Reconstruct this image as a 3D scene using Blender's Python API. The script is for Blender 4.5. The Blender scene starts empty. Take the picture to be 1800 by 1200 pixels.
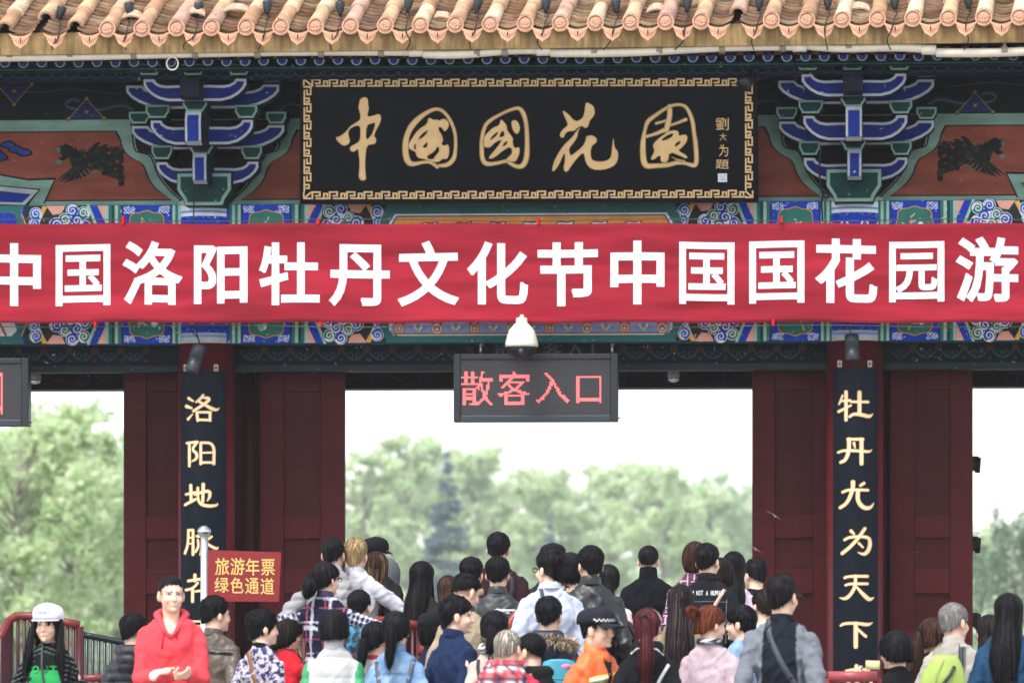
import bpy, bmesh, math, random
import numpy as np
from mathutils import Vector, Matrix, noise
from mathutils.geometry import tessellate_polygon
from mathutils.bvhtree import BVHTree
R = math.radians
random.seed(7)
scene = bpy.context.scene
COL = scene.collection

# ------------------------------------------------------------------ camera
F = 7200.0                     # focal length in photo pixels (photo is 1800 wide)
PSI = R(3.3)                   # the gate is seen very slightly from its right
CAM = Vector((3.33, -36.0, 1.5))
FWD = Vector((-math.sin(PSI), math.cos(PSI), 0))
RGT = Vector((math.cos(PSI), math.sin(PSI), 0))
PX0, PY0 = 1600 - F * math.tan(PSI), 1090.0
cd = bpy.data.cameras.new("camera")
cam = bpy.data.objects.new("camera", cd); COL.objects.link(cam)
cam.location = CAM
cam.rotation_euler = (R(90), 0, PSI)
cd.sensor_width = 36; cd.lens = F / 1800 * 36
cd.shift_x = (900 - PX0) / 1800; cd.shift_y = (PY0 - 600) / 1800
cd.clip_start = 0.5; cd.clip_end = 3000
cd.dof.use_dof = True; cd.dof.focus_distance = 30.3; cd.dof.aperture_fstop = 3.1
scene.camera = cam

# ------------------------------------------------------------------ light
SUN_EL, SUN_AZ = R(60), R(203)          # soft sun through overcast, behind the camera to the left
w = bpy.data.worlds.new("World"); scene.world = w; w.use_nodes = True
nt = w.node_tree; nt.nodes.clear()
sky = nt.nodes.new("ShaderNodeTexSky"); sky.sky_type = 'NISHITA'; sky.sun_disc = False
sky.sun_elevation = SUN_EL; sky.sun_rotation = SUN_AZ
sky.air_density = 1.0; sky.dust_density = 1.0; sky.ozone_density = 1.0
hs_ = nt.nodes.new("ShaderNodeHueSaturation"); hs_.inputs['Saturation'].default_value = 0.28
bg = nt.nodes.new("ShaderNodeBackground"); bg.inputs['Strength'].default_value = 0.14
wo = nt.nodes.new("ShaderNodeOutputWorld")
nt.links.new(sky.outputs[0], hs_.inputs['Color']); nt.links.new(hs_.outputs[0], bg.inputs[0]); nt.links.new(bg.outputs[0], wo.inputs[0])
sl = bpy.data.lights.new("sun", 'SUN'); sl.energy = 1.5; sl.angle = R(22); sl.color = (1, .97, .92)
sun = bpy.data.objects.new("sun", sl); COL.objects.link(sun)
sdir = Vector((math.sin(SUN_AZ) * math.cos(SUN_EL), math.cos(SUN_AZ) * math.cos(SUN_EL), math.sin(SUN_EL)))
sun.rotation_euler = sdir.to_track_quat('Z', 'Y').to_euler()
vs = scene.view_settings
vs.view_transform = 'Standard'; vs.look = 'None'; vs.exposure = 1.45; vs.gamma = 1; vs.use_curve_mapping = False
scene.cycles.use_denoising = True
scene.cycles.max_bounces = 6; scene.cycles.diffuse_bounces = 3; scene.cycles.glossy_bounces = 2
scene.cycles.transmission_bounces = 3; scene.cycles.transparent_max_bounces = 6; scene.cycles.volume_bounces = 1
scene.cycles.sample_clamp_indirect = 6

# ------------------------------------------------------------------ projection helpers
def P(px, py, y):
    """world point on the plane y=const seen at photo pixel (px,py)"""
    k = (px - PX0) / F
    d = RGT * k + FWD
    Z = (y - CAM.y) / d.y
    p = CAM + d * Z
    return Vector((p.x, y, CAM.z + (PY0 - py) / F * Z))
def PZ(px, py, Z):
    p = CAM + (RGT * ((px - PX0) / F) + FWD) * Z
    return Vector((p.x, p.y, CAM.z + (PY0 - py) / F * Z))
GX = 933
def Q(u, v, y):                 # level version: heights taken at the middle of the gate
    return Vector((P(u, 600, y).x, y, P(GX, v, y).z))
def S(h):
    h = h.lstrip('#'); o = []
    for i in (0, 2, 4):
        c = int(h[i:i+2], 16) / 255
        o.append(c / 12.92 if c <= .04045 else ((c + .055) / 1.055) ** 2.4)
    return tuple(o)
def mixc(a, b, t): return tuple(a[i] * (1 - t) + b[i] * t for i in range(3))

# ------------------------------------------------------------------ materials
def mkmat(name, rough=.7, var=.15, vs_=8., bump=0., bs=60., metal=0., chips=0., chipc=(.6, .6, .55), cs=18., stretch=(1, 1, 1), spec=.4,
          transl=0., col=None, emit=None, streak=0., coat=0., sss=0., gain=1.):
    m = bpy.data.materials.new(name); m.use_nodes = True
    n = m.node_tree.nodes; l = m.node_tree.links
    b = n['Principled BSDF']; out = n['Material Output']
    b.inputs['Roughness'].default_value = rough; b.inputs['Metallic'].default_value = metal
    b.inputs['Specular IOR Level'].default_value = spec
    if coat: b.inputs['Coat Weight'].default_value = coat; b.inputs['Coat Roughness'].default_value = .2
    tc = n.new('ShaderNodeTexCoord'); mp = n.new('ShaderNodeMapping'); mp.inputs['Scale'].default_value = stretch
    l.new(tc.outputs['Object'], mp.inputs[0])
    if col is None:
        at = n.new('ShaderNodeAttribute'); at.attribute_name = 'Col'; src = at.outputs['Color']
    else:
        rg = n.new('ShaderNodeRGB'); rg.outputs[0].default_value = (*col, 1); src = rg.outputs[0]
    def noisen(sc, det=4, r=.55):
        t = n.new('ShaderNodeTexNoise'); t.inputs['Scale'].default_value = sc; t.inputs['Detail'].default_value = det
        t.inputs['Roughness'].default_value = r; l.new(mp.outputs[0], t.inputs['Vector']); return t
    if var:
        t = noisen(vs_); mr = n.new('ShaderNodeMapRange')
        mr.inputs['From Min'].default_value = .3; mr.inputs['From Max'].default_value = .7
        mr.inputs['To Min'].default_value = 1 - var; mr.inputs['To Max'].default_value = 1 + var * .6
        l.new(t.outputs['Fac'], mr.inputs['Value'])
        mx = n.new('ShaderNodeMix'); mx.data_type = 'RGBA'; mx.blend_type = 'MULTIPLY'; mx.inputs[0].default_value = 1
        l.new(src, mx.inputs[6]); l.new(mr.outputs[0], mx.inputs[7]); src = mx.outputs[2]
    if streak:
        t2 = n.new('ShaderNodeTexNoise'); t2.inputs['Scale'].default_value = 3; t2.inputs['Detail'].default_value = 6
        mp2 = n.new('ShaderNodeMapping'); mp2.inputs['Scale'].default_value = (9, 9, .7); l.new(tc.outputs['Object'], mp2.inputs[0]); l.new(mp2.outputs[0], t2.inputs['Vector'])
        mr2 = n.new('ShaderNodeMapRange'); mr2.inputs['From Min'].default_value = .4; mr2.inputs['From Max'].default_value = .65
        mr2.inputs['To Min'].default_value = 1; mr2.inputs['To Max'].default_value = 1 - streak
        l.new(t2.outputs['Fac'], mr2.inputs['Value'])
        mx = n.new('ShaderNodeMix'); mx.data_type = 'RGBA'; mx.blend_type = 'MULTIPLY'; mx.inputs[0].default_value = 1
        l.new(src, mx.inputs[6]); l.new(mr2.outputs[0], mx.inputs[7]); src = mx.outputs[2]
    if chips:
        t = noisen(cs, 7, .65); cr = n.new('ShaderNodeMapRange')
        cr.inputs['From Min'].default_value = 1 - chips - .31; cr.inputs['From Max'].default_value = 1 - chips - .28
        l.new(t.outputs['Fac'], cr.inputs['Value'])
        mx = n.new('ShaderNodeMix'); mx.data_type = 'RGBA'; l.new(cr.outputs[0], mx.inputs[0]); l.new(src, mx.inputs[6])
        mx.inputs[7].default_value = (*chipc, 1); src = mx.outputs[2]
    if gain != 1.:
        mx = n.new('ShaderNodeMix'); mx.data_type = 'RGBA'; mx.blend_type = 'MULTIPLY'; mx.inputs[0].default_value = 1
        l.new(src, mx.inputs[6]); mx.inputs[7].default_value = (gain, gain, gain, 1); src = mx.outputs[2]
    l.new(src, b.inputs['Base Color'])
    if bump:
        t = noisen(bs, 5); bp = n.new('ShaderNodeBump'); bp.inputs['Strength'].default_value = bump; bp.inputs['Distance'].default_value = .01
        l.new(t.outputs['Fac'], bp.inputs['Height']); l.new(bp.outputs[0], b.inputs['Normal'])
    if sss:
        b.inputs['Subsurface Weight'].default_value = sss; b.inputs['Subsurface Radius'].default_value = (.012, .005, .003)
    if transl:
        tr = n.new('ShaderNodeBsdfTranslucent'); l.new(src, tr.inputs[0]); ms = n.new('ShaderNodeMixShader'); ms.inputs[0].default_value = transl
        l.new(b.outputs[0], ms.inputs[1]); l.new(tr.outputs[0], ms.inputs[2]); l.new(ms.outputs[0], out.inputs[0])
    if emit:
        b.inputs['Emission Color'].default_value = (*emit[0], 1); b.inputs['Emission Strength'].default_value = emit[1]
    return m
M = {}
M['paint'] = mkmat('worn_paint', .62, .22, 6, .25, 40, chips=.035, chipc=(.5, .52, .5), cs=16, spec=.12, gain=0.6)
M['beampaint'] = mkmat('beam_paint', .6, .16, 7, .2, 50, chips=.05, chipc=(.62, .64, .62), cs=26, spec=.12, gain=1.15)
M['panel'] = mkmat('mural_paint', .7, .34, 5, .3, 25, chips=.012, chipc=(.5, .45, .42), cs=30, stretch=(.5, 1, 1.6), spec=.12, gain=.55)
M['redwood'] = mkmat('red_lacquered_wood', .5, .2, 5, .35, 30, chips=.006, chipc=(.3, .2, .2), cs=30, stretch=(.6, 1, 3), streak=.12, spec=.1, gain=0.7)
M['redcol'] = mkmat('red_lacquer_column', .45, .15, 4, .15, 25, chips=.004, chipc=(.4, .3, .3), cs=30, streak=.1, gain=0.7)
M['tile'] = mkmat('fired_clay_tile', .6, .4, 7, .45, 60, chips=.055, chipc=(.13, .09, .07), cs=14, spec=.12, gain=0.85)
M['fascia'] = mkmat('weathered_ochre_board', .85, .3, 5, .4, 40, chips=.03, chipc=(.42, .38, .32), cs=10, streak=.45, gain=0.78)
M['plastic'] = mkmat('plastic', .42, .1, 10, .05, 80)
M['pvc'] = mkmat('aged_white_pvc', .5, .1, 6, .1, 50, streak=.06, gain=.95)
M['lacquer'] = mkmat('black_lacquer_board', .5, .25, 6, .12, 60, chips=.003, chipc=(.25, .27, .3), cs=60, streak=.15, spec=.1, gain=0.7)
M['gold'] = mkmat('gold_paint', .5, .12, 12, .15, 80, gain=0.85)
M['metal'] = mkmat('brushed_steel', .28, .1, 10, .05, 80, metal=.85)
M['chrome'] = mkmat('polished_steel', .12, .02, 10, metal=1.)
M['railpaint'] = mkmat('railing_paint', .35, .2, 10, .1, 60, chips=.008, chipc=(.35, .25, .22))
M['stone'] = mkmat('paving', .85, .2, 3, .3, 30)
M['cloth'] = mkmat('woven_cloth', .9, .12, 14, .25, 220, spec=.15)
M['knit'] = mkmat('knit_cloth', .95, .14, 40, .6, 160, spec=.1)
M['leather'] = mkmat('leather', .38, .25, 9, .35, 60, spec=.5)
M['nylon'] = mkmat('shiny_nylon', .5, .12, 10, .2, 40, spec=.4)
M['skin'] = mkmat('skin', .5, .06, 20, .05, 200, sss=.0, spec=.35)
M['hair'] = mkmat('hair', .5, .3, 60, .5, 140, stretch=(1, 1, .25), spec=.09)
M['leaf'] = mkmat('leaf', .6, .2, 1.5, 0, transl=.6, spec=.2)
M['bark'] = mkmat('bark', .9, .3, 4, .5, 20)
M['banner'] = mkmat('banner_cloth', .75, .3, 2.2, .15, 120, stretch=(.5, 1, 3), transl=.18, spec=.2, gain=.63)
M['bannertext'] = mkmat('banner_lettering', .75, .03, 5, spec=.2, gain=0.95)
M['led'] = mkmat('led_dots', .5, 0, emit=(S('ff5a5c'), .55), col=S('ff7070'))
M['plain'] = mkmat('plain_paint', .6, .06, 10, gain=0.78)

# ------------------------------------------------------------------ object helpers
def tag(o, label=None, cat=None, group=None, kind=None):
    if label: o['label'] = label
    if cat: o['category'] = cat
    if group: o['group'] = group
    if kind: o['kind'] = kind
    return o
def empty(name, loc, label=None, cat=None, group=None, rz=0):
    o = bpy.data.objects.new(name, None); COL.objects.link(o); o.location = loc; o.rotation_euler = (0, 0, rz)
    o.empty_display_size = .1
    return tag(o, label, cat, group)
class MB:
    def __init__(s): s.v = []; s.f = []; s.c = []; s.sm = []
    def add(s, vs, fs, col, sm=False):
        n = len(s.v); s.v += [tuple(a) for a in vs]
        for f in fs: s.f.append(tuple(i + n for i in f)); s.c.append(col); s.sm.append(sm)
    def box(s, x0, x1, y0, y1, z0, z1, col):
        x0, x1 = min(x0, x1), max(x0, x1); z0, z1 = min(z0, z1), max(z0, z1); y0, y1 = min(y0, y1), max(y0, y1)
        s.add([(x0,y0,z0),(x1,y0,z0),(x1,y1,z0),(x0,y1,z0),(x0,y0,z1),(x1,y0,z1),(x1,y1,z1),(x0,y1,z1)],
              [(0,3,2,1),(4,5,6,7),(0,1,5,4),(1,2,6,5),(2,3,7,6),(3,0,4,7)], col)
    def prism(s, pts, d, col):          # pts: coplanar 3D outline, d: extrude vector
        n = len(pts); a = [Vector(p) for p in pts]; b = [p + Vector(d) for p in a]
        tri = tessellate_polygon([a])
        s.add(a + b, [tuple(t) for t in tri] + [tuple(i + n for i in reversed(t)) for t in tri] + [(i, (i+1) % n, (i+1) % n + n, i + n) for i in range(n)], col)
    def loft(s, rings, col, caps=True, sm=True):
        n = len(rings[0]); vs = [p for r in rings for p in r]; fs = []
        for k in range(len(rings) - 1):
            for i in range(n):
                j = (i + 1) % n; fs.append((k*n+i, k*n+j, (k+1)*n+j, (k+1)*n+i))
        if caps: fs.append(tuple(reversed(range(n)))); fs.append(tuple((len(rings)-1)*n + i for i in range(n)))
        s.add(vs, fs, col, sm)
    def tube(s, pts, rad, col, n=10, sm=True):
        pts = [Vector(p) for p in pts]; m = len(pts)
        if not hasattr(rad, '__len__'): rad = [rad] * m
        rings = []; up = None
        for i, p in enumerate(pts):
            t = (pts[min(i+1, m-1)] - pts[max(i-1, 0)]).normalized()
            if up is None:
                up = Vector((0, 0, 1)) if abs(t.z) < .9 else Vector((0, 1, 0))
            a = t.cross(up)
            if a.length < 1e-5: a = t.cross(Vector((1, 0, 0)))
            a.normalize(); b = a.cross(t).normalized(); up = b
            rings.append([p + (a * math.cos(q) + b * math.sin(q)) * rad[i] for q in [2*math.pi*k/n for k in range(n)]])
        s.loft(rings, col, True, sm)
    def cyl(s, p0, p1, r0, r1, col, n=14): s.tube([p0, p1], [r0, r1], col, n)
    def capsule(s, p0, p1, r0, r1, col, n=12):
        p0 = Vector(p0); p1 = Vector(p1); d = (p1 - p0); L = d.length; d = d / L if L > 1e-6 else Vector((0, 0, 1))
        s.tube([p0 - d*r0*.98, p0 - d*r0*.75, p0 - d*r0*.4, p0, p1, p1 + d*r1*.4, p1 + d*r1*.75, p1 + d*r1*.98],
               [r0*.2, r0*.66, r0*.92, r0, r1, r1*.92, r1*.66, r1*.2], col, n)
    def ell(s, c, r, col, mat=None, nu=14, nv=9, sm=True):
        vs = []; fs = []
        for j in range(1, nv):
            t = math.pi * j / nv
            for i in range(nu):
                a = 2 * math.pi * i / nu
                vs.append(Vector((r[0]*math.sin(t)*math.cos(a), r[1]*math.sin(t)*math.sin(a), r[2]*math.cos(t))))
        vs += [Vector((0, 0, r[2])), Vector((0, 0, -r[2]))]; T = len(vs) - 2; B = T + 1
        for j in range(nv - 2):
            for i in range(nu):
                k = (i + 1) % nu; fs.append((j*nu+i, (j+1)*nu+i, (j+1)*nu+k, j*nu+k))
        for i in range(nu):
            k = (i + 1) % nu; fs.append((T, i, k)); fs.append((B, (nv-2)*nu+k, (nv-2)*nu+i))
        c = Vector(c)
        s.add([(mat @ v if mat else v) + c for v in vs], fs, col, sm)
    def mesh(s, name):
        me = bpy.data.meshes.new(name); me.from_pydata(s.v, [], s.f)
        at = me.attributes.new('Col', 'FLOAT_COLOR', 'CORNER')
        tot = np.empty(len(me.polygons), dtype=np.int32); me.polygons.foreach_get('loop_total', tot)
        c = np.ones((len(s.c), 4), dtype=np.float32)
        if len(s.c): c[:, :3] = np.array([x[:3] for x in s.c], dtype=np.float32)
        at.data.foreach_set('color', np.repeat(c, tot, axis=0).ravel())
        me.polygons.foreach_set('use_smooth', np.array(s.sm, dtype=bool))
        me.update(); return me
    def build(s, name, mat, parent=None, org=None):
        me = s.mesh(name); me.materials.append(mat if not isinstance(mat, str) else M[mat])
        o = bpy.data.objects.new(name, me); COL.objects.link(o)
        if parent:
            o.parent = parent
            # geometry is written in world space: undo the parents' (unrotated) offsets
            if org is None:
                q = parent; off = Vector((0, 0, 0))
                while q is not None: off += Vector(q.location); q = q.parent
                o.location = -off
            else: o.location = org
        elif org is not None:
            o.location = org
            me.transform(Matrix.Translation(-Vector(org)))
        return o
def copy_tree(o, parent=None):
    c = o.copy(); COL.objects.link(c); c.parent = parent
    for ch in list(o.children): copy_tree(ch, c)
    return c
def bevel(o, wd=.006, seg=2):
    m = o.modifiers.new('bevel', 'BEVEL'); m.width = wd; m.segments = seg; m.limit_method = 'ANGLE'; m.angle_limit = R(40); return o

class Deco(MB):
    """flat painted shapes and raised strokes on a surface given by map(u,v,layer)"""
    def __init__(s, mp): super().__init__(); s.mp = mp; s.k = 0
    def L(s, layer): s.k = (s.k + 1) % 40; return layer + s.k * .006
    def poly(s, pts, col, layer=1, holes=()):
        l = s.L(layer); loops = [[Vector((p[0], -p[1], 0)) for p in lp] for lp in (pts, *holes)]
        flat = [p for lp in (pts, *holes) for p in lp]
        tri = tessellate_polygon(loops)
        fs = []
        for t in tri:
            a, b, c = (flat[i] for i in t)
            ar = (b[0]-a[0])*(c[1]-a[1]) - (b[1]-a[1])*(c[0]-a[0])
            fs.append(tuple(t) if ar < 0 else tuple(reversed(t)))
        s.add([s.mp(p[0], p[1], l) for p in flat], fs, col)
    def rect(s, u0, v0, u1, v1, col, layer=1): s.poly([(u0, v0), (u1, v0), (u1, v1), (u0, v1)], col, layer)
    def stroke(s, pts, wd, col, layer=1, closed=False, ends=True):
        l = s.L(layer); n = len(pts)
        ws = [p[2] if len(p) > 2 else wd for p in pts]
        A = []; B = []
        for i in range(n):
            if closed: p0, p1 = pts[i-1], pts[(i+1) % n]
            else: p0, p1 = pts[max(i-1, 0)], pts[min(i+1, n-1)]
            dx, dy = p1[0]-p0[0], p1[1]-p0[1]; q = math.hypot(dx, dy) or 1
            nx, ny = -dy/q, dx/q; h = ws[i]/2
            A.append((pts[i][0]+nx*h, pts[i][1]+ny*h)); B.append((pts[i][0]-nx*h, pts[i][1]-ny*h))
        if ends and not closed:                      # round ends
            for e, (i, j) in enumerate(((0, 1), (n-1, n-2))):
                h = ws[i]/2
                if h > .6:
                    dx, dy = pts[i][0]-pts[j][0], pts[i][1]-pts[j][1]; q = math.hypot(dx, dy) or 1; dx /= q; dy /= q
                    for kk in (.55, .9):
                        hh = h*math.sqrt(1-kk*kk); c = (pts[i][0]+dx*h*kk, pts[i][1]+dy*h*kk)
                        sgn = 1 if e == 1 else -1
                        a = (c[0]-dy*hh*sgn, c[1]+dx*hh*sgn); b = (c[0]+dy*hh*sgn, c[1]-dx*hh*sgn)
                        if e == 0: A.insert(0, a); B.insert(0, b)
                        else: A.append(a); B.append(b)
        m = len(A); vs = [s.mp(p[0], p[1], l) for p in A] + [s.mp(p[0], p[1], l) for p in B]
        fs = []
        for i in range(m if closed else m-1):
            j = (i+1) % m; fs.append((i, j, m+j, m+i))
        s.add(vs, fs, col)
    def disc(s, u, v, r, col, layer=1, n=14, sy=1.):
        s.poly([(u+r*math.cos(2*math.pi*k/n), v+r*sy*math.sin(2*math.pi*k/n)) for k in range(n)], col, layer)
    def spiral(s, u, v, r, turns, wd, col, layer=1, a0=0., dr=1, r1=.12):
        n = int(14*turns)
        s.stroke([(u+r*(1-(1-r1)*k/n)*math.cos(a0+dr*2*math.pi*turns*k/n), v+r*(1-(1-r1)*k/n)*math.sin(a0+dr*2*math.pi*turns*k/n), wd*(1-.6*k/n)) for k in range(n+1)], wd, col, layer, ends=False)
def smooth_closed(pts, it=2):
    for _ in range(it):
        o = []; n = len(pts)
        for i in range(n):
            a, b = pts[i], pts[(i+1) % n]
            o += [(a[0]*.75+b[0]*.25, a[1]*.75+b[1]*.25), (a[0]*.25+b[0]*.75, a[1]*.25+b[1]*.75)]
        pts = o
    return pts
def smooth_open(pts, it=2):
    for _ in range(it):
        o = [pts[0]]; n = len(pts)
        for i in range(n-1):
            a, b = pts[i], pts[i+1]
            o += [tuple(a[k]*.75+b[k]*.25 for k in range(len(a))), tuple(a[k]*.25+b[k]*.75 for k in range(len(a)))]
        o.append(pts[-1]); pts = o
    return pts
def flatmap(y, step=.0025): return lambda u, v, l: Q(u, v, y - l*step)

def text_tris(ch, offset=0., res=4):
    """triangles of one character from Blender's own built-in font, normalised to its em box (0..1)"""
    c = bpy.data.curves.new('t', 'FONT'); c.body = ch; c.size = 1; c.offset = offset; c.resolution_u = res
    o = bpy.data.objects.new('t', c); COL.objects.link(o)
    dg = bpy.context.evaluated_depsgraph_get(); dg.update()
    me = bpy.data.meshes.new_from_object(o.evaluated_get(dg))
    me.calc_loop_triangles()
    V = [v.co.copy() for v in me.vertices]; T = [tuple(t.vertices) for t in me.loop_triangles]
    bpy.data.objects.remove(o); bpy.data.curves.remove(c); bpy.data.meshes.remove(me)
    return V, T
_tc = {}
def glyph(ch, offset=0., fit=True):
    k = (ch, offset)
    if k not in _tc:
        V, T = text_tris(ch, offset)
        xs = [v.x for v in V]; ys = [v.y for v in V]; bb = (min(xs), max(xs), min(ys), max(ys))
        _tc[k] = (V, T, bb)
    return _tc[k]
def put_glyph(mb, ch, box, mp, col, offset=0., layer=2., cut=0):
    """box=(u0,v0,u1,v1) in the surface's own units; stretched so that the ink fills it.
    offset thickens the strokes: an outline ribbon is added along the letter's own edges"""
    V, T, bb = glyph(ch, 0.)
    u0, v0, u1, v1 = box; h = max(0., offset)*(u1-u0)/(bb[1]-bb[0])
    u0 += h; u1 -= h; v0 += h; v1 -= h
    pts = [(u0+(v.x-bb[0])/(bb[1]-bb[0])*(u1-u0), v1-(v.y-bb[2])/(bb[3]-bb[2])*(v1-v0)) for v in V]
    polys = [[pts[i] for i in t] for t in T]; lay = [layer]*len(polys)
    if h > 0:
        cnt = {}
        key = [(round(q[0], 4), round(q[1], 4)) for q in pts]
        for t in T:
            for i in range(3):
                e = tuple(sorted((key[t[i]], key[t[(i+1) % 3]]))); cnt[e] = cnt.get(e, 0)+1
        for k, (e, n) in enumerate(cnt.items()):
            if n != 1: continue
            (ax, ay), (bx, by) = e; L = math.hypot(bx-ax, by-ay)
            if L < 1e-6: continue
            dx, dy = (bx-ax)/L*h, (by-ay)/L*h; ex = 1. if L > h*2.5 else .5
            polys.append([(ax-dx*ex-dy, ay-dy*ex+dx), (bx+dx*ex-dy, by+dy*ex+dx), (bx+dx*ex+dy, by+dy*ex-dx), (ax-dx*ex+dy, ay-dy*ex-dx)]); lay.append(layer+.01+(k % 60)*.012)
    if cut:
        op, ol = [], []
        for q, l in zip(polys, lay):
            parts = [q]
            for ax in (0, 1):
                nxt = []
                for r in parts:
                    lo, hi = min(c[ax] for c in r), max(c[ax] for c in r)
                    k0 = math.floor(lo/cut)+1
                    while k0*cut < hi-1e-6:
                        c = k0*cut; A = []; B = []
                        for i in range(len(r)):
                            s, t = r[i], r[(i+1) % len(r)]
                            (A if s[ax] <= c else B).append(s)
                            if (s[ax] <= c) != (t[ax] <= c):
                                w_ = (c-s[ax])/(t[ax]-s[ax]); m = (s[0]+(t[0]-s[0])*w_, s[1]+(t[1]-s[1])*w_); A.append(m); B.append(m)
                        if len(A) > 2: nxt.append(A)
                        r = B; k0 += 1
                        if len(r) < 3: break
                    if len(r) > 2: nxt.append(r)
                parts = nxt
            op += parts; ol += [l]*len(parts)
        polys, lay = op, ol
    vs = []; fs = []
    for q, l in zip(polys, lay):
        ar = sum(q[i][0]*q[(i+1) % len(q)][1]-q[(i+1) % len(q)][0]*q[i][1] for i in range(len(q)))
        if ar > 0: q = q[::-1]
        n = len(vs); vs += [mp(c[0], c[1], l) for c in q]; fs.append(tuple(range(n, n+len(q))))
    mb.add(vs, fs, col)
# ================================================================== SETTING
PLAT = 0.40                                   # the gate's platform
def ground_z(x, y):
    t = min(1, max(0, (y + 11.2) / 5.2)) if -2.55 < x < 2.3 else min(1, max(0, (y + 3.4) / 1.2)); return PLAT * t
def build_ground():
    mb = MB(); c = S('8f8c88'); e = .001
    ys = [-60, -40, -11.2, -6.0, -3.4, -2.2, 14, 60, 780]; xs = [-400, -60, -2.55-e, -2.55+e, 2.3-e, 2.3+e, 60, 400]
    def z(x, y): return -.6 if y > 20 or abs(x) > 100 else ground_z(x, y)
    n = len(xs); mb.add([(x, y, z(x, y)) for y in ys for x in xs], [], c)
    for j in range(len(ys)-1):
        for i in range(n-1): mb.f.append((j*n+i, j*n+i+1, (j+1)*n+i+1, (j+1)*n+i)); mb.c.append(S('4f5a35') if ys[j] >= 14 or i in (0, n-2) else c); mb.sm.append(False)
    o = mb.build('ground', 'stone'); o['kind'] = 'structure'
build_ground()

# ================================================================== GATE
WHITE, GREYW, MINT, TEAL, DTEAL = S('d4dcdf'), S('98a2ac'), S('93baaa'), S('2f6867'), S('12413f')
BLUE, DBLUE, LBLUE, NAVY = S('1538a6'), S('0f2470'), S('6f8fcf'), S('0e1430')
BLACK, DARK, MAROON, RED, BRICK = S('141414'), S('1c2322'), S('2c0f12'), S('6b1a20'), S('9c5341')
GREEN, DGREEN, ORANGE, PINK, GOLDC = S('2c6f62'), S('0a1b1b'), S('d8954a'), S('d79c8c'), S('b7924f')
gate = empty('gatehouse', (0, 0, PLAT), 'Chinese park gatehouse with clay tiled roof, painted beams and maroon columns', 'gate')
LC, RC = 363, 1503                            # column axes, photo pixels
xL, xR = P(LC, 600, 0).x, P(RC, 600, 0).x
BAY = xR - xL
colx = [xL - BAY, xL, xR, xR + BAY]
def zc(v, y): return P(GX, v, y).z
BY = -.14                                     # front face of the painted beam
zb0, zb1 = zc(601, BY), zc(356, BY)
zw1 = zc(108, -.05)
XW = 8.6
# columns with painted heads
for i, x in enumerate(colx):
    mb = MB(); zt = zc(600, -.25)
    mb.tube([(x, 0, PLAT), (x, 0, PLAT+.02), (x, 0, zt)], [.252, .25, .248], S('5f151a'), 40)
    mb.tube([(x, 0, zt), (x, 0, zb1+.03)], [.247, .247], WHITE, 40)
    mb.tube([(x, 0, PLAT-.02), (x, 0, PLAT+.16), (x, 0, PLAT+.22)], [.36, .36, .29], S('8a8784'), 32)
    c = mb.build('column', 'redcol', gate)
    def cmap(u, v, l, x=x):                   # u: metres from the axis, v: photo row
        r = .249 + l*.0012; a = max(-1.45, min(1.45, u / .25)); return Vector((x + r*math.sin(a), -r*math.cos(a), zc(v, -.25)))
    d = Deco(cmap); W_ = .33
    for v0, v1, cc in ((357, 366, WHITE), (366, 370, LBLUE), (370, 376, WHITE), (376, 380, BLUE), (586, 590, LBLUE), (578, 582, BLUE)):
        for k in range(12): d.rect(-W_+k*W_/6, v0, -W_+(k+1)*W_/6, v1, cc, 1)
    for k in range(12): d.rect(-W_+k*W_/6, 380, -W_+(k+1)*W_/6, 578, BLUE, 1)
    for vv, sg in ((397, 1), (560, -1), (440, 1), (520, -1)):
        for u0 in (-.26, -.1, .1, .26):
            sx = 1 if u0 > 0 else -1
            d.stroke([(u0+sx*.07*(1-k/9*.8)*math.cos(k*.75)*1.0, vv+sg*14*(1-k/9*.8)*math.sin(k*.75)) for k in range(10)], .016, WHITE, 3)
            d.stroke([(u0-.05, vv-sg*20), (u0, vv-sg*14), (u0+.05, vv-sg*20)], .014, LBLUE, 3)
    # strokes mix metres (u) and rows (v); widths were given in metres, so rows look thin but stay readable
    d.disc(0, 478, .05, WHITE, 3)
    d.build('column_head', 'beampaint', c)

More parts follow.
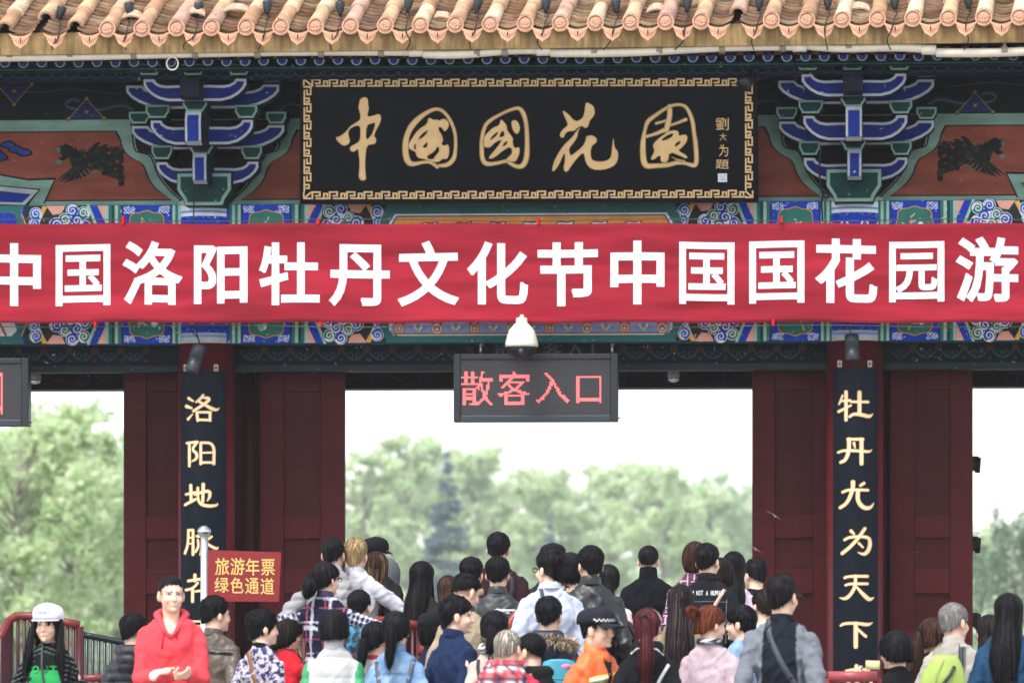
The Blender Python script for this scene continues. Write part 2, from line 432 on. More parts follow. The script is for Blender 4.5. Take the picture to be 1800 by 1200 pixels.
# painted beam
mb = MB(); mb.box(-XW, XW, BY, .3, zb0, zb1, S('22506a'))
beam = mb.build('painted_beam', 'beampaint', gate)
d = Deco(flatmap(BY))
VT, VB = 357, 601
d.rect(-1200, VT, 2900, VB, BLUE, .5)
def band(u0, u1, cols):
    n = len(cols); wd = (u1-u0)/n
    for k, c in enumerate(cols): d.rect(u0+k*wd, VT, u0+(k+1)*wd, VB, c, 1)
def swirl(u, v, r, c, dr=1, a0=0.):
    d.disc(u, v, r+1.6, DARK, 2.0); d.disc(u, v, r, WHITE, 2.4); d.disc(u, v, r*.90, c, 2.8)
    d.spiral(u, v, r*.78, 1.6, r*.25, WHITE, 3.2, a0, dr)
def side(c, s):                               # decoration from a column outwards; s=+1 right, -1 left
    X = lambda dx: c + s*dx
    def bnd(a, b, cols): band(X(a) if s > 0 else X(b), X(b) if s > 0 else X(a), cols if s > 0 else cols[::-1])
    bnd(40, 60, [TEAL, MINT, TEAL, MINT])
    # blue box with a quatrefoil
    for a, b, cc, l in ((60, 150, S('20305f'), 1), (63, 147, BLUE, 1.4)):
        d.rect(min(X(a), X(b)), VT, max(X(a), X(b)), VB, cc, l)
    for vv, rr in ((402, 1), (556, 1)):
        for g, cc, l in ((1.0, GOLDC, 2), (.95, S('4a5a48'), 2.3), (.9, GREEN, 2.6)):
            q = []
            for k in range(36):
                a = 2*math.pi*k/36; rad = .98 - .06*math.cos(4*a) + .05*math.cos(8*a)
                q.append((X(105)+36*g*rad*math.cos(a), vv+38*g*rad*math.sin(a)))
            d.poly(q, cc, l)
        for k in range(7):                    # little landscape of blossoms
            a = rnd.uniform(0, 6.28); r = rnd.uniform(2, 22)
            d.disc(X(105)+r*math.cos(a), vv+r*math.sin(a), rnd.uniform(2.5, 6), rnd.choice([WHITE, PINK, S('c98a50'), LBLUE, S('7fb0a0')]), 3, 7)
        for k in range(9):
            a = rnd.uniform(0, 6.28); r = rnd.uniform(6, 26)
            d.stroke([(X(105)+r*math.cos(a), vv+r*math.sin(a)), (X(105)+r*math.cos(a)+rnd.uniform(-9, 9), vv+r*math.sin(a)+rnd.uniform(-9, 9))], 1.6, rnd.choice([WHITE, S('a9c2b8'), S('d8c090')]), 3.2)
    for vv in (362, 368, 590, 596):           # white filigree in the corners
        for uu in (68, 74, 81, 129, 136, 142):
            d.spiral(X(uu), vv, 3.4, 1.2, 1.5, WHITE, 2, rnd.uniform(0, 6), rnd.choice((-1, 1)), .3)
    bnd(150, 178, [TEAL, MINT, DTEAL, TEAL, MINT])
    # cloud swirls on a dark ground, slanted frame
    d.rect(min(X(178), X(320)), VT, max(X(178), X(320)), VB, S('2a2f2c'), 1)
    d.poly([(X(178), VT), (X(200), VT), (X(178), VT+52)], PINK, 1.3); d.poly([(X(178), VB), (X(200), VB), (X(178), VB-52)], PINK, 1.3)
    d.poly([(X(178), VT+30), (X(192), VT), (X(205), VT), (X(180), VT+60)], BLUE, 1.6); d.poly([(X(178), VB-30), (X(192), VB), (X(205), VB), (X(180), VB-60)], BLUE, 1.6)
    d.stroke([(X(208), VT), (X(184), VT+60)], 5, MINT, 2); d.stroke([(X(208), VB), (X(184), VB-60)], 5, MINT, 2)
    d.poly([(X(248), VT), (X(282), VT), (X(270), VT+16), (X(255), VT+14)], PINK, 1.5); d.poly([(X(248), VB), (X(282), VB), (X(270), VB-16), (X(255), VB-14)], PINK, 1.5)
    for k in range(6):
        for vv, sg in ((VT, 1), (VB, -1)):
            d.poly([(X(280+k*3), vv+sg*(2+k*6)), (X(288+k*3), vv+sg*(0+k*6)), (X(291+k*3), vv+sg*(7+k*6)), (X(283+k*3), vv+sg*(8+k*6))], S('d9a63f') if k < 3 else WHITE, 2.2)
    pos0 = [(216, 14, 9, 0), (236, 9, 9, 1), (228, 29, 10, 1), (249, 26, 9, 0), (264, 36, 10, 1), (240, 45, 10, 0), (214, 40, 9, 1), (300, 15, 9, 2), (303, 34, 8, 2), (272, 58, 9, 0), (258, 74, 10, 1), (232, 70, 10, 0), (210, 66, 8, 1), (286, 78, 9, 1), (240, 95, 9, 0), (264, 100, 10, 1), (216, 95, 9, 1), (288, 105, 9, 2)]
    pos = [(a, b*.92, c*1.28, e) for a, b, c, e in pos0]+[(196, 70, 11, 1), (318, 60, 11, 1), (312, 84, 11, 0), (200, 108, 12, 0), (228, 112, 12, 1), (252, 112, 12, 0), (276, 114, 12, 1), (200, 45, 9, 1)]
    for du, dv, r, cc in pos:
        for vv, sg in ((VT, 1), (VB, -1)):
            swirl(X(du), vv+sg*dv, r, [GREEN, BLUE, S('2a55b8')][cc], s*sg, rnd.uniform(0, 6))
    # slanted teal frame of the middle cartouche
    for a, cc, l in ((0, GOLDC, 3.4), (3, TEAL, 3.5), (24, GOLDC, 3.6)):
        d.poly([(X(345-a*0-0+a), VT), (X(330+a), VT), (X(300+a), VT+70), (X(300+a), VB-70), (X(330+a), VB), (X(420), VB), (X(420), VT)], cc, l)
rnd = random.Random(3)
for c, s in ((LC, 1), (LC, -1), (RC, 1), (RC, -1)): side(c, s)
def cartouche(u0, u1):                        # long middle panel
    d.poly([(u0-14, VT), (u1+14, VT), (u1+40, VT+70), (u1+40, VB-70), (u1+14, VB), (u0-14, VB), (u0-40, VB-70), (u0-40, VT+70)], TEAL, 4.2)
    q = [(u0, VT+18), (u1, VT+18), (u1+10, VT+34), (u1+10, VB-22), (u1-6, VB-12), (u0+6, VB-12), (u0-10, VB-22), (u0-10, VT+34)]
    d.poly(q, WHITE, 4.4)
    q2 = [(u0+3, VT+21), (u1-3, VT+21), (u1+6, VT+36), (u1+6, VB-60), (u0-6, VB-60), (u0-6, VT+36)]
    d.poly(q2, DBLUE, 4.6); d.poly([(a*.994+3.3*(u0+u1)/2/(u0+u1)*0+(u0+u1)/2*.006, b+2 if b < 400 else b-2) for a, b in q2], ORANGE, 4.8)
    n = int((u1-u0)//62)
    for k in range(n):                        # curling leaf tips along the top
        uu = u0+40+k*(u1-u0-60)/n
        cc = [TEAL, DBLUE, S('b98d70')][k % 3]
        d.poly(smooth_closed([(uu, VT+40), (uu+10, VT+31), (uu+24, VT+34), (uu+38, VT+30), (uu+34, VT+42), (uu+18, VT+46)]), BLACK, 5)
        d.poly(smooth_closed([(uu+2, VT+40), (uu+11, VT+33), (uu+24, VT+36), (uu+35, VT+32), (uu+32, VT+41), (uu+18, VT+44)]), WHITE, 5.3)
        d.poly(smooth_closed([(uu+5, VT+40), (uu+12, VT+36), (uu+24, VT+38), (uu+30, VT+37), (uu+28, VT+41), (uu+18, VT+43)]), cc, 5.6)
        d.spiral(uu+20, VT+64, 14, 1.6, 5, TEAL, 5, k, 1)
    d.rect(u0-6, VB-60, u1+6, VB-16, S('8f9fd0'), 5.0); d.rect(u0-2, VB-17, u1+2, VB-14, S('8a6a50'), 5.2)
    n = int((u1-u0)//60)
    for k in range(n+1):
        uu = u0+8+k*(u1-u0-16)/n
        d.rect(uu-9, VB-33, uu+9, VB-16, S('c27a45'), 5.4)
        if k % 2: d.disc(uu, VB-24, 8, WHITE, 5.6); d.disc(uu, VB-24, 6, S('a8522e'), 5.8); d.disc(uu, VB-23, 3, WHITE, 6)
        else: d.rect(uu-6, VB-30, uu+6, VB-19, WHITE, 5.6); d.rect(uu-4.5, VB-29, uu+4.5, VB-20, S('a8522e'), 5.8); d.rect(uu-2, VB-27, uu+2, VB-22, WHITE, 6)
        d.stroke([(uu-6, VB-33), (uu-26, VB-58)], 4, S('a04a2c'), 5.5); d.stroke([(uu+6, VB-33), (uu+26, VB-58)], 4, S('a04a2c'), 5.5)
        if k < n:
            um = uu+(u1-u0-16)/n/2
            for a in range(-2, 3):
                d.poly([(um, VB-18), (um+a*6-2, VB-25-abs(2-abs(a))*3), (um+a*7, VB-29-abs(2-abs(a))*4), (um+a*6+2, VB-24-abs(2-abs(a))*3)], S('f0ead0') if a % 2 else S('6f83c8'), 5.7)
            d.disc(um, VB-23, 2.5, S('d9a63f'), 6)
cartouche(694, 1172)
d.poly([(-1200, VT), (42, VT), (20, VT+70), (20, VB-70), (42, VB), (-1200, VB)], TEAL, 4.2); d.poly([(-300, VT+12), (22, VT+12), (30, VT+24), (26, VT+60), (-300, VT+60)], BLUE, 4.5)
d.poly([(-300, VB-50), (20, VB-50), (30, VB-24), (20, VB-14), (-300, VB-14)], WHITE, 4.5)
for k in range(5):
    u = 10-k*30; d.stroke([(u, VB-16), (u-16, VB-48)], 4, S('a04a2c'), 5); d.stroke([(u-22, VB-16), (u-6, VB-48)], 4, S('d09040'), 5.2)
d.poly([(2900, VT), (1824, VT), (1846, VT+70), (1846, VB-70), (1824, VB), (2900, VB)], TEAL, 4.2)
d.build('painted_pattern', 'beampaint', beam)

# wall above the beam with its murals
mb = MB(); mb.box(-XW, XW, -.05, .25, zb1+.001, zw1, S('1a2a2c'))
wall = mb.build('mural_wall', 'panel', gate)
d = Deco(flatmap(-.05)); T0, T1 = 208, 356
d.rect(-1200, 200, 2900, T1, MINT, .5); d.rect(-1200, 100, 2900, 203, DGREEN, .5); d.rect(-1200, 100, 2900, 136, NAVY, 1); d.rect(-1200, 134, 2900, 139, S('3a1a20'), 1.3)
d.stroke([(-300, 204), (2200, 204)], 2.5, BLACK, 2, ends=False)
cur = [(158, 225), (150, 240), (148, 252), (141, 265), (128, 275), (113, 282), (106, 292), (101, 310), (88, 328), (60, 349)]
cur = smooth_open(cur, 1)
inn = [(128, 208), (126, 240), (122, 262), (112, 264), (96, 268), (88, 284), (82, 304), (66, 326), (40, 350)]
inn = smooth_open(inn, 1)
def field(c, s, far):
    X = lambda dx: c + s*dx
    q = [(X(a), b) for a, b in cur] + [(X(far), 349), (X(far), 225)]
    d.poly(q, BLACK, 1); d.poly([(X(a+3), b+(2 if b < 240 else -2 if b > 340 else 0)) for a, b in cur] + [(X(far), 347), (X(far), 227)], BRICK, 1.4)
    d.poly([(X(a), b) for a, b in inn] + [(c, 356), (c, 208)], MAROON, 1.2)
    d.stroke([(X(a+4), b) for a, b in inn], 2.5, BLACK, 1.5, ends=False)
    # clouds and blossoms in the dark band above
    d.stroke(smooth_open([(X(130), 188), (X(150), 178), (X(190), 190), (X(240), 186), (X(250), 176), (X(235), 168), (X(225), 172)], 2), 9, S('26324e'), 2)
    d.stroke(smooth_open([(X(130), 188), (X(150), 178), (X(190), 190), (X(240), 186), (X(250), 176), (X(235), 168), (X(225), 172)], 2), 2, S('5d7a7a'), 2.4)
    d.stroke(smooth_open([(X(150), 160), (X(190), 156), (X(240), 150), (X(300), 158), (X(360), 150)], 2), 2.5, S('34504d'), 2.4)
    for uu, up in ((211, 1), (338, -1)):
        v0, v1 = (203, 168) if up > 0 else (142, 177)
        d.poly([(X(uu-31), v0), (X(uu+31), v0), (X(uu), v1)], S('26366b'), 2.2); d.stroke([(X(uu-31), v0), (X(uu), v1), (X(uu+31), v0)], 1.5, GOLDC, 2.5)
        for a in range(4):
            d.disc(X(uu)+10*math.cos(a*1.57), (v0*2+v1)/3+8*math.sin(a*1.57), 6, S('1d2c6a'), 2.7, 10)
        for (a, b) in ((uu-31, v0), (uu+31, v0), (uu, v1), (uu, (v0*2+v1)/3)): d.disc(X(a), b, 4.5, S('6e4a30'), 3, 9); d.disc(X(a), b, 2.4, GOLDC, 3.3, 7)
field(LC, -1, 700); field(LC, 1, 700); field(RC, -1, 400); field(RC, 1, 700)
def phoenix(c, s):
    X = lambda dx: c + s*dx; K = S('1c1d1a'); K2 = S('34372f'); rr = random.Random(5)
    def pl(pts, col, l): d.poly([(X(a), b) for a, b in smooth_closed(pts, 1)], col, l)
    pl([(216, 262), (232, 258), (240, 248), (250, 262), (240, 275), (236, 292), (222, 296), (205, 284), (200, 270), (206, 262)], K, 2.5)            # neck, breast
    pl([(238, 252), (247, 246), (254, 252), (262, 250), (259, 262), (252, 268), (262, 275), (250, 278), (242, 270)], K, 2.7)                      # head, crest
    pl([(256, 254), (262, 251), (264, 262), (258, 264)], S('5d8a7c'), 2.9); pl([(258, 274), (266, 280), (258, 286), (254, 280)], S('5d8a7c'), 2.9)
    pl([(228, 250), (236, 262), (215, 268), (196, 246), (185, 244), (190, 252), (170, 246), (178, 256), (160, 252), (178, 268), (200, 282), (225, 284)], K, 2.6)   # raised wing
    for k in range(9):                        # spread wing feathers
        a = 262 - k*7; pl([(232-k*3, 285), (a+4, 318-abs(k-2)*2.2), (a-2, 316-abs(k-2)*2), (222-k*3, 288)], K if k % 2 else K2, 2.8)
    for k in range(5):                        # curling tail plumes
        pts = smooth_open([(205-k*2, 278+k*2), (185-k*4, 268+k*9), (165, 272+k*8), (158-k*3, 262+k*12-(10 if k < 2 else 0)), (150, 268+k*11)], 2)
        d.stroke([(X(a), b) for a, b in pts], 9-k*.6, K, 2.4)
        for t in pts[2::2]:
            q = rr.uniform(-6, 6); d.disc(X(t[0]), t[1]+q, rr.uniform(3.5, 6), K if rr.random() < .6 else K2, 2.45+rr.random()*.1, 7)
    for k in range(26): a = rr.uniform(175, 240); d.disc(X(a), rr.uniform(258, 300), rr.uniform(1.5, 4), rr.choice([K, K2, K2, S('3c443c')]), 3.0, 6)
    for k in range(3):
        d.stroke(smooth_open([(X(222-k*6), 300-k*4), (X(214-k*6), 310-k*5), (X(208-k*6), 302-k*4), (X(198-k*6), 312-k*6)], 2), 1.8, S('9a6a50'), 3.2)
    d.stroke(smooth_open([(X(190), 252), (X(178), 247), (X(165), 250), (X(152), 246)], 2), 2.2, S('a0614a'), 3.2)
    for k in range(5): d.stroke([(X(rr.uniform(80, 300)), rr.uniform(235, 340)), (X(rr.uniform(120, 300)), rr.uniform(235, 340))][:1] + [(X(110+k*30), 300+k*6), (X(118+k*30), 318+k*5)], .9, S('b98a78'), 3.1) if False else None
phoenix(LC, -1); phoenix(RC, 1)
def centre_mural(c, s):
    X = lambda dx: c + s*dx
    d.poly([(X(480), 298), (X(363), 300), (X(313), 309), (X(264), 307), (X(284), 352), (X(480), 352)], BLACK, 3.4)
    d.poly([(X(480), 301), (X(363), 303), (X(313), 312), (X(268), 311), (X(287), 352), (X(480), 352)], MINT, 3.6)
    d.poly([(X(480), 318), (X(363), 320), (X(291), 327), (X(318), 361), (X(480), 352)], BLACK, 3.8); d.poly([(X(480), 320), (X(363), 322), (X(295), 329), (X(319), 355), (X(480), 350)], WHITE, 4); d.poly([(X(480), 328), (X(363), 330), (X(308), 336), (X(324), 351), (X(480), 345)], BLUE, 4.2)
    for du, vv in ((335, 256), (348, 248), (320, 262), (370, 262), (362, 270)):
        d.poly(smooth_closed([(X(du-18), vv+4), (X(du-6), vv-8), (X(du+8), vv-6), (X(du+18), vv+2), (X(du+4), vv+9)]), BLACK, 3); d.poly(smooth_closed([(X(du-13), vv+3), (X(du-5), vv-5), (X(du+7), vv-4), (X(du+13), vv+2), (X(du+3), vv+6)]), S('26479c'), 3.3)
centre_mural(LC, -1); centre_mural(RC, 1)
d.build('mural', 'panel', wall)

# eaves timbers
mb = MB(); ya = -1.0
mb.box(-XW, XW, -.98, -.88, zc(120, ya), zc(111, ya), S('143534')); mb.box(-XW, XW, -.86, -.76, zc(137, -.86), zc(121, -.86), S('0a1030'))
mb.box(-XW, XW, -.985, -.975, zc(116.5, ya), zc(115, ya), S('4a8078'))
pur = mb.build('eaves_purlin', 'paint', gate)
d = Deco(flatmap(-.86))
for k in range(60):
    u = -280+k*45
    for q in (0, 22): d.stroke([(u+q+13*math.cos(a), 122+10*math.sin(a)) for a in [math.pi*i/10 for i in range(11)]], 2.2, S('2f4a60'), 1, ends=False)
d.build('purlin_pattern', 'paint', pur)
raf = None
zr = P(900, 103, -1.22).z
NR = 62
for k in range(NR):
    x = -4.75 + k*9.75/(NR-1)
    if raf is None:
        mb = MB(); mb.cyl((0, 0, 0), (0, 1.3, .42), .052, .052, S('13213a'), 14)
        c0 = Vector((0, -.0015, 0))
        for r, cc, e in ((.052, S('10204f'), 0), (.046, GREYW, .001), (.033, S('16306f'), .002), (.018, S('26355f'), .003)):
            n = 16; mb.add([(r*math.cos(2*math.pi*i/n), -e-.001, r*math.sin(2*math.pi*i/n)-(.006 if r < .04 else 0)) for i in range(n)], [tuple(range(n))], cc)
        raf = mb.build('rafter', 'paint'); r = raf
    else:
        r = raf.copy(); COL.objects.link(r)
    r.parent = gate; r.location = (x, -1.22, zr-PLAT+random.uniform(-.004, .004))
# boarding above the rafters, under the tiles
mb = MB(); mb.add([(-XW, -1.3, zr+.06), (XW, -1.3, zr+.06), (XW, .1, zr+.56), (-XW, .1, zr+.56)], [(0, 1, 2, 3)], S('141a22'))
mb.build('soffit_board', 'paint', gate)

# secondary lintel and the dark timbers behind
mb = MB(); mb.box(-XW, XW, .16, .34, zc(640, .16), zb0+.02, S('0d1620')); mb.box(-XW, XW, .13, .36, zc(651, .13), zc(640, .16)-.001, S('2c3a3c'))
lin = mb.build('lintel', 'paint', gate)
d = Deco(flatmap(.16))
for c0, c1 in ((-280, LC-60), (LC+60, RC-60), (RC+60, 2200)):
    n = int((c1-c0)/45)
    for k in range(n):
        u = c0+k*45+20
        d.stroke(smooth_open([(u-20, 615), (u-12, 627), (u, 632), (u+12, 627), (u+20, 615)], 2), 2, S('3d5263'), 1)
        d.spiral(u+7, 622, 7, 1.2, 2, S('3d5263'), 1.2, 0, 1, .3); d.spiral(u-7, 622, 7, 1.2, 2, S('3d5263'), 1.2, 3.1, -1, .3)
        d.disc(u+22, 613, 7, S('4a2c26') if k % 2 else S('3f3a26'), 1.5, 8); d.disc(u+22, 631, 3, S('6a2a26'), 1.5, 6)
d.build('lintel_pattern', 'paint', lin)
mb = MB(); y2 = 1.7
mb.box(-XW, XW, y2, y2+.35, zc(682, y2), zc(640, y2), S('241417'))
rb = mb.build('rear_beam', 'redwood', gate)
d = Deco(flatmap(y2))
for k in range(26):
    u = -200+k*86; d.spiral(u, 664, 15, 1.6, 3, S('2a3a46'), 1, k, 1); d.stroke([(u+22, 655), (u+40, 668), (u+60, 660)], 2.5, S('33342c'), 1)
d.build('rear_pattern', 'paint', rb)
mb = MB(); mb.box(-XW, XW, .36, 1.98, zc(636, .4), zc(628, .4), S('160f12')); mb.build('ceiling_light_block', 'redwood', gate)  # slab added over the passage to stop light entering from above

# door leaves: stiles and rails standing proud of recessed panels
def leaf(u0, u1, p0, p1, y=.45, th=.06):
    A = lambda u: P(u, 600, y).x
    def z(v): return zc(v, y) if v < 1190 else PLAT + .03
    rows = [640, 686, 905, 946, 1001, 1043, 1240, 1400]
    lf = MB(); c = S('4f161b')
    zs = [zc(640, y), zc(687, y), zc(905, y), zc(946, y), zc(1001, y), zc(1043, y), PLAT+.25, PLAT+.03]
    lf.box(A(u0)+.004, A(u1)-.004, y+.03, y+th+.02, zs[7]+.004, zs[0]-.004, S('471418'))
    for a, b in ((u0, p0), (p1, u1)): lf.box(A(a), A(b), y, y+th, zs[7], zs[0], c)
    for i in (0, 2, 4, 6): lf.box(A(p0)+.0005, A(p1)-.0005, y+.002, y+th-.002, zs[i+1], zs[i], c)
    o = lf.build('door_leaf', 'redwood', gate); bevel(o, .007, 2); return o
LV = [(217, 352, 257, 316), (457, 606, 499, 563), (1322, 1462, 1363, 1430), (1564, 1710, 1607, 1670)]
for i, a in enumerate(LV):
    o = leaf(*a)
    if i in (3,):
        for v in (815, 955, 1088):
            h = MB(); x = P(1710, 600, .5).x; z = zc(v, .5)
            h.box(x, x+.05, .46, .56, z-.07, z+.06, S('1a0c0e')); h.tube([(x+.04, .47, z-.09), (x+.05, .47, z+.05)], .025, S('140a0c'), 8)
            h.build('hinge', 'redwood', o)
for u0, u1, y0 in ((385, 462, .56), (1520, 1570, .56)):
    mb = MB()
    mb.box(P(u0, 600, y0).x, P(u1, 600, y0).x, y0+.01, y0+.14, PLAT, zc(640, y0), S('361014'))
    mb.tube([(P(u1-22, 600, y0).x, y0-.02, PLAT), (P(u1-22, 600, y0).x, y0-.02, zc(640, y0))], .05, S('3c1216'), 12)
    mb.build('door_jamb', 'redwood', gate)
for u, v, sc in ((1361, 905, 1.), (1327, 963, .9), (690, 0, 0)):
    if not sc: continue
    d_ = Deco(flatmap(.449)); d_.poly([(u-4*sc, v-3*sc), (u+6*sc, v+4*sc), (u+1*sc, v+4*sc)], S('c9c4c2'), 2); d_.stroke([(u-14*sc, v-7*sc), (u-4*sc, v-2*sc), (u+11*sc, v+8*sc)], .8, S('9a8a8a'), 2)
    d_.build('paper_scrap', 'plain', gate)
for x in colx:                                # rear columns carry the rear beam
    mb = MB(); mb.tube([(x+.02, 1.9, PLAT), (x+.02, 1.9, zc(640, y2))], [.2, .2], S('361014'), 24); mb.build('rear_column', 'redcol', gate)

# ---- brackets (dougong)
bx0 = P(1501, 600, -.3).x
def boat(x0, x1, z1, z0):
    W_, h = x1-x0, z1-z0; q = []
    q += [(x0, z1), (x0+.11*W_, z1), (x0+.13*W_, z1-.14*h), (x0+.17*W_, z1-.24*h), (x0+.23*W_, z1-.28*h), (x0+.36*W_, z1-.26*h)]
    q += [(x1-(a-x0), b) for a, b in reversed(q)]
    lo = [(x1, z1-.3*h), (x1-.03*W_, z1-.52*h), (x1-.08*W_, z1-.72*h), (x1-.15*W_, z1-.9*h), (x1-.24*W_, z0)]
    return q + lo + [(x1-(a-x0), b) for a, b in reversed(lo)]
def dou(x0, x1, z1, z0):
    w_ = x1-x0; h = z1-z0; e = .15*w_
    return [(x0, z1), (x1, z1), (x1, z1-.52*h), (x1-e*.8, z0+.18*h), (x1-e, z0), (x0+e, z0), (x0+e*.8, z0+.18*h), (x0, z1-.52*h)]
def inset(q, d_):
    n = len(q); A = sum(q[i][0]*q[(i+1) % n][1]-q[(i+1) % n][0]*q[i][1] for i in range(n)); sg = 1 if A > 0 else -1; o = []
    for i in range(n):
        p, a, b = q[i], q[i-1], q[(i+1) % n]
        n1 = (-(p[1]-a[1]), p[0]-a[0]); n2 = (-(b[1]-p[1]), b[0]-p[0])
        l1 = math.hypot(*n1) or 1; l2 = math.hypot(*n2) or 1
        nx, ny = n1[0]/l1+n2[0]/l2, n1[1]/l1+n2[1]/l2; q_ = nx*nx+ny*ny
        k = sg*d_*2/max(q_, .9); o.append((p[0]+nx*k, p[1]+ny*k))
    return o
def bracket_piece(name, q, y, dep, edge, face, parent, dx, body=DARK, b1=.006, b2=.026):
    mb = MB(); mb.prism([(a+dx, y, b) for a, b in q], (0, dep, 0), body)
    for k, (dd, cc) in enumerate(((b1, edge), (b2, face))):
        qq = inset(q, dd); loops = [[Vector((a, b, 0)) for a, b in qq]]; tri = tessellate_polygon(loops)
        mb.add([(a+dx, y-.003*(k+1), b) for a, b in qq], [t if True else t for t in tri], cc)
    return mb.build(name, 'paint', parent)
def bracket(xc):
    dx = xc-bx0; r = MB()
    def rc(u0, u1, v0, v1, y): a = P(u0, v0, y); b = P(u1, v1, y); return a.x, b.x, a.z, b.z
    big = bracket_piece('bracket_set', dou(*rc(1452, 1550, 297, 355, -.4)), -.4, .34, MINT, DTEAL, gate, dx, S('20312f'), .006, .034)
    for u0, u1, v0, v1, y in ((1412, 1596, 277, 317, -.3), (1411, 1596, 203, 247, -.6), (1368, 1643, 213, 255, -.32), (1408, 1594, 130, 170, -.9), (1367, 1643, 141, 183, -.6)):
        bracket_piece('bracket_arm', boat(*rc(u0, u1, v0, v1, y)), y, .14, S('c6ccd2'), S('0a2078'), big, dx, S('121c44'), .006, .028)
    for u0, u1, v0, v1, y in ((1404, 1442, 248, 273, -.33), (1565, 1603, 248, 273, -.33), (1478, 1523, 237, 264, -.56), (1403, 1447, 176, 200, -.63), (1563, 1604, 176, 200, -.63), (1364, 1402, 188, 210, -.35), (1610, 1647, 188, 210, -.35),
                              (1477, 1522, 165, 188, -.86), (1398, 1442, 103, 124, -.93), (1477, 1520, 103, 124, -.93), (1559, 1602, 103, 124, -.93), (1358, 1402, 113, 136, -.63), (1608, 1650, 113, 136, -.63)):
        bracket_piece('bearing_block', dou(*rc(u0, u1, v0, v1, y)), y, .2, MINT, DTEAL, big, dx, S('1a2c2c'), .004, .02)
    for u0, u1, v0, v1, y, f in ((1489, 1515, 262, 316, -.66, 1), (1486, 1516, 187, 247, -.98, 1), (1482, 1516, 128, 165, -1.12, 0)):
        x0, x1, z1, z0 = rc(u0, u1, v0, v1, y); m_ = MB(); x0 += dx; x1 += dx
        prof = [(y+.0, z1), (y-.03, z1-.3*(z1-z0)), (y-.015, z0+.12*(z1-z0)), (y+.05, z0), (y+.5, z0+.03), (y+.5, z1)]
        m_.prism([(x0, a, b) for a, b in prof], (x1-x0, 0, 0), S('15182a'))
        if f:
            for e, cc, k in ((.004, S('b5bcc4'), .004), (.024, S('10308c'), .007)):
                fr = [(a-k, b) for a, b in prof[:4]]; zz = [fr[0][1]-e*.6] + [b for a, b in fr[1:3]] + [fr[3][1]+e*.5]
                vv = []
                for (a, b), z_ in zip(fr, zz): vv += [(x0+e, a, z_), (x1-e, a, z_)]
                m_.add(vv, [(0, 2, 3, 1), (2, 4, 5, 3), (4, 6, 7, 5)], cc)
        m_.build('cantilever_nose', 'paint', big)
    return big
bracket(P(LC-1, 600, -.3).x); bracket(bx0)

# ---- roof
TH = R(30); SK = .105; yE = -1.42
zA, zB = P(190, 49, yE), P(1792, 28, yE)
def eave_z(x): return zA.z + (zB.z-zA.z)*(x-zA.x)/(zB.x-zA.x)
def roofpt(x, t, h=0.):                       # x along the eave, t metres up the slope, h above it
    return Vector((x+SK*t*math.cos(TH), yE+t*math.cos(TH)-h*math.sin(TH), eave_z(x)+t*math.sin(TH)+h*math.cos(TH)))
SL = 2.5
mb = MB()
xa, xb = P(-420, 0, yE).x, P(2420, 0, yE).x
a0, a1, a2, a3 = roofpt(xa, .02, -.06), roofpt(xb, .02, -.06), roofpt(xb, SL, -.06), roofpt(xa, SL, -.06)
yr = a2.y; bk = Vector((0, (yr-yE)*2, 0))
mb.add([a0, a1, a2, a3], [(0, 1, 2, 3)], S('3a2419')); 
b0 = Vector((a0.x, 2*yr-a0.y, a0.z)); b1 = Vector((a1.x, 2*yr-a1.y, a1.z))
mb.add([b0, b1, a2, a3], [(1, 0, 3, 2)], S('a06a48'))
mb.add([a0, b0, a3], [(0, 1, 2)], S('6b1a20')); mb.add([a1, a2, b1], [(0, 1, 2)], S('6b1a20'))
mb.tube([a3+Vector((0, 0, .1)), a2+Vector((0, 0, .1))], .16, S('a86f4c'), 10)
roof = mb.build('roof', 'tile', gate)
rr = random.Random(11)
PITCH = (P(1792, 28, yE).x-P(190, 28, yE).x)/26
CLAY = [S('c6a482'), S('d2b292'), S('b08a6a'), S('c39c7c'), S('d8c0a2'), S('b99684')]
def roll_row(x, first, cap):
    mb = MB(); r = .07; t = first; n = 9
    while t < SL-.05:
        t2 = min(t+.3, SL); c = rr.choice(CLAY); dr = rr.uniform(-.003, .003); ox = rr.uniform(-.006, .006)
        rings = []
        for tt, rad in ((t, r+dr), (t+.012, r+dr+.003), (t2+.02, r+dr-.008)):
            rings.append([roofpt(x+ox, tt, 0)+Vector((1, 0, 0))*rad*math.cos(a)+Vector((0, -math.sin(TH), math.cos(TH)))*rad*math.sin(a) for a in [math.pi*i/n for i in range(n+1)]])
        vs = [p for q in rings for p in q]; m_ = n+1
        fs = [(k*m_+i, k*m_+i+1, (k+1)*m_+i+1, (k+1)*m_+i) for k in range(2) for i in range(n)]
        inner = [roofpt(x+ox, t, 0)+Vector((1, 0, 0))*(rad-.022)*math.cos(a)+Vector((0, -math.sin(TH), math.cos(TH)))*(rad-.022)*math.sin(a) for a in [math.pi*i/n for i in range(n+1)] for rad in (r,)]
        base = len(vs); vs += inner; fs += [(i, base+i, base+i+1, i+1) for i in range(n)]
        mb.add(vs, fs, c, True); t = t2
    o = mb.build('roll_tile_row', 'tile', roof)
    return o
capme = None; dripme = None
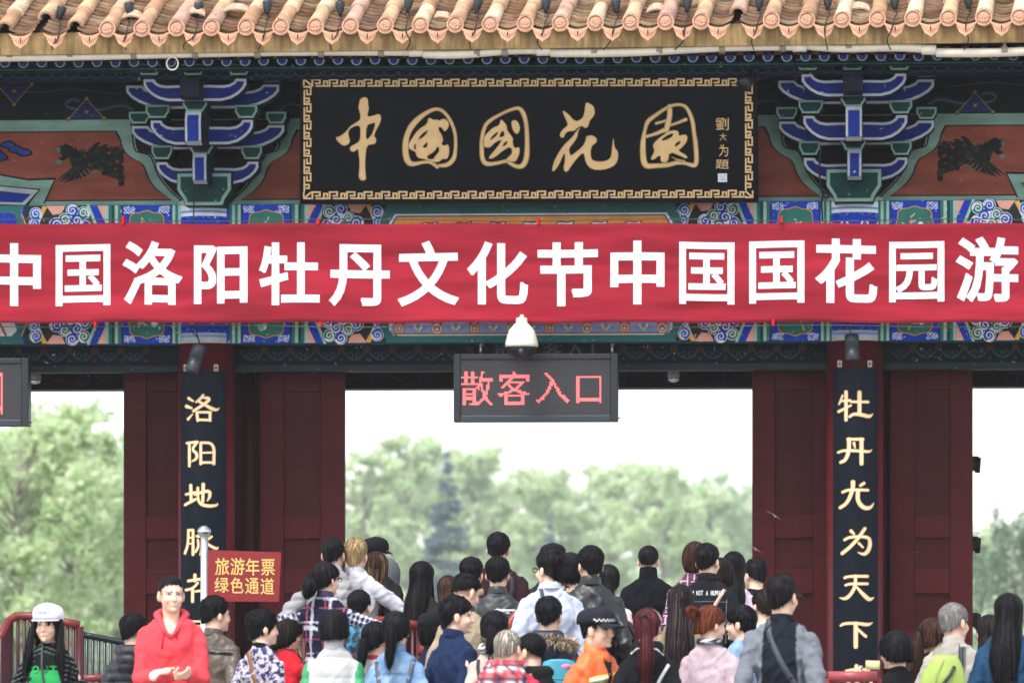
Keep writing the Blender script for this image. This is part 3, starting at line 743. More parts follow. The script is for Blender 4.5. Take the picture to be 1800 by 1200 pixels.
def make_cap():
    mb = MB(); n = 24; c = S('d2a287')
    mb.cyl((0, 0, 0), (0, .03, 0), .073, .073, c, n)
    def disc(r0, r1, y0, y1, cc):
        v = [(r0*math.cos(2*math.pi*i/n), y0, r0*math.sin(2*math.pi*i/n)) for i in range(n)] + [(r1*math.cos(2*math.pi*i/n), y1, r1*math.sin(2*math.pi*i/n)) for i in range(n)]
        mb.add(v, [(i, n+i, n+(i+1) % n, (i+1) % n) for i in range(n)], cc, True)
    disc(.073, .060, -.004, -.008, c); disc(.060, .054, -.008, -.001, S('a06e52'))
    for k in range(7):                        # blossom in relief
        a = math.pi*(.12+.76*k/6); mb.ell((.03*math.cos(a), -.003, .026*math.sin(a)-.008), (.009, .006, .02), c, Matrix.Rotation(-(a-math.pi/2), 3, 'Y'), 8, 5)
    for k in range(5):
        a = math.pi*(1.15+.7*k/4); mb.ell((.034*math.cos(a), -.003, .026*math.sin(a)-.004), (.01, .005, .012), c, None, 8, 5)
    mb.ell((0, -.003, -.01), (.012, .008, .01), c, None, 8, 5)
    return mb.mesh('end_cap')
def make_drip():
    mb = MB(); c = S('d0a083'); n = 12; A = []; B = []
    for i in range(n+1):                      # crescent: concave top, pointed lobed bottom
        q = -1+2*i/n; x = .105*q
        A.append((x, 0, -.042*math.cos(q*1.45)+.005)); B.append((x*.96, 0, -.042*math.cos(q*1.45)-.098*(1-abs(q)**1.9)+.012*abs(math.sin(q*6.2))*(abs(q) < .95)-.002))
    vs = [Vector(p) for p in A+B]; vs2 = [p+Vector((0, .018, 0)) for p in vs]; m_ = n+1
    fs = [(i, m_+i, m_+i+1, i+1) for i in range(n)] + [(2*m_+i+1, 3*m_+i+1, 3*m_+i, 2*m_+i) for i in range(n)] + [(m_+i, 3*m_+i, 3*m_+i+1, m_+i+1) for i in range(n)] + [(i+1, 2*m_+i+1, 2*m_+i, i) for i in range(n)]
    mb.add(vs+vs2, fs, c)
    for k in range(9):
        q = -.72+1.44*k/8; zz = -.042*math.cos(q*1.45)-.045*(1-abs(q)**1.6); mb.ell((.105*q, -.003, zz), (.004, .004, .022*(1-abs(q)*.6)), S('c08a6a'), Matrix.Rotation(q*.7, 3, 'Y'), 6, 5)
    mb.ell((0, -.003, -.075), (.006, .004, .03), S('3f2f2a'), None, 6, 5)
    return mb.mesh('drip_tile')
capme, dripme = make_cap(), make_drip()
for me in (capme, dripme): me.materials.append(M['tile'])
for k in range(-9, 36):
    x = zA.x+PITCH*k
    first, cap = 0., True
    if k == -3: first, cap = .0, False
    if k == -2: first, cap = .22, False
    if k == -1: first, cap = .03, False
    if k in (18,): first, cap = .12, False
    roll_row(x, first, cap)
    if cap and -5 < k < 29:
        o = bpy.data.objects.new('end_cap', capme); COL.objects.link(o); o.parent = roof
        o.location = roofpt(x, -.03, .0); o.rotation_euler = (R(-6), R(rr.uniform(-25, 25)), 0)
    if -5 < k < 28:
        o = bpy.data.objects.new('drip_tile', dripme); COL.objects.link(o); o.parent = roof
        o.location = roofpt(x+PITCH/2, -.05, -.012); o.rotation_euler = (R(rr.uniform(-8, 0)), R(rr.uniform(-3, 3)), R(rr.uniform(-3, 3)))
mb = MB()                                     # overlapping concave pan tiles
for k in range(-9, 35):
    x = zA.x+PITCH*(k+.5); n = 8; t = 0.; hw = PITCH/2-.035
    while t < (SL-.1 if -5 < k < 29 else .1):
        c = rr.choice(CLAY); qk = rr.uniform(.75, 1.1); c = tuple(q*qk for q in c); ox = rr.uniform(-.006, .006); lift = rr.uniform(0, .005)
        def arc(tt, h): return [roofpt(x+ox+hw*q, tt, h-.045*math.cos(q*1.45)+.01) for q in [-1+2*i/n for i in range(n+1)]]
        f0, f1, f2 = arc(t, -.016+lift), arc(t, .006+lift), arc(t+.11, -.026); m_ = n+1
        mb.add(f0+f1, [(i, i+1, m_+i+1, m_+i) for i in range(n)], c, False); mb.add(f1+f2, [(i, i+1, m_+i+1, m_+i) for i in range(n)], mixc(c, S('3a2a20'), .55), False)  # tops darkened in the colour: shade of the gaps, plus grime; lips stay light
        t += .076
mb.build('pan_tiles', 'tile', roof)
# ochre fascia under the drip tiles
mb = MB(); fy = -1.37; n = 30
for k in range(n):
    xx0, xx1 = xa+(xb-xa)*k/n, xa+(xb-xa)*(k+1)/n
    v = []
    for xx in (xx0, xx1):
        t_, b_ = eave_z(xx)-.03, eave_z(xx)-.215
        v += [(xx, fy, b_), (xx, fy, t_), (xx, fy+.05, t_), (xx, fy+.05, b_)]
    mb.add(v, [(0, 4, 5, 1), (1, 5, 6, 2), (3, 7, 4, 0), (2, 6, 7, 3)], S('b0905e'))
mb.build('fascia_board', 'fascia', gate)
# ================================================================== SIGNS, BANNER, FIXTURES
GOLD, GOLDD = S('d8b581'), S('8a6a3e')
# ---- the big name plaque
def py_(v): return -.50 - .35*(357-v)/220
def plmap(u, v, l): return P(u, v, py_(v) - l*.003)
plq = empty('name_plaque', plmap(930, 357, 0), 'black lacquered name plaque with gold key border and five large gold brush characters', 'plaque')
mb = MB()
fr = [(527, 137), (1331, 135), (1333, 355), (527, 358)]
mb.prism([plmap(u, v, 0) for u, v in fr], (0, .09, 0), S('080c12'))
mb.build('board', 'lacquer', plq)
d = Deco(plmap)
def key_run(u0, v0, u1, v1, n, h):            # running fret from one corner to the next
    du, dv = (u1-u0)/n, (v1-v0)/n; L = math.hypot(du, dv); ax = (du/L, dv/L); ay = (-ax[1], ax[0]); k = L/30
    T = lambda i, a, b: (u0+du*i+ax[0]*a*k+ay[0]*b*h/13, v0+dv*i+ax[1]*a*k+ay[1]*b*h/13)
    for i in range(n):
        for st in ([(1, 13), (1, 1), (14, 1), (14, 8), (7, 8)], [(8, 13), (21, 13), (21, 4), (27, 4), (27, 9)], [(21, 13), (31, 13)]):
            # square corners: one strip per segment
            for (a0, b0), (a1, b1) in zip(st, st[1:]):
                e = 1.5; q0 = (min(a0, a1)-e, min(b0, b1)-e); q1 = (max(a0, a1)+e, max(b0, b1)+e)
                d.poly([T(i, q0[0], q0[1]), T(i, q1[0], q0[1]), T(i, q1[0], q1[1]), T(i, q0[0], q1[1])], GOLD, 1)
key_run(548, 134.5+5, 1310, 133+5, 25, 12); key_run(548, 337, 1310, 334, 25, 12)
key_run(547, 152, 547, 334, 6, 12); key_run(1323, 150, 1323, 332, 6, 12)
for cu, cv, a, b in ((534, 139, 1, 1), (1323, 138, -1, 1), (534, 349, 1, -1), (1323, 347, -1, -1)):
    d.stroke([(cu, cv), (cu+13*a, cv+11*b)], 3, GOLD, 1, ends=False)
    d.stroke([(cu, cv+12*b), (cu, cv), (cu+13*a, cv)], 3, GOLD, 1.3, ends=False)
d.build('key_border', 'gold', plq)
d = Deco(plmap); d.k = 0
Z = 6.923
def cl(ox, pts): return [(ox+p[0]/Z, 160+p[1]/Z) + ((p[2]/Z,) if len(p) > 2 else ()) for p in pts]
def blob(ox, out, holes=()):
    o = smooth_closed(cl(ox, out), 1); hs = [smooth_closed(cl(ox, h), 1) for h in holes]
    d.poly(o, GOLD, 1.5, hs)
    for lp in (o, *hs): d.stroke(lp, 1.0, GOLDD, 2.2, closed=True)
def brush(ox, pts, closed=False):
    q = cl(ox, pts)
    if closed:
        qq = q
        for _ in range(2):
            o = []
            for i in range(len(qq)):
                a, b = qq[i], qq[(i+1) % len(qq)]
                o += [tuple(a[k]*.75+b[k]*.25 for k in range(3)), tuple(a[k]*.25+b[k]*.75 for k in range(3))]
            qq = o
        d.stroke(qq, 1, GOLD, 1.2, closed=True); d.stroke([(a, b, w_*.16) for a, b, w_ in qq], 1, GOLDD, 2.0, closed=True) if False else None
    else:
        qq = smooth_open(q, 2); d.stroke(qq, 1, GOLD, 1.2)
    for sg in (1, -1):                        # engraved edge lines
        n = len(qq); e = []
        for i in range(n):
            a, b = (qq[i-1], qq[(i+1) % n]) if closed else (qq[max(i-1, 0)], qq[min(i+1, n-1)])
            dx, dy = b[0]-a[0], b[1]-a[1]; L = math.hypot(dx, dy) or 1
            e.append((qq[i][0]-dy/L*sg*(qq[i][2]/2-.8), qq[i][1]+dx/L*sg*(qq[i][2]/2-.8)))
        d.stroke(e, .9, GOLDD, 2.2, closed=closed)
# zhong
blob(570, [(430,110),(465,80),(510,75),(535,110),(530,150),(545,210),(530,270),(525,315),(600,300),(660,278),(690,300),(692,350),(670,410),(630,480),(605,550),(632,580),(632,630),(600,650),(540,655),(515,690),(505,760),(498,860),(500,990),(510,1050),(505,1080),(465,1095),(430,1075),(418,1040),(425,960),(430,850),(415,760),(415,700),(360,745),(325,735),(308,705),(325,670),(390,640),(435,600),(440,500),(435,425),(380,425),(320,455),(290,500),(300,560),(315,610),(295,650),(240,670),(195,645),(150,600),(140,560),(175,560),(215,535),(270,490),(310,435),(360,400),(435,355),(440,300),(425,240),(412,200),(425,150)],
     [[(515,420),(580,395),(625,385),(600,480),(560,560),(505,600)]])
# guo, twice, each written its own way
brush(570, [(1400,910,40),(1500,905,60),(1580,830,60),(1600,700,45),(1600,560,45),(1570,430,45),(1500,300,45),(1420,225,45),(1330,220,45),(1200,290,60),(1080,400,80),(1010,520,70),(985,650,80),(990,780,80),(1020,870,80),(1080,895,60),(1180,870,40),(1290,860,45),(1375,925,45)])
blob(570, [(1265,330),(1290,330),(1330,355),(1370,345),(1400,365),(1440,335),(1490,350),(1520,400),(1510,450),(1465,500),(1440,460),(1400,430),(1390,480),(1430,530),(1450,610),(1420,640),(1460,670),(1500,645),(1520,680),(1520,760),(1500,830),(1440,825),(1390,870),(1300,860),(1220,830),(1150,820),(1115,780),(1115,745),(1060,720),(1020,690),(1030,640),(1060,590),(1110,510),(1170,450),(1250,405)],
     [[(1140,590),(1190,520),(1270,470),(1240,530),(1180,580)],[(1190,690),(1230,640),(1260,620),(1250,690)],[(1240,800),(1340,740),(1385,665),(1405,730),(1350,790),(1330,830),(1270,830)],[(1090,660),(1112,640),(1114,715),(1098,715)]])
brush(820, [(500,860,40),(560,900,50),(640,930,55),(700,900,70),(735,800,70),(740,650,60),(735,500,55),(725,380,55),(690,260,60),(640,205,50),(560,220,40),(420,280,40),(250,380,50),(205,480,50),(185,600,55),(185,720,55),(190,830,60),(240,895,60),(350,885,45),(470,855,45)])
blob(820, [(415,340),(460,380),(495,430),(490,470),(540,540),(570,580),(560,640),(590,700),(630,680),(650,700),(640,780),(600,860),(540,860),(470,850),(510,800),(550,770),(555,720),(530,680),(460,715),(330,820),(265,825),(290,780),(370,690),(430,600),(400,600),(330,640),(290,690),(230,690),(190,640),(210,570),(260,500),(330,440),(400,420)],
     [[(280,600),(320,540),(390,490),(370,540),(310,590)],[(395,560),(440,470),(470,540),(430,560)],[(435,685),(460,630),(500,605),(490,650)]])
blob(820, [(545,370),(590,350),(630,380),(655,450),(640,500),(610,530),(570,490),(550,430)])
# hua
blob(820, [(1160,230),(1230,270),(1320,375),(1400,345),(1430,290),(1445,180),(1455,135),(1520,165),(1555,200),(1565,290),(1500,360),(1480,440),(1440,455),(1400,420),(1340,460),(1310,490),(1240,490),(1200,520),(1185,575),(1135,560),(1140,510),(1180,460),(1240,415),(1200,330)])
blob(820, [(1400,430),(1360,490),(1350,560),(1300,640),(1245,700),(1262,790),(1300,770),(1420,670),(1450,600),(1455,550),(1530,535),(1590,580),(1580,630),(1515,680),(1510,800),(1540,850),(1640,860),(1720,845),(1760,800),(1770,700),(1788,540),(1800,690),(1850,740),(1840,860),(1780,925),(1650,965),(1520,955),(1450,880),(1430,750),(1380,780),(1290,890),(1220,1000),(1175,950),(1200,850),(1195,740),(1150,850),(1100,940),(1050,990),(1040,940),(1080,820),(1180,660),(1290,560),(1335,490)])
# yuan
brush(1060, [(540,920,70),(640,910,60),(780,905,60),(900,870,55),(1010,880,40),(1110,915,60),(1140,870,60),(1135,750,60),(1125,620,60),(1105,500,50),(1095,380,55),(1040,230,50),(980,170,40),(880,165,40),(780,200,40),(620,310,50),(540,370,60),(510,470,40),(485,620,70),(485,780,75),(500,880,80)], True)
for s_ in ([(810,190,60),(815,300,70),(790,400,70),(770,480,70)], [(830,415,35),(920,385,40),(1005,350,45)], [(650,395,35),(760,365,35)], [(530,555,40),(650,520,45),(770,465,60)], [(840,805,10),(900,840,30),(980,860,40)]): brush(1060, s_)
blob(1060, [(800,490),(880,475),(925,500),(920,550),(990,525),(1030,550),(1020,620),(960,690),(910,725),(1030,790),(1020,830),(940,790),(810,740),(790,870),(700,870),(700,770),(610,845),(575,825),(630,730),(605,680),(620,630),(700,560)],
     [[(700,605),(770,545),(860,510),(840,560),(760,600)],[(865,685),(890,630),(950,605),(930,650)]])
for ch, v0, v1, a, b in (('劉', 207, 229, 1258, 1281), ('大', 234, 247, 1265, 1277), ('为', 254, 275, 1264, 1280), ('題', 281, 297, 1258, 1281)):
    put_glyph(d, ch, (a, v0, b, v1), plmap, GOLD, -.004, 1.5)
d.rect(1262, 305, 1278, 320, S('d5dbe2'), 1.2); d.stroke([(1266, 309), (1270, 314), (1275, 308)], 1, S('7a8088'), 1.8); d.stroke([(1265, 316), (1275, 316)], 1, S('7a8088'), 1.8)
d.build('lettering', 'gold', plq)

# ---- couplet boards hung on the two columns
def couplet(u0, u1, v0, label, chars):
    y = -.30
    cp = lambda u, v, l: (lambda p: Vector((p.x, p.y+.10*((u-(u0+u1)/2)/((u1-u0)/2))**2, p.z)))(P(u, v, y - l*.003))
    top, bot = P(u0, v0, y).z, PLAT+.28
    root = empty('couplet_board', (P((u0+u1)/2, v0, y).x, y, bot), label, 'sign board', 'carved couplet boards on the two columns')
    mb = MB(); n = 12; A = []; B = []
    for k in range(n+1):
        p = cp(u0+(u1-u0)*k/n, v0, 0); A.append((p.x, p.y, top)); B.append((p.x, p.y+.03, top))
    lp = A + B[::-1]; N = len(lp)
    mb.add([q for q in lp] + [(q[0], q[1], bot) for q in lp], [(i, (i+1) % N, (i+1) % N+N, i+N) for i in range(N)] + [tuple(reversed(range(N))), tuple(range(N, 2*N))], S('0e1724'))
    o = mb.build('board', 'lacquer', root)
    dd = Deco(cp)
    for ox, oy, sc, strokes in chars:
        for st in strokes:
            q = [(ox+a/sc, oy+b/sc, w_/sc) for a, b, w_ in st]
            q = smooth_open(q, 2) if len(q) > 2 else [tuple(q[0][k]*(1-t)+q[1][k]*t for k in range(3)) for t in (0, .33, .66, 1)]
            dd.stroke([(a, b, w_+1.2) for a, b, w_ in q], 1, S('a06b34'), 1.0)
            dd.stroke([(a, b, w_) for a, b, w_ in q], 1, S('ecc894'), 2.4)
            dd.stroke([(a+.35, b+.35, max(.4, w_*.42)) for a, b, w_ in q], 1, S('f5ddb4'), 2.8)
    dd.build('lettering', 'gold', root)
    for uu in (u0+12, u1-14):                 # small hanging lugs
        h = MB(); p = P(uu, v0-6, y); h.box(p.x-.02, p.x+.02, y+.02, y+.035, p.z-.03, p.z+.03, S('6d6a68')); h.cyl((p.x, y+.02, p.z), (p.x, y+.005, p.z), .009, .009, S('2a2a2a'), 8)
        h.build('lug', 'metal', root)
    return root
k5 = 5.711
L1 = (310, 680, k5, [[(115,110,30),(165,140,18)],[(90,190,35),(150,210,22)],[(110,320,30),(160,270,10)],[(270,80,25),(240,120,28),(195,150,18)],[(255,105,18),(340,110,35),(290,165,30),(170,240,28)],[(225,145,24),(300,185,28),(340,210,36),(395,232,30),(420,205,4)],[(205,255,28),(215,335,28)],[(205,252,22),(340,252,26)],[(335,255,26),(335,335,26)],[(215,328,24),(335,330,24)],
  [(95,560,24),(210,550,26)],[(125,560,30),(125,790,30)],[(205,555,30),(150,630,24),(205,660,30),(205,720,30),(150,745,12)],[(245,560,26),(245,770,28)],[(245,558,24),(375,560,28),(370,770,28)],[(255,660,18),(360,655,18)],[(250,757,24),(365,755,24)],
  [(85,1075,24),(190,1055,24)],[(140,985,34),(145,1150,30)],[(75,1180,28),(190,1125,28)],[(180,1080,20),(330,1030,36),(335,1100,30),(310,1140,10)],[(270,975,34),(265,1150,28)],[(215,1010,26),(215,1130,26),(250,1180,30),(330,1195,34),(400,1185,24),(405,1160,4)]])
L2 = (310, 890, k5, [[(110,235,24),(165,235,28)],[(115,235,28),(110,380,28),(75,465,30)],[(165,235,28),(165,480,30)],[(120,310,18),(160,310,18)],[(120,370,16),(160,370,16)],[(205,295,26),(250,300,26)],[(215,330,20),(225,400,24),(190,455,22)],[(260,290,26),(255,440,28),(240,480,20)],[(350,300,24),(290,350,22),(330,390,28),(400,425,30),(410,400,4)],
  [(110,745,26),(240,725,26),(350,725,26)],[(185,685,34),(185,745,30)],[(290,685,30),(290,745,28)],[(215,765,24),(165,820,24),(85,835,26)],[(160,830,32),(160,950,32)],[(190,850,22),(260,840,24),(330,800,24)],[(270,770,30),(265,900,28),(320,930,30),(390,920,28),(400,880,6)],
  [(140,1150,18),(300,1150,18)],[(140,1150,20),(140,1250,20)],[(300,1150,20),(300,1250,20)],[(140,1197,14),(300,1197,14)],[(140,1247,16),(300,1247,16)],[(80,1290,20),(400,1290,20)]])
R1 = (1460, 670, k5, [[(120,140,20),(85,225,20)],[(105,195,22),(195,190,26)],[(155,105,36),(155,385,34)],[(80,300,30),(205,240,20)],[(205,205,24),(375,205,28)],[(290,110,42),(290,320,38)],[(190,355,26),(230,325,30),(320,335,38),(390,355,38),(425,320,6)],
  [(170,580,26),(325,580,30)],[(185,580,40),(185,700,38),(150,790,36),(100,810,30)],[(310,580,40),(310,825,40)],[(235,620,30),(245,665,16)],[(75,710,24),(130,690,28),(340,700,30),(390,705,26),(415,680,4)],
  [(120,1110,28),(180,1085,26),(375,1090,28)],[(225,1010,44),(225,1080,40),(170,1220,34),(95,1265,32)],[(275,1100,40),(270,1200,40),(330,1270,44),(400,1270,36),(435,1215,4)],[(335,1020,30),(300,1045,28)]])
R2 = (1460, 880, k5, [[(205,300,34),(235,330,22)],[(345,275,32),(280,370,34),(200,460,34),(115,525,34)],[(140,390,26),(190,360,28),(380,355,32),(400,420,38),(380,500,40),(335,540,34),(275,515,8)],[(285,425,26),(325,465,18)],
  [(140,770,26),(180,755,26),(370,755,30)],[(150,845,24),(190,830,26),(370,830,28)],[(250,750,30),(250,850,34),(210,930,34),(150,985,36),(90,970,8)],[(260,860,20),(320,930,36),(390,995,44),(435,965,4)]])
R3 = (1460, 1060, 8.575, [[(150,335,30),(200,300,45),(400,295,40),(560,325,60),(635,285,6)],[(380,300,65),(380,650,65)],[(400,380,40),(530,495,45)],[(235,1015,40),(400,985,40),(580,1005,40)],[(390,940,60),(390,1010,60),(270,1085,40)],[(400,1010,40),(525,1080,40)],[(180,1130,36),(620,1130,36)],[(260,1180,36),(260,1270,36)],[(260,1180,30),(430,1180,36),(430,1270,36)],[(260,1260,30),(430,1260,30)],[(520,1140,40),(520,1350,40),(440,1370,20)]])
couplet(314, 393, 652, 'tall black couplet board with gold characters on the maroon column behind the man in red', [L1, L2])
couplet(1464, 1543, 645, 'tall black couplet board with gold characters on the column beside the big man in raglan', [R1, R2, R3])

# ---- the red festival banner
BNY = -.62
def bwave(u, v):
    a = noise.noise(Vector((u*.004, v*.02, 1.3)))*.03 + noise.noise(Vector((u*.012+v*.01, v*.06, 4.)))*.011 + noise.noise(Vector((u*.02-v*.02, v*.13, 9.)))*.0025
    return a
def bmap(u, v, l): return P(u, v+1.2*math.sin(u*.021), BNY + bwave(u, v) - l*.002)
ban = empty('festival_banner', P(900, 567, BNY), 'long red cloth banner with white characters strung across the gate beam', 'banner')
mb = MB(); nu, nv = 320, 26; U0, U1, V0, V1 = -260, 2060, 393, 567
vsb = [bmap(U0+(U1-U0)*i/nu, V0+(V1-V0)*j/nv, 0) for j in range(nv+1) for i in range(nu+1)]
mb.add(vsb, [(j*(nu+1)+i, (j+1)*(nu+1)+i, (j+1)*(nu+1)+i+1, j*(nu+1)+i+1) for j in range(nv) for i in range(nu)], S('c8293f'), True)
o = mb.build('cloth', 'banner', ban); m_ = o.modifiers.new('t', 'SOLIDIFY'); m_.thickness = .002
d = Deco(bmap)
BT = [('中', -22, 427, 72, 537), ('国', 98, 430, 194, 537), ('洛', 216, 425, 320, 536), ('阳', 341, 430, 435, 533), ('牡', 456, 427, 562, 537), ('丹', 579, 429, 685, 537), ('文', 700, 424, 806, 537), ('化', 822, 426, 928, 536), ('节', 945, 425, 1051, 537),
      ('中', 1073, 424, 1168, 536), ('国', 1194, 425, 1291, 534), ('国', 1317, 424, 1414, 533), ('花', 1434, 420, 1542, 533), ('园', 1563, 424, 1660, 530), ('游', 1681, 418, 1790, 531)]
for ch, a, b, c, e in BT: put_glyph(d, ch, (a, b, c, e), bmap, S('e9e9ee'), 0.014 if ch in '国园' else .023, 2.2, 10)
d.build('lettering', 'bannertext', ban)
for v, sg in ((387, 1), (573, -1)):           # cords that carry the banner
    r_ = MB(); pts = [P(u, v+sg*(4*math.sin((u-100)/170)**2-2), BNY+.03) for u in range(-200, 2000, 40)]
    r_.tube(pts, .0045, S('5a5a52'), 6); r_.build('cord', 'cloth', ban)
for u, v0, v1 in ((217, 380, 394), (560, 384, 394), (946, 383, 394), (1373, 380, 392), (168, 566, 574), (563, 566, 574), (1359, 562, 572)):
    t_ = MB(); a, b = P(u-2, v0, BNY), P(u+2, v1, BNY); t_.box(a.x, b.x, BNY-.03, BNY+.05, b.z, a.z, S('d0202c')); t_.build('tie', 'cloth', ban)

# ---- LED signs
def led_sign(u0, u1, v0, v1, y, label, chars, iu0, iu1, iv0, iv1):
    c = P((u0+u1)/2, v1, y); root = empty('led_sign', c, label, 'led sign', 'led signs hung in the gate openings')
    a, b = P(u0, v0, y), P(u1, v1, y)
    mb = MB(); fx, fz = .062, .05
    mb.box(a.x, a.x+fx, y, y+.12, b.z, a.z, S('161b21')); mb.box(b.x-fx, b.x, y, y+.12, b.z, a.z, S('161b21'))
    mb.box(a.x+fx, b.x-fx, y+.0005, y+.12, a.z-fz, a.z, S('1a2027')); mb.box(a.x+fx, b.x-fx, y+.0005, y+.12, b.z, b.z+fz*1.2, S('262d35'))
    o = mb.build('frame', 'plastic', root); bevel(o, .008, 2)
    mb = MB(); mb.box(a.x+.02, b.x-.02, y+.02, y+.11, b.z+.02, a.z-.02, S('0c0d0f')); mb.build('screen', 'plastic', root)
    off = MB(); on = MB(); p = .0146; x = a.x+fx+p*.6; inside = []
    for ch, w0, h0, w1, h1 in chars:
        V, T, bb = glyph(ch, 0.)
        inside.append(([(w0+(q.x-bb[0])/(bb[1]-bb[0])*(w1-w0), h1-(q.y-bb[2])/(bb[3]-bb[2])*(h1-h0)) for q in V], T, (w0, h0, w1, h1)))
    nx = int((b.x-a.x-2*fx)/p); nz = int((a.z-b.z-2.2*fz)/p)
    for i in range(nx):
        for j in range(nz):
            X, Zz = a.x+fx+p*(i+.7), b.z+fz*1.2+p*(j+.7)
            uu = u0+(X-a.x)/(b.x-a.x)*(u1-u0); vv = v1-(Zz-b.z)/(a.z-b.z)*(v1-v0); hit = False
            for pts, T, bx in inside:
                if bx[0] <= uu <= bx[2] and bx[1] <= vv <= bx[3]:
                    for t in T:
                        A, B, C_ = pts[t[0]], pts[t[1]], pts[t[2]]
                        s1 = (B[0]-A[0])*(vv-A[1])-(B[1]-A[1])*(uu-A[0]); s2 = (C_[0]-B[0])*(vv-B[1])-(C_[1]-B[1])*(uu-B[0]); s3 = (A[0]-C_[0])*(vv-C_[1])-(A[1]-C_[1])*(uu-C_[0])
                        if (s1 >= 0 and s2 >= 0 and s3 >= 0) or (s1 <= 0 and s2 <= 0 and s3 <= 0): hit = True; break
                if hit: break
            h = p*(.40 if hit else .27); mm = on if hit else off
            mm.add([(X-h, y+.017, Zz-h), (X+h, y+.017, Zz-h), (X+h, y+.017, Zz+h), (X-h, y+.017, Zz+h)], [(0, 1, 2, 3)], S('4c4a4f'))
    off.build('dark_dots', 'plastic', root)
    if on.f: on.build('lit_dots', 'led', root)
    k = MB(); q = P(u1-2, v1-7, y); k.cyl((q.x, y+.06, q.z), (q.x+.03, y+.06, q.z), .006, .006, S('3a2a2a'), 8); k.build('cable_gland', 'plastic', root)
    return root
led = led_sign(797, 1086, 622, 741, -.45, 'black framed dot matrix sign with red characters hanging under the dome camera', [('散', 809, 653, 866, 712), ('客', 875, 653, 933, 712), ('入', 941, 654, 1000, 708), ('口', 1013, 660, 1058, 709)], 0, 0, 0, 0)
mb = MB()
for u in (845, 1076):
    a, b = P(u, 606, -.38), P(u, 624, -.38); mb.cyl((a.x, -.38, a.z), (b.x, -.38, b.z), .012, .012, S('9a9a96'), 8)
    mb.cyl((a.x, -.38, a.z), (a.x, -.1, a.z+.03), .012, .012, S('9a9a96'), 8)
mb.build('hanger', 'metal', led)
led_sign(-240, 50, 630, 749, -.45, 'black framed dot matrix sign cut off at the left edge of the picture', [('口', -44, 655, 5, 729)], 0, 0, 0, 0)
# old painted notice half hidden behind the sign
mb = MB(); a, b = P(838, 603, .1), P(1072, 632, .1); mb.box(a.x, b.x, .1, .125, b.z, a.z, S('11161d'))
nb = mb.build('notice_board', 'lacquer', None); tag(nb, 'old dark notice board with faded characters half hidden behind the red dot matrix sign', 'sign board')
d = Deco(lambda u, v, l: P(u, v, .1-l*.003))
for ch, a in (('散', 868), ('客', 952), ('入', 992), ('口', 1040)): put_glyph(d, ch, (a, 598, a+38, 629), d.mp, S('4a525a'), .0, 1)
o = d.build('lettering', 'plain', nb)

# ---- dome camera
r_ = empty('dome_camera', P(917, 632, -.75), 'cream dome security camera above the red dot matrix sign', 'camera')
mb = MB(); c = P(917, 600, -.75); px = lambda v: P(917, v, -.75).z; pr = .00492
prof = [(558, 2), (558.5, 9), (562, 10), (567, 10), (572, 15), (580, 22), (592, 26), (604, 29), (609, 29), (610, 26)]
n = 32; rings = [[(c.x+q*pr*math.cos(2*math.pi*i/n), -.75+q*pr*math.sin(2*math.pi*i/n), px(v)) for i in range(n)] for v, q in prof]
mb.loft(rings, S('d9d5c2')); mb.build('housing', 'plastic', r_)
mb = MB(); prof = [(609, 27), (614, 26.5), (620, 23), (627, 16), (632, 7), (633, 1)]
mb.loft([[(c.x+q*pr*math.cos(2*math.pi*i/n), -.75+q*pr*math.sin(2*math.pi*i/n), px(v)) for i in range(n)] for v, q in prof], S('0b0c12'))
m_ = mb.build('dome', 'plastic', r_); 
mb = MB(); mb.ell((c.x+.005, -.75-.118, px(618)), (.022, .02, .024), S('43474f')); mb.build('lens', 'plastic', r_)
mb = MB(); mb.tube([(c.x, -.75, px(562)), (c.x, -.72, px(556)), (c.x-.02, -.6, px(560)), (c.x-.02, BY, px(566))], .02, S('cfccbc'), 10); mb.build('bracket', 'plastic', r_)
for k, (u, v, lb) in enumerate(((62, 664, 'small white dome camera under the beam beside the left edge sign'), (1184, 661, 'small white dome camera under the beam right of the middle sign'))):
    p = P(u, v, .9); r_ = empty('ceiling_camera', p, lb, 'camera')
    mb = MB(); mb.loft([[(p.x+q*math.cos(a), .9+q*math.sin(a), p.z+h) for a in [2*math.pi*i/16 for i in range(16)]] for q, h in ((.03, .16), (.035, .06), (.05, .045), (.055, .0), (.045, -.02))], S('8e8f92')); mb.build('mount', 'plastic', r_)
    mb = MB(); mb.ell((p.x, .9, p.z-.025), (.05, .05, .03), S('c9ccd2')); mb.build('dome', 'chrome', r_)
# ---- cylinder spotlights on the columns
def spot(u0, v0, u1, v1, label, rad=.062):
    a, b = P(u0, v0, -.42), P(u1, v1, -.42); b.y -= .03; r_ = empty('column_spotlight', b, label, 'spotlight', 'black cylinder spotlights on the columns')
    mb = MB(); dv = (b-a).normalized(); L = (b-a).length
    mb.tube([a, a+dv*.005, a+dv*L*.5, a+dv*L*.5, a+dv*(L*.5+.006), a+dv*(L*.5+.006), b-dv*.004, b], [rad*.9, rad, rad, rad*.93, rad*.93, rad, rad, rad*.93], S('2b3036'), 20); mb.build('housing', 'plastic', r_)
    mb = MB(); mb.tube([a+Vector((0, .02, -.05)), Vector((a.x, -.25, a.z-.05))], .014, S('26292e'), 8); mb.build('bracket', 'plastic', r_)
    mb = MB(); mb.tube([a, a+Vector((-.03, .02, .07)), a+Vector((-.09, .1, .12)), Vector((a.x-.12, -.255, a.z+.2))], .005, S('111111'), 6); mb.build('cable', 'plastic', r_)
spot(352, 606, 338, 654, 'black cylinder spotlight tilted to the left on the column behind the man in red')
spot(1497, 588, 1499, 634, 'black cylinder spotlight hanging straight above the couplet board of the other column')

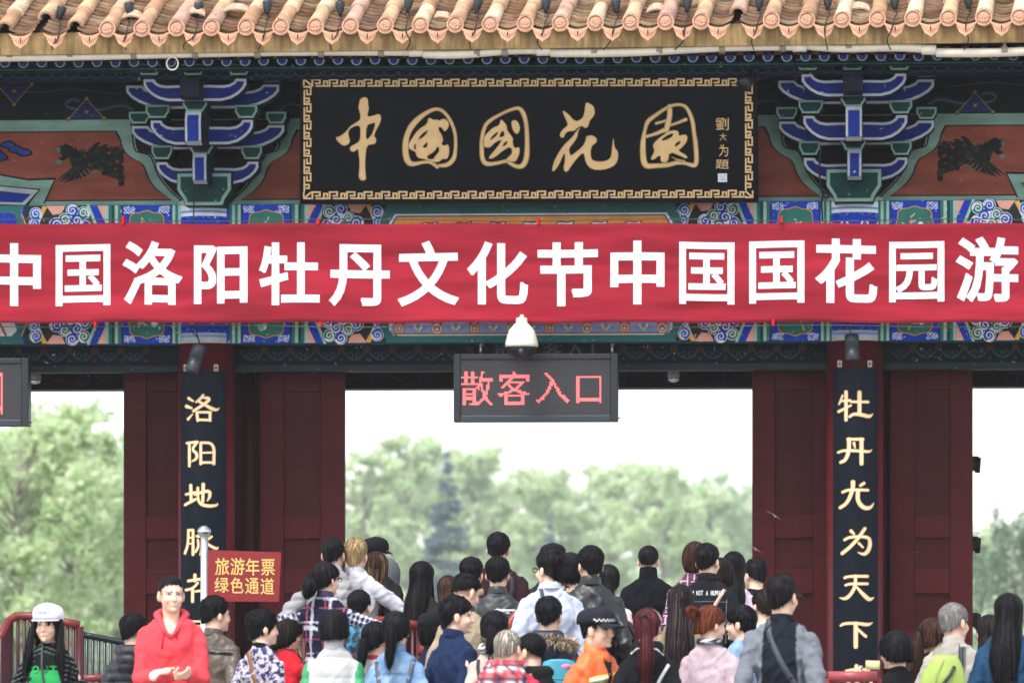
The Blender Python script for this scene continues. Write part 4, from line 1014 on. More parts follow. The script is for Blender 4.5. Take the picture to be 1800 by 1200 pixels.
# ---- pvc pipes under the eaves
PY = -1.30
def pipe(u0, v0, u1, v1, label, rings=()):
    a, b = P(u0, v0, PY), P(u1, v1, PY); r_ = empty('white_pipe', a, label, 'pipe', 'white plastic pipes under the eaves')
    mb = MB(); n = 12; mb.tube([a.lerp(b, k/n)+Vector((0, 0, -.012*math.sin(math.pi*k/n*2))) for k in range(n+1)], .038, S('ddd3bf'), 14); mb.build('tube', 'pvc', r_)
    mb = MB(); mb.cyl(b, b+(a-b).normalized()*.12, .044, .044, S('e2dac8'), 14); mb.build('collar', 'pvc', r_)
    for u in rings:
        t = (u-u0)/(u1-u0); q = a.lerp(b, t); mb = MB(); mb.cyl(q-Vector((.025, 0, 0)), q+Vector((.025, 0, 0)), .0415, .0415, S('8d8672'), 14)
        mb.box(q.x-.012, q.x+.012, PY-.02, PY+.1, q.z+.03, q.z+.075, S('8d8672')); mb.build('clamp', 'pvc', r_)
pipe(-220, 101, 744, 91, 'long white plastic pipe under the left half of the eaves', (20, 126, 238, 346, 455, 566, 671))
pipe(744, 95, 968, 89, 'short white plastic pipe section under the eaves above the plaque centre', (839, 888))
pipe(968, 93, 1418, 82, 'white plastic pipe under the eaves above the right end of the plaque', (1045, 1160, 1270, 1376))
pipe(1418, 80, 1645, 88, 'white plastic pipe sloping down to the right under the eaves', (1492,))
pipe(1645, 93, 2060, 82, 'white plastic pipe rising to the right edge under the eaves', (1766,))
# ---- lamp holders along the tiles
LM = [(107, 22), (227, 15), (348, 16), (470, 12), (598, 14), (718, 8), (840, 9), (960, 9), (1083, 10), (1208, 8), (1335, 5), (1455, 4), (1573, 4), (1702, 2)]
for k, (u, v) in enumerate(LM):
    y = -1.18; p = P(u, v, y); rr2 = random.Random(k)
    nm = ['first', 'second', 'third', 'fourth', 'fifth', 'sixth', 'seventh', 'eighth', 'ninth', 'tenth', 'eleventh', 'twelfth', 'thirteenth', 'fourteenth'][k]
    r_ = empty('roof_lamp', p, f'small black spotlight standing on the clay roof tiles, {nm} from the left', 'lamp', 'small black spotlights along the roof edge')
    tl = rr2.uniform(-.15, .25); ax = Vector((math.sin(tl), .25, 1)).normalized()
    mb = MB(); mb.tube([p-ax*.075, p-ax*.05, p-ax*.03, p, p+ax*.03, p+ax*.045], [.013, .018, .03, .036, .043, .041], S('20242a'), 14); mb.tube([p+ax*.03, p+ax*.046], [.036, .036], S('59606a'), 14); mb.build('lamp_head', 'plastic', r_)
    mb = MB(); q = P(u-2+rr2.uniform(-3, 2), v+34, y-.02); mb.tube([p-ax*.07, q], [.011, .014], S('15171a'), 8); mb.build('stem', 'plastic', r_)
    mb = MB(); e = P(u-18+rr2.uniform(-8, 20), 88, -1.40); e0 = P(u-6, v+50, -1.47)
    pts = [p-ax*.06, p-ax*.1+Vector((.03, -.06, 0)), e0+Vector((.02, 0, .1)), e0, e.lerp(e0, .5)+Vector((rr2.uniform(-.06, .06), -.02, 0)), e]
    mb.tube([Vector(q_) for q_ in smooth_open([tuple(q_) for q_ in pts], 2)], .0055, S('101010'), 6); mb.build('cable', 'plastic', r_)
# ---- broken tile pieces lying on the roof
BR = [(232, 34, 'pale broken tile piece lying beside the second roof lamp'), (343, 28, 'long curved tile shard lying beside the third roof lamp'), (415, 22, 'flat pale tile shard lying on the roof between lamps'), (775, 36, 'broken tile pieces lying left of the seventh roof lamp'), (1155, 22, 'large broken tile shard lying right of the ninth roof lamp'), (1510, 20, 'pale tile shard lying right of the twelfth roof lamp')]
for u, v, lb in BR:
    p = P(u, v, -1.22); mb = MB(); rr2 = random.Random(u)
    for k in range(1):
        n = 7; w_ = rr2.uniform(.07, .1)
        v3 = []
        for i in range(n):
            a = -1+2*i/(n-1); v3 += [p+Vector((w_*a*1.2, -.03+rr2.uniform(-.015, .015), .03*(1-a*a))), p+Vector((w_*a, .06+rr2.uniform(-.02, .02), .06+.03*(1-a*a)))]
        vv = v3+[q-Vector((0, -.006, .014)) for q in v3]; m_ = len(v3)
        fs = [(2*i, 2*i+1, 2*i+3, 2*i+2) for i in range(n-1)]+[(m_+2*i+2, m_+2*i+3, m_+2*i+1, m_+2*i) for i in range(n-1)]+[(2*i+2, m_+2*i+2, m_+2*i, 2*i) for i in range(n-1)]+[(2*i+1, m_+2*i+1, m_+2*i+3, 2*i+3) for i in range(n-1)]
        mb.add(vv, fs, S('d3ae95'))
    o = mb.build('tile_shard', 'tile', None, tuple(p)); tag(o, lb, 'tile piece')
# loop of white wire hanging from the pipe
mb = MB(); c = P(303, 110, PY-.02); mb.tube([c+Vector((.05*math.cos(a), 0, .055*math.sin(a)-.01)) for a in [math.pi*(.55+1.9*k/16) for k in range(17)]], .006, S('d9d4c4'), 6)
o = mb.build('wire_loop', 'plastic', None, tuple(c)); tag(o, 'loop of white wire dangling from the pipe above the left bracket set', 'wire')
# black cable down the right bracket
mb = MB(); pts = [P(1443, 255, -.75), P(1440, 290, -.7), P(1441, 325, -.55), P(1447, 345, -.5), P(1455, 350, -.5), P(1456, 340, -.52), P(1448, 338, -.5), P(1444, 352, -.45), P(1446, 390, -.4)]
mb.tube([Vector(q) for q in smooth_open([tuple(p) for p in pts], 2)], .008, S('0d0d0d'), 6); o = mb.build('black_cable', 'plastic', None, tuple(pts[-1])); tag(o, 'black cable with a loop hanging beside the right bracket set', 'cable')
mb = MB(); pts = [P(340, 325, -.5), P(341, 350, -.44), P(340, 392, -.42), P(341, 570, -.42), P(352, 606, -.44)]
mb.tube([Vector(q) for q in smooth_open([tuple(p) for p in pts], 2)], .006, S('141416'), 6); o = mb.build('black_cable', 'plastic', None, tuple(pts[-1])); tag(o, 'thin black cable running down the column head to the tilted spotlight', 'cable')
mb = MB(); p0 = P(1311, 140, -.98); mb.tube([p0+Vector((.16, .25, .06)), p0+Vector((.04, .05, .02))], [.03, .03], S('14161a'), 12); mb.tube([p0+Vector((.05, .06, .03)), p0+Vector((0, 0, -.02)), p0+Vector((-.02, -.02, -.06))], [.05, .062, .07], S('1a1d22'), 16)
o = mb.build('floodlight', 'plastic', None, tuple(p0)); tag(o, 'dark floodlight hanging over the top right corner of the black plaque', 'floodlight')
# ---- pole sign
s_ = 225; Z_ = F/s_
pb = PZ(359, 1090, Z_); gz = ground_z(pb.x, pb.y)
ps = empty('pole_sign', (pb.x, pb.y, gz), 'red sign with yellow characters on a steel pole topped by a ball', 'sign')
mb = MB(); zt = PZ(359, 944, Z_).z; mb.cyl((pb.x, pb.y, gz), (pb.x, pb.y, zt), .03, .03, S('d9dde0'), 18); mb.build('pole', 'metal', ps)
mb = MB(); mb.ell((pb.x, pb.y, PZ(359, 934, Z_).z), (.052, .052, .052), S('b9bcc2'), None, 24, 16); mb.build('ball', 'chrome', ps)
smap = lambda u, v, l: PZ(u, v, Z_ - .012 - l*.002)
mb = MB(); mb.prism([smap(u, v, 0) for u, v in ((366, 966), (494, 970), (490, 1057), (365, 1056))], FWD*.012, S('8f1d24')); mb.build('panel', 'plain', ps)
d = Deco(smap)
for ch, a, b, c, e in (('旅', 378, 980, 403, 1010), ('游', 405, 980, 430, 1010), ('年', 432, 981, 456, 1011), ('票', 459, 982, 483, 1011), ('绿', 377, 1014, 402, 1041), ('色', 405, 1014, 428, 1042), ('通', 431, 1015, 455, 1043), ('道', 458, 1015, 482, 1044)):
    put_glyph(d, ch, (a, b, c, e), smap, S('f0cd76'), .012, 1)
d.stroke([(375, 1005), (375, 1047), (418, 1048)], 1, S('c22a30'), 1.6, ends=False); d.stroke([(375, 1010), (402, 1010)], 1, S('c22a30'), 1.6, ends=False)
d.build('lettering', 'plain', ps)
# ================================================================== TREES BEHIND THE GATE
def leaf_cloud(rng, centers, n, size, cols, flat=.6):
    """many small leaf sprays spread through a set of ellipsoids (centre, radii, weight)"""
    ws = np.array([c[2] for c in centers]); ws = ws/ws.sum(); mb = MB()
    ids = rng.choice(len(centers), n, p=ws); V = []; Fc = []; Cc = []
    for k, i in enumerate(ids):
        c, r, _ = centers[i]
        d = rng.normal(size=3); d /= np.linalg.norm(d)+1e-9; rad = rng.uniform(.05, 1.25)**.7
        p = np.array(c)+d*np.array(r)*rad
        a = rng.normal(size=3); a /= np.linalg.norm(a); b = np.cross(a, rng.normal(size=3)); b /= np.linalg.norm(b)+1e-9
        s = size*rng.uniform(.6, 1.5)
        q = [p+a*s, p+b*s*.55, p-a*s*.8, p-b*s*.55]
        mb.add(q, [(0, 1, 2, 3)], cols[rng.integers(len(cols))])
    return mb
def crown_tree(seed, H, spread, cols, n=5200, size=.16, kind='round', base=.15):
    rng = np.random.default_rng(seed); cen = []; limbs = MB(); bk = S('9a9486')
    pts = [Vector((0, 0, 0))]; 
    for k in range(1, 7): pts.append(Vector((rng.normal()*.12, rng.normal()*.12, H*.85*k/6)))
    limbs.tube(pts, [H*.013*(1-.14*k) for k in range(7)], bk, 8)
    nb = 60 if kind != 'conifer' else 0
    for k in range(nb):
        h = H*(base+(.86-base)*rng.random()); a = rng.uniform(0, 6.28)
        env = math.sin(math.pi*min(1, max(.08, (h/H-base+.12)/(1.12-base))))**.7
        L = spread*env*rng.uniform(.45, 1.0); up = L*rng.uniform(.15, .7) if kind != 'tall' else L*rng.uniform(.8, 1.6)
        e = Vector((L*math.cos(a), L*math.sin(a), min(H*(1-.22*(L/spread)**1.5), h+up))); b = Vector((0, 0, h*.85))
        limbs.tube([b, b.lerp(e, .5)+Vector((0, 0, .08*L)), e], [H*.004, H*.0028, H*.001], bk, 5)
        r = spread*rng.uniform(.1, .24)
        if kind == 'willow':
            for j in range(4): cen.append(((e.x+rng.normal()*r*.5, e.y+rng.normal()*r*.5, e.z-rng.uniform(.2, 1)*H*.16), (r*.28, r*.28, H*.15), 1.))
        cen.append((tuple(e), (r, r, r*.75), 1.2)); cen.append((tuple(b.lerp(e, .6)), (r*.8, r*.8, r*.6), .8))
    if kind == 'conifer':
        for k in range(27):
            t = k/26; h = H*(.06+.9*t)+rng.normal()*.12; L = spread*(1-t)**.85*rng.uniform(.7, 1.25)+.12
            for j in range(5 if k < 20 else 3):
                a = j*.9+k*1.3+rng.uniform(-.4, .4); L2 = L*rng.uniform(.55, 1.2); hj = h+rng.normal()*H*.022; e = Vector((L2*math.cos(a), L2*math.sin(a), hj-L*rng.uniform(-.05, .35))); b = Vector((0, 0, hj))
                limbs.tube([b, e], [H*.005, H*.002], bk, 5)
                cen.append((tuple(b.lerp(e, .62)), (L*.38*abs(math.cos(a))+.15, L*.38*abs(math.sin(a))+.15, .06*H/8*rng.uniform(.7, 2.4)), .4+L))
        cen.append(((0, 0, H*.97), (.12, .12, H*.05), .3))
    return leaf_cloud(rng, cen, n, size, cols), limbs
SPR = [S('dbe8bd'), S('cbe0ae'), S('e4eec8'), S('bcd6a4'), S('ebf0d2'), S('d2e3bd')]
GRN = [S('c2d6b0'), S('d0e0be'), S('b4cca4'), S('dce8cc'), S('c8dabb')]
CON = [S('7c949c'), S('6c848e'), S('8aa2a8'), S('627a82')]
WIL = [S('7d9678'), S('8ea685'), S('6c8670'), S('9bb090')]
KIND = {}
def plant(kind, px, ptop, Z, label, cat='tree', base_z=-.5, sc=1.):
    Z = 36+(Z-36)*(3.0 if Z > 140 else 2.0)
    """a tree of a kind whose top shows at the given photo pixel at distance Z"""
    top = PZ(px, ptop, Z); H = top.z-base_z
    if kind not in KIND:
        cols, n, size, k, spread, bs = {'loose': (SPR, 8500, .26, 'round', 4.6, .12), 'tall': (SPR, 5200, .28, 'tall', 3.1, .08), 'round': (GRN, 5200, .28, 'round', 5.2, .1), 'conifer': (CON, 7000, .2, 'conifer', 3.6, .1), 'willow': (WIL, 6500, .22, 'willow', 5.0, .2)}[kind]
        lf, lb = crown_tree(len(KIND)+5, 14., spread, cols, n, size, k, bs)
        KIND[kind] = (lf.mesh('crown'), lb.mesh('trunk')); KIND[kind][0].materials.append(M['leaf']); KIND[kind][1].materials.append(M['bark'])
    r = empty({'conifer': 'spruce_tree', 'willow': 'willow_tree'}.get(kind, 'leafy_tree'), (top.x, top.y, base_z), label, cat, 'trees beyond the gate', rz=random.uniform(0, 6.28))
    s = H/14.*sc
    for me, nm in zip(KIND[kind], ('crown', 'trunk')):
        o = bpy.data.objects.new(nm, me); COL.objects.link(o); o.parent = r; o.scale = (s/sc, s/sc, H/14.)
    return r
TR = [('tall', 640, 775, 190, 'pale green tall tree at the left side of the middle opening'), ('tall', 712, 742, 200, 'tallest pale green tree top seen just left of the spruce'),
      ('round', 765, 775, 215, 'pale green round tree behind the spruce'), ('tall', 838, 765, 205, 'pale green tall tree right of the spruce, under the left end of the sign'),
      ('loose', 905, 812, 225, 'low pale tree in the dip of the tree line under the red sign'), ('loose', 985, 792, 210, 'pale green broad tree under the right half of the red sign'),
      ('tall', 1075, 795, 220, 'pale yellow green tree right of the red sign'), ('loose', 1165, 783, 195, 'bright spring green tree in the right half of the middle opening'),
      ('round', 1245, 815, 205, 'pale green tree near the right door of the middle opening'), ('round', 1318, 850, 215, 'pale green tree touching the right door edge of the middle opening'),
      ('conifer', 786, 792, 150, 'blue grey spruce with layered branches in the middle opening'), ('conifer', 965, 905, 175, 'small dim spruce behind the queue in the middle opening'),
      ('willow', 1788, 885, 120, 'grey green willow hanging in the right opening'), ('loose', 1722, 905, 230, 'faint pale tree beside the right door in the right opening'),
      ('loose', 30, 655, 85, 'spring green tree filling the left edge of the left opening'), ('loose', 128, 690, 92, 'spring green tree with a dark trunk in the left opening'),
      ('round', 75, 800, 100, 'darker green tree low in the left opening'), ('round', 205, 770, 96, 'pale green tree beside the left door of the left opening'), ('round', 160, 735, 118, 'pale yellow green tree behind the dark trunk in the left opening'), ('loose', -60, 720, 105, 'spring green tree mostly cut off by the left edge')]
for a in TR: plant(*a)
# far-off wood reading as one pale mass
rng = np.random.default_rng(77); cen = []
for k in range(100):
    x = -150+270*k/99+rng.normal(); h = rng.uniform(17, 25)+3*math.sin(k*.7); y = rng.uniform(690, 730); 
    for zz in (.12, .3, .52, .78): cen.append(((x, y, h*zz-.5), (rng.uniform(2.6, 4.2), 3., h*.26), 1.))
o = leaf_cloud(rng, cen, 42000, .55, SPR+GRN).build('far_woodland', 'leaf'); o['kind'] = 'stuff'
# low shrubs closing the ground line behind the platform
rng = np.random.default_rng(9); cen = [((-60+120*k/79, rng.uniform(120, 135), .6), (1.6, 1.2, rng.uniform(1.0, 1.7)), 1.) for k in range(80)]
o = leaf_cloud(rng, cen, 9000, .26, GRN+WIL).build('shrub_belt', 'leaf'); o['kind'] = 'stuff'

# ---- haze
mb = MB(); mb.box(-420, 420, -62, 790, -2, 48, (1, 1, 1))
mh = bpy.data.materials.new('haze_air'); mh.use_nodes = True; n_ = mh.node_tree.nodes; n_.clear()
vo = n_.new('ShaderNodeVolumePrincipled'); vo.inputs['Color'].default_value = (.93, .97, 1, 1); vo.inputs['Density'].default_value = .00034; vo.inputs['Anisotropy'].default_value = .2
ou = n_.new('ShaderNodeOutputMaterial'); mh.node_tree.links.new(vo.outputs[0], ou.inputs['Volume'])
hz = mb.build('haze', mh); hz['kind'] = 'stuff'; hz.display_type = 'WIRE'
# ================================================================== PEOPLE
def vcol(me, cols):                           # per-vertex colours -> corner attribute 'Col'
    at = me.attributes.get('Col') or me.attributes.new('Col', 'FLOAT_COLOR', 'CORNER')
    li = np.empty(len(me.loops), dtype=np.int32); me.loops.foreach_get('vertex_index', li)
    c = np.ones((len(me.vertices), 4), dtype=np.float32); c[:, :3] = cols
    at.data.foreach_set('color', c[li].ravel())
def vco(me):
    a = np.empty(len(me.vertices)*3, dtype=np.float32); me.vertices.foreach_get('co', a); return a.reshape(-1, 3)
def set_smooth(me): me.polygons.foreach_set('use_smooth', np.ones(len(me.polygons), dtype=bool))
def queue_remesh(mb, voxel, smooth):
    me = bpy.data.meshes.new('tmp'); me.from_pydata(mb.v, [], mb.f)
    o = bpy.data.objects.new('tmp', me); COL.objects.link(o)
    m = o.modifiers.new('r', 'REMESH'); m.mode = 'VOXEL'; m.voxel_size = voxel; m.adaptivity = 0
    if smooth: s = o.modifiers.new('s', 'SMOOTH'); s.factor = .5; s.iterations = smooth
    return o
def take(o):
    me = bpy.data.meshes.new_from_object(o.evaluated_get(bpy.context.evaluated_depsgraph_get()))
    old = o.data; bpy.data.objects.remove(o); bpy.data.meshes.remove(old); set_smooth(me); return me
SKIN = S('e6bda4')
HAIRC = {'black': S('09080b'), 'dark': S('140f0e'), 'brown': S('271812'), 'red': S('3a1518'), 'auburn': S('4c2117'), 'blond': S('8f7650'), 'grey': S('6d6b68'), 'buzz': S('6f6860'), 'hilite': S('5d4632')}
HR = (.0765, .098, .086); HC = Vector((0, -.012, .032))       # skull in head space: origin mid-head, +y the face
def head_prims(mb, T, hs, neck_to):
    def e(c, r, m=None, nu=16, nv=11): mb.ell(T @ (Vector(c)*hs), [q*hs for q in r], SKIN, T.to_3x3() if m is None else T.to_3x3() @ m, nu, nv)
    e(HC, (.0745, .096, .082), None, 22, 14); e((0, .022, -.03), (.064, .066, .082), None, 20, 14); e((0, .034, -.078), (.042, .048, .038))
    e((0, .092, -.016), (.011, .015, .028)); e((0, .1, -.032), (.0165, .014, .012)); e((0, .087, -.064), (.023, .010, .0085)); e((0, .08, -.094), (.02, .014, .014))
    e((0, .078, .02), (.05, .014, .009))
    for s in (1, -1):
        e((s*.036, .06, -.034), (.024, .026, .025)); e((s*.077, -.006, -.012), (.010, .021, .034), Matrix.Rotation(s*.25, 3, 'Z'))
    mb.capsule(T @ (Vector((0, -.022, -.05))*hs), neck_to, .052*hs, .054*hs, SKIN, 14)
def ik(a, t, l1, l2, pole):
    d = t-a; L = min(d.length, (l1+l2)*.995); d.normalize(); t = a+d*L
    k = (l1*l1-l2*l2+L*L)/(2*L); h = math.sqrt(max(0, l1*l1-k*k)); p = Vector(pole); p = (p-d*p.dot(d)).normalized()
    return a+d*k+p*h, t
def hand_prims(mb, w_, d, palm, side, sc=1., curl=.5, spread=.12):
    """w_ wrist, d pointing direction, palm = palm normal; five separate fingers and a thumb from the side of the palm"""
    d = Vector(d).normalized(); n = Vector(palm); n = (n-d*n.dot(d)).normalized(); s = d.cross(n)*side
    mb.capsule(w_-d*.02*sc, w_+d*.03*sc, .026*sc, .026*sc, SKIN, 10)
    for k in (-.024, -.008, .008, .024): mb.capsule(w_+s*k*sc*.7+d*.02*sc, w_+s*k*sc+d*.085*sc, .014*sc, .0125*sc, SKIN, 8)
    for i, (k, L) in enumerate(((.030, .062), (.010, .074), (-.010, .069), (-.029, .054))):
        p = w_+(s*k+d*.09)*sc; a = curl*(.5+.12*i); dd = (d+s*k*spread*20).normalized()
        for q, f in enumerate((.45, .32, .25)):
            e = p+(dd*math.cos(a)+n*math.sin(a))*L*f*sc; mb.capsule(p, e, (.0092-.0007*q)*sc, (.0086-.0007*q)*sc, SKIN, 8); p = e; a += curl*.75
    p = w_+(s*.026+d*.028)*sc; dd = (s*.75+d*.7+n*.25).normalized()
    for f, r in ((.036, .0115), (.028, .0100)):
        e = p+dd*f*sc; mb.capsule(p, e, r*sc, r*.9*sc, SKIN, 8); p = e; dd = (dd+d*.5+n*.35*curl).normalized()
def fbm(p, s): return noise.noise(Vector((p[0]*s, p[1]*s, p[2]*s)))

def hair_cap(seed, th, front, sideb, back, T, hs, style, col, hl=None, length=0., spike=.006, part=0., wave=0.):
    """shell of hair over the skull plus loose strands; z limits are in head space"""
    rnd_ = random.Random(seed); mb = MB(); NP, NZ = 64, 22; ox = rnd_.uniform(0, 50)
    def edge(ph):
        c = math.cos(ph); f = max(0, c)**1.2; b = max(0, -c)**.8
        z = sideb*(1-max(f, b)) + front*f + back*b
        if style == 'short': z += .05*math.exp(-((abs(ph)-1.45)/.20)**2)*0 - .022*math.exp(-((abs(ph)-1.25)/.13)**2)
        return z
    top = HC.z+HR[2]+th
    def surf(ph, t, off=0.):
        ze = edge(ph); z0 = ze-length*(max(0, -math.cos(ph)+.55))**.35 if length and math.cos(ph) < .55 else ze
        if t < .0: t = 0
        zq = HC.z
        # upper dome down to the widest level, then the side wall
        zl = min(z0, top-.01); a = (top-zl)
        u = t; z = top-a*(1-math.cos(u*math.pi/2)) if False else top-a*u**1.5
        dz = (z-HC.z)/(HR[2]+th)
        if dz > 0: fac = math.sqrt(max(0, 1-dz*dz))
        else:
            q = -dz*(HR[2]+th)
            if style == 'short': fac = 1-.16*min(1, q/.09)**1.4-.25*max(0, q-.09)
            elif style == 'bob': fac = 1.05-.28*max(0, (q/.135))**4
            else: fac = 1.0-.08*min(1, q/.12)+(.26*min(1, max(0, q-.10)/.24) if style == 'long' else 0)-(.9*max(0, q-(length+.06)*.8) if length else 0)
        the = th if style != 'short' else th*(.2+.8*min(1, max(0, (z-.005)/.085)))
        fr = noise.noise(Vector((ox+math.cos(ph)*2.6, math.sin(ph)*2.6, z*6)))
        st = noise.noise(Vector((ox+ph*9, z*5, 3.)))*.5+noise.noise(Vector((ox+ph*22, z*9, 8.)))*.3
        r = 1+(fr*(.05 if style == 'short' else .085)+st*.07*min(1, t*2))+off+.035*math.sin(ph*2+ox)*t
        if style == 'short': r += spike*6*noise.noise(Vector((ox+math.sin(ph)*7, math.cos(ph)*7, z*40)))
        yb = 0.
        if length and math.cos(ph) < .4: yb = -.055*min(1, max(0, HC.z-.05-z)/.18)
        wv = wave*math.sin(z*38+ph*2)*min(1, max(0, -z)/.1)
        return Vector(((HR[0]+the)*fac*r*math.sin(ph)+wv*.6, (HR[1]+the)*fac*r*math.cos(ph)+HC.y+yb+wv*.4, z+spike*1.5*noise.noise(Vector((ox+ph*6, t*5, 0)))*(t < .6)))*hs
    vs = []; ph_ = [-math.pi+2*math.pi*i/NP for i in range(NP)]
    jag = [rnd_.uniform(-.012, .008)*(4 if length else 1) for _ in range(NP)]
    for j in range(NZ+1):
        for i, ph in enumerate(ph_):
            p = surf(ph, j/NZ)
            if j == NZ: p = p*.97+Vector((0, 0, jag[i]*hs))
            if j == NZ-1: p.z += jag[i]*.5*hs
            vs.append(T @ p)
    inner = [T @ (Vector((surf(ph, 1).x*.72, surf(ph, 1).y*.72, surf(ph, 1).z+.006*hs))) for ph in ph_]
    fs = [(j*NP+i, (j+1)*NP+i, (j+1)*NP+(i+1) % NP, j*NP+(i+1) % NP) for j in range(NZ) for i in range(NP)]
    b = NZ*NP; c0 = len(vs); vs += inner
    fs += [(b+i, c0+i, c0+(i+1) % NP, b+(i+1) % NP) for i in range(NP)]
    mb.add(vs, fs, col, True)
    for k in range(330 if style != 'short' else 240):                 # loose strands
        ph = rnd_.uniform(-math.pi, math.pi); o = rnd_.uniform(.0, .035); t0 = rnd_.uniform(.05, .55); t1 = min(1.05, t0+rnd_.uniform(.25, .6)) if style != 'short' else min(1.04, t0+rnd_.uniform(.15, .4))
        if rnd_.random() < .35: t1 = rnd_.uniform(1., 1.07); t0 = t1-.4
        cc = mixc(col, hl or tuple(q*6+.008 for q in col), rnd_.random()**1.8); w_ = rnd_.uniform(.0014, .0036)*hs; n = 6; L = []; ph1 = ph+rnd_.uniform(-.1, .1)
        for q in range(n+1):
            f = q/n; p = surf(ph+(ph1-ph)*f, t0+(t1-t0)*f, o*(math.sin(math.pi*min(1, f*.8)) if style != 'short' else f*1.3)+.006)
            tg = Vector((math.cos(ph), -math.sin(ph), 0))*w_*(1-f*.7); L.append((T @ (p-tg), T @ (p+tg)))
        mb.add([a for q in L for a in q], [(2*q, 2*q+1, 2*q+3, 2*q+2) for q in range(n)], cc, True)
    if style == 'short' and spike > .002:
        for k in range(520):
            ph = rnd_.uniform(-math.pi, math.pi); t0 = rnd_.uniform(.02, .88); dt = rnd_.uniform(.10, .22); L = []; lift = rnd_.uniform(.2, 1.)*spike*(24 if t0 < .55 else 9)
            dr = noise.noise(Vector((ox+ph*1.5, t0*3, 1)))*.5+rnd_.uniform(-.25, .25); w_ = rnd_.uniform(.003, .0065)*hs; cc = mixc(col, hl or tuple(q*6+.008 for q in col), rnd_.random()**2)
            for q in range(4):
                f = q/3; ph2 = ph+dr*f*min(1, .5/(t0+.3)); p = surf(ph2, min(1.05, t0+dt*f), .004+lift*f*f); tg = Vector((math.cos(ph2), -math.sin(ph2), 0))*w_*(1-f)
                L += [T @ (p-tg), T @ (p+tg)] if q < 3 else [T @ p]
            mb.add(L, [(0, 1, 3, 2), (2, 3, 5, 4), (4, 5, 6)], cc, True)
    return mb
def tail(mb, seed, pts, rad, col, hl=None, n=22):                     # ponytail: ridged tube and strands
    rnd_ = random.Random(seed); pts = [Vector(p) for p in pts]; m = len(pts); rings = []
    for i, p in enumerate(pts):
        t = (pts[min(i+1, m-1)]-pts[max(i-1, 0)]).normalized(); a = t.cross(Vector((0, 1, .01))).normalized(); b = a.cross(t).normalized()
        rings.append([p+(a*math.cos(q)+b*math.sin(q))*rad[i]*(1+.16*noise.noise(Vector((q*3+seed, i*.15, 0)))+.1*noise.noise(Vector((q*9+seed, i*.3, 4)))) for q in [2*math.pi*k/n for k in range(n)]])
    mb.loft(rings, col)
    for k in range(70):
        q = rnd_.uniform(0, 6.28); i0 = rnd_.randrange(0, max(1, m-4)); i1 = min(m-1, i0+rnd_.randrange(3, 7)); L = []; cc = mixc(col, hl or tuple(x*6+.008 for x in col), rnd_.random()**1.8)
        for i in range(i0, i1+1):
            t = (pts[min(i+1, m-1)]-pts[max(i-1, 0)]).normalized(); a = t.cross(Vector((0, 1, .01))).normalized(); b = a.cross(t).normalized()
            c = pts[i]+(a*math.cos(q)+b*math.sin(q))*(rad[i]*1.12+.002+(i-i0)*.0015); e = (a*-math.sin(q)+b*math.cos(q))*.0016
            L.append((c-e, c+e))
        if i1 == m-1 and len(L) > 1: dlt = Vector((rnd_.uniform(-.02, .02), rnd_.uniform(-.02, .02), -rnd_.uniform(.01, .05))); L.append((L[-1][0]+dlt, L[-1][1]+dlt))
        mb.add([x for y in L for x in y], [(2*i, 2*i+1, 2*i+3, 2*i+2) for i in range(len(L)-1)], cc, True)

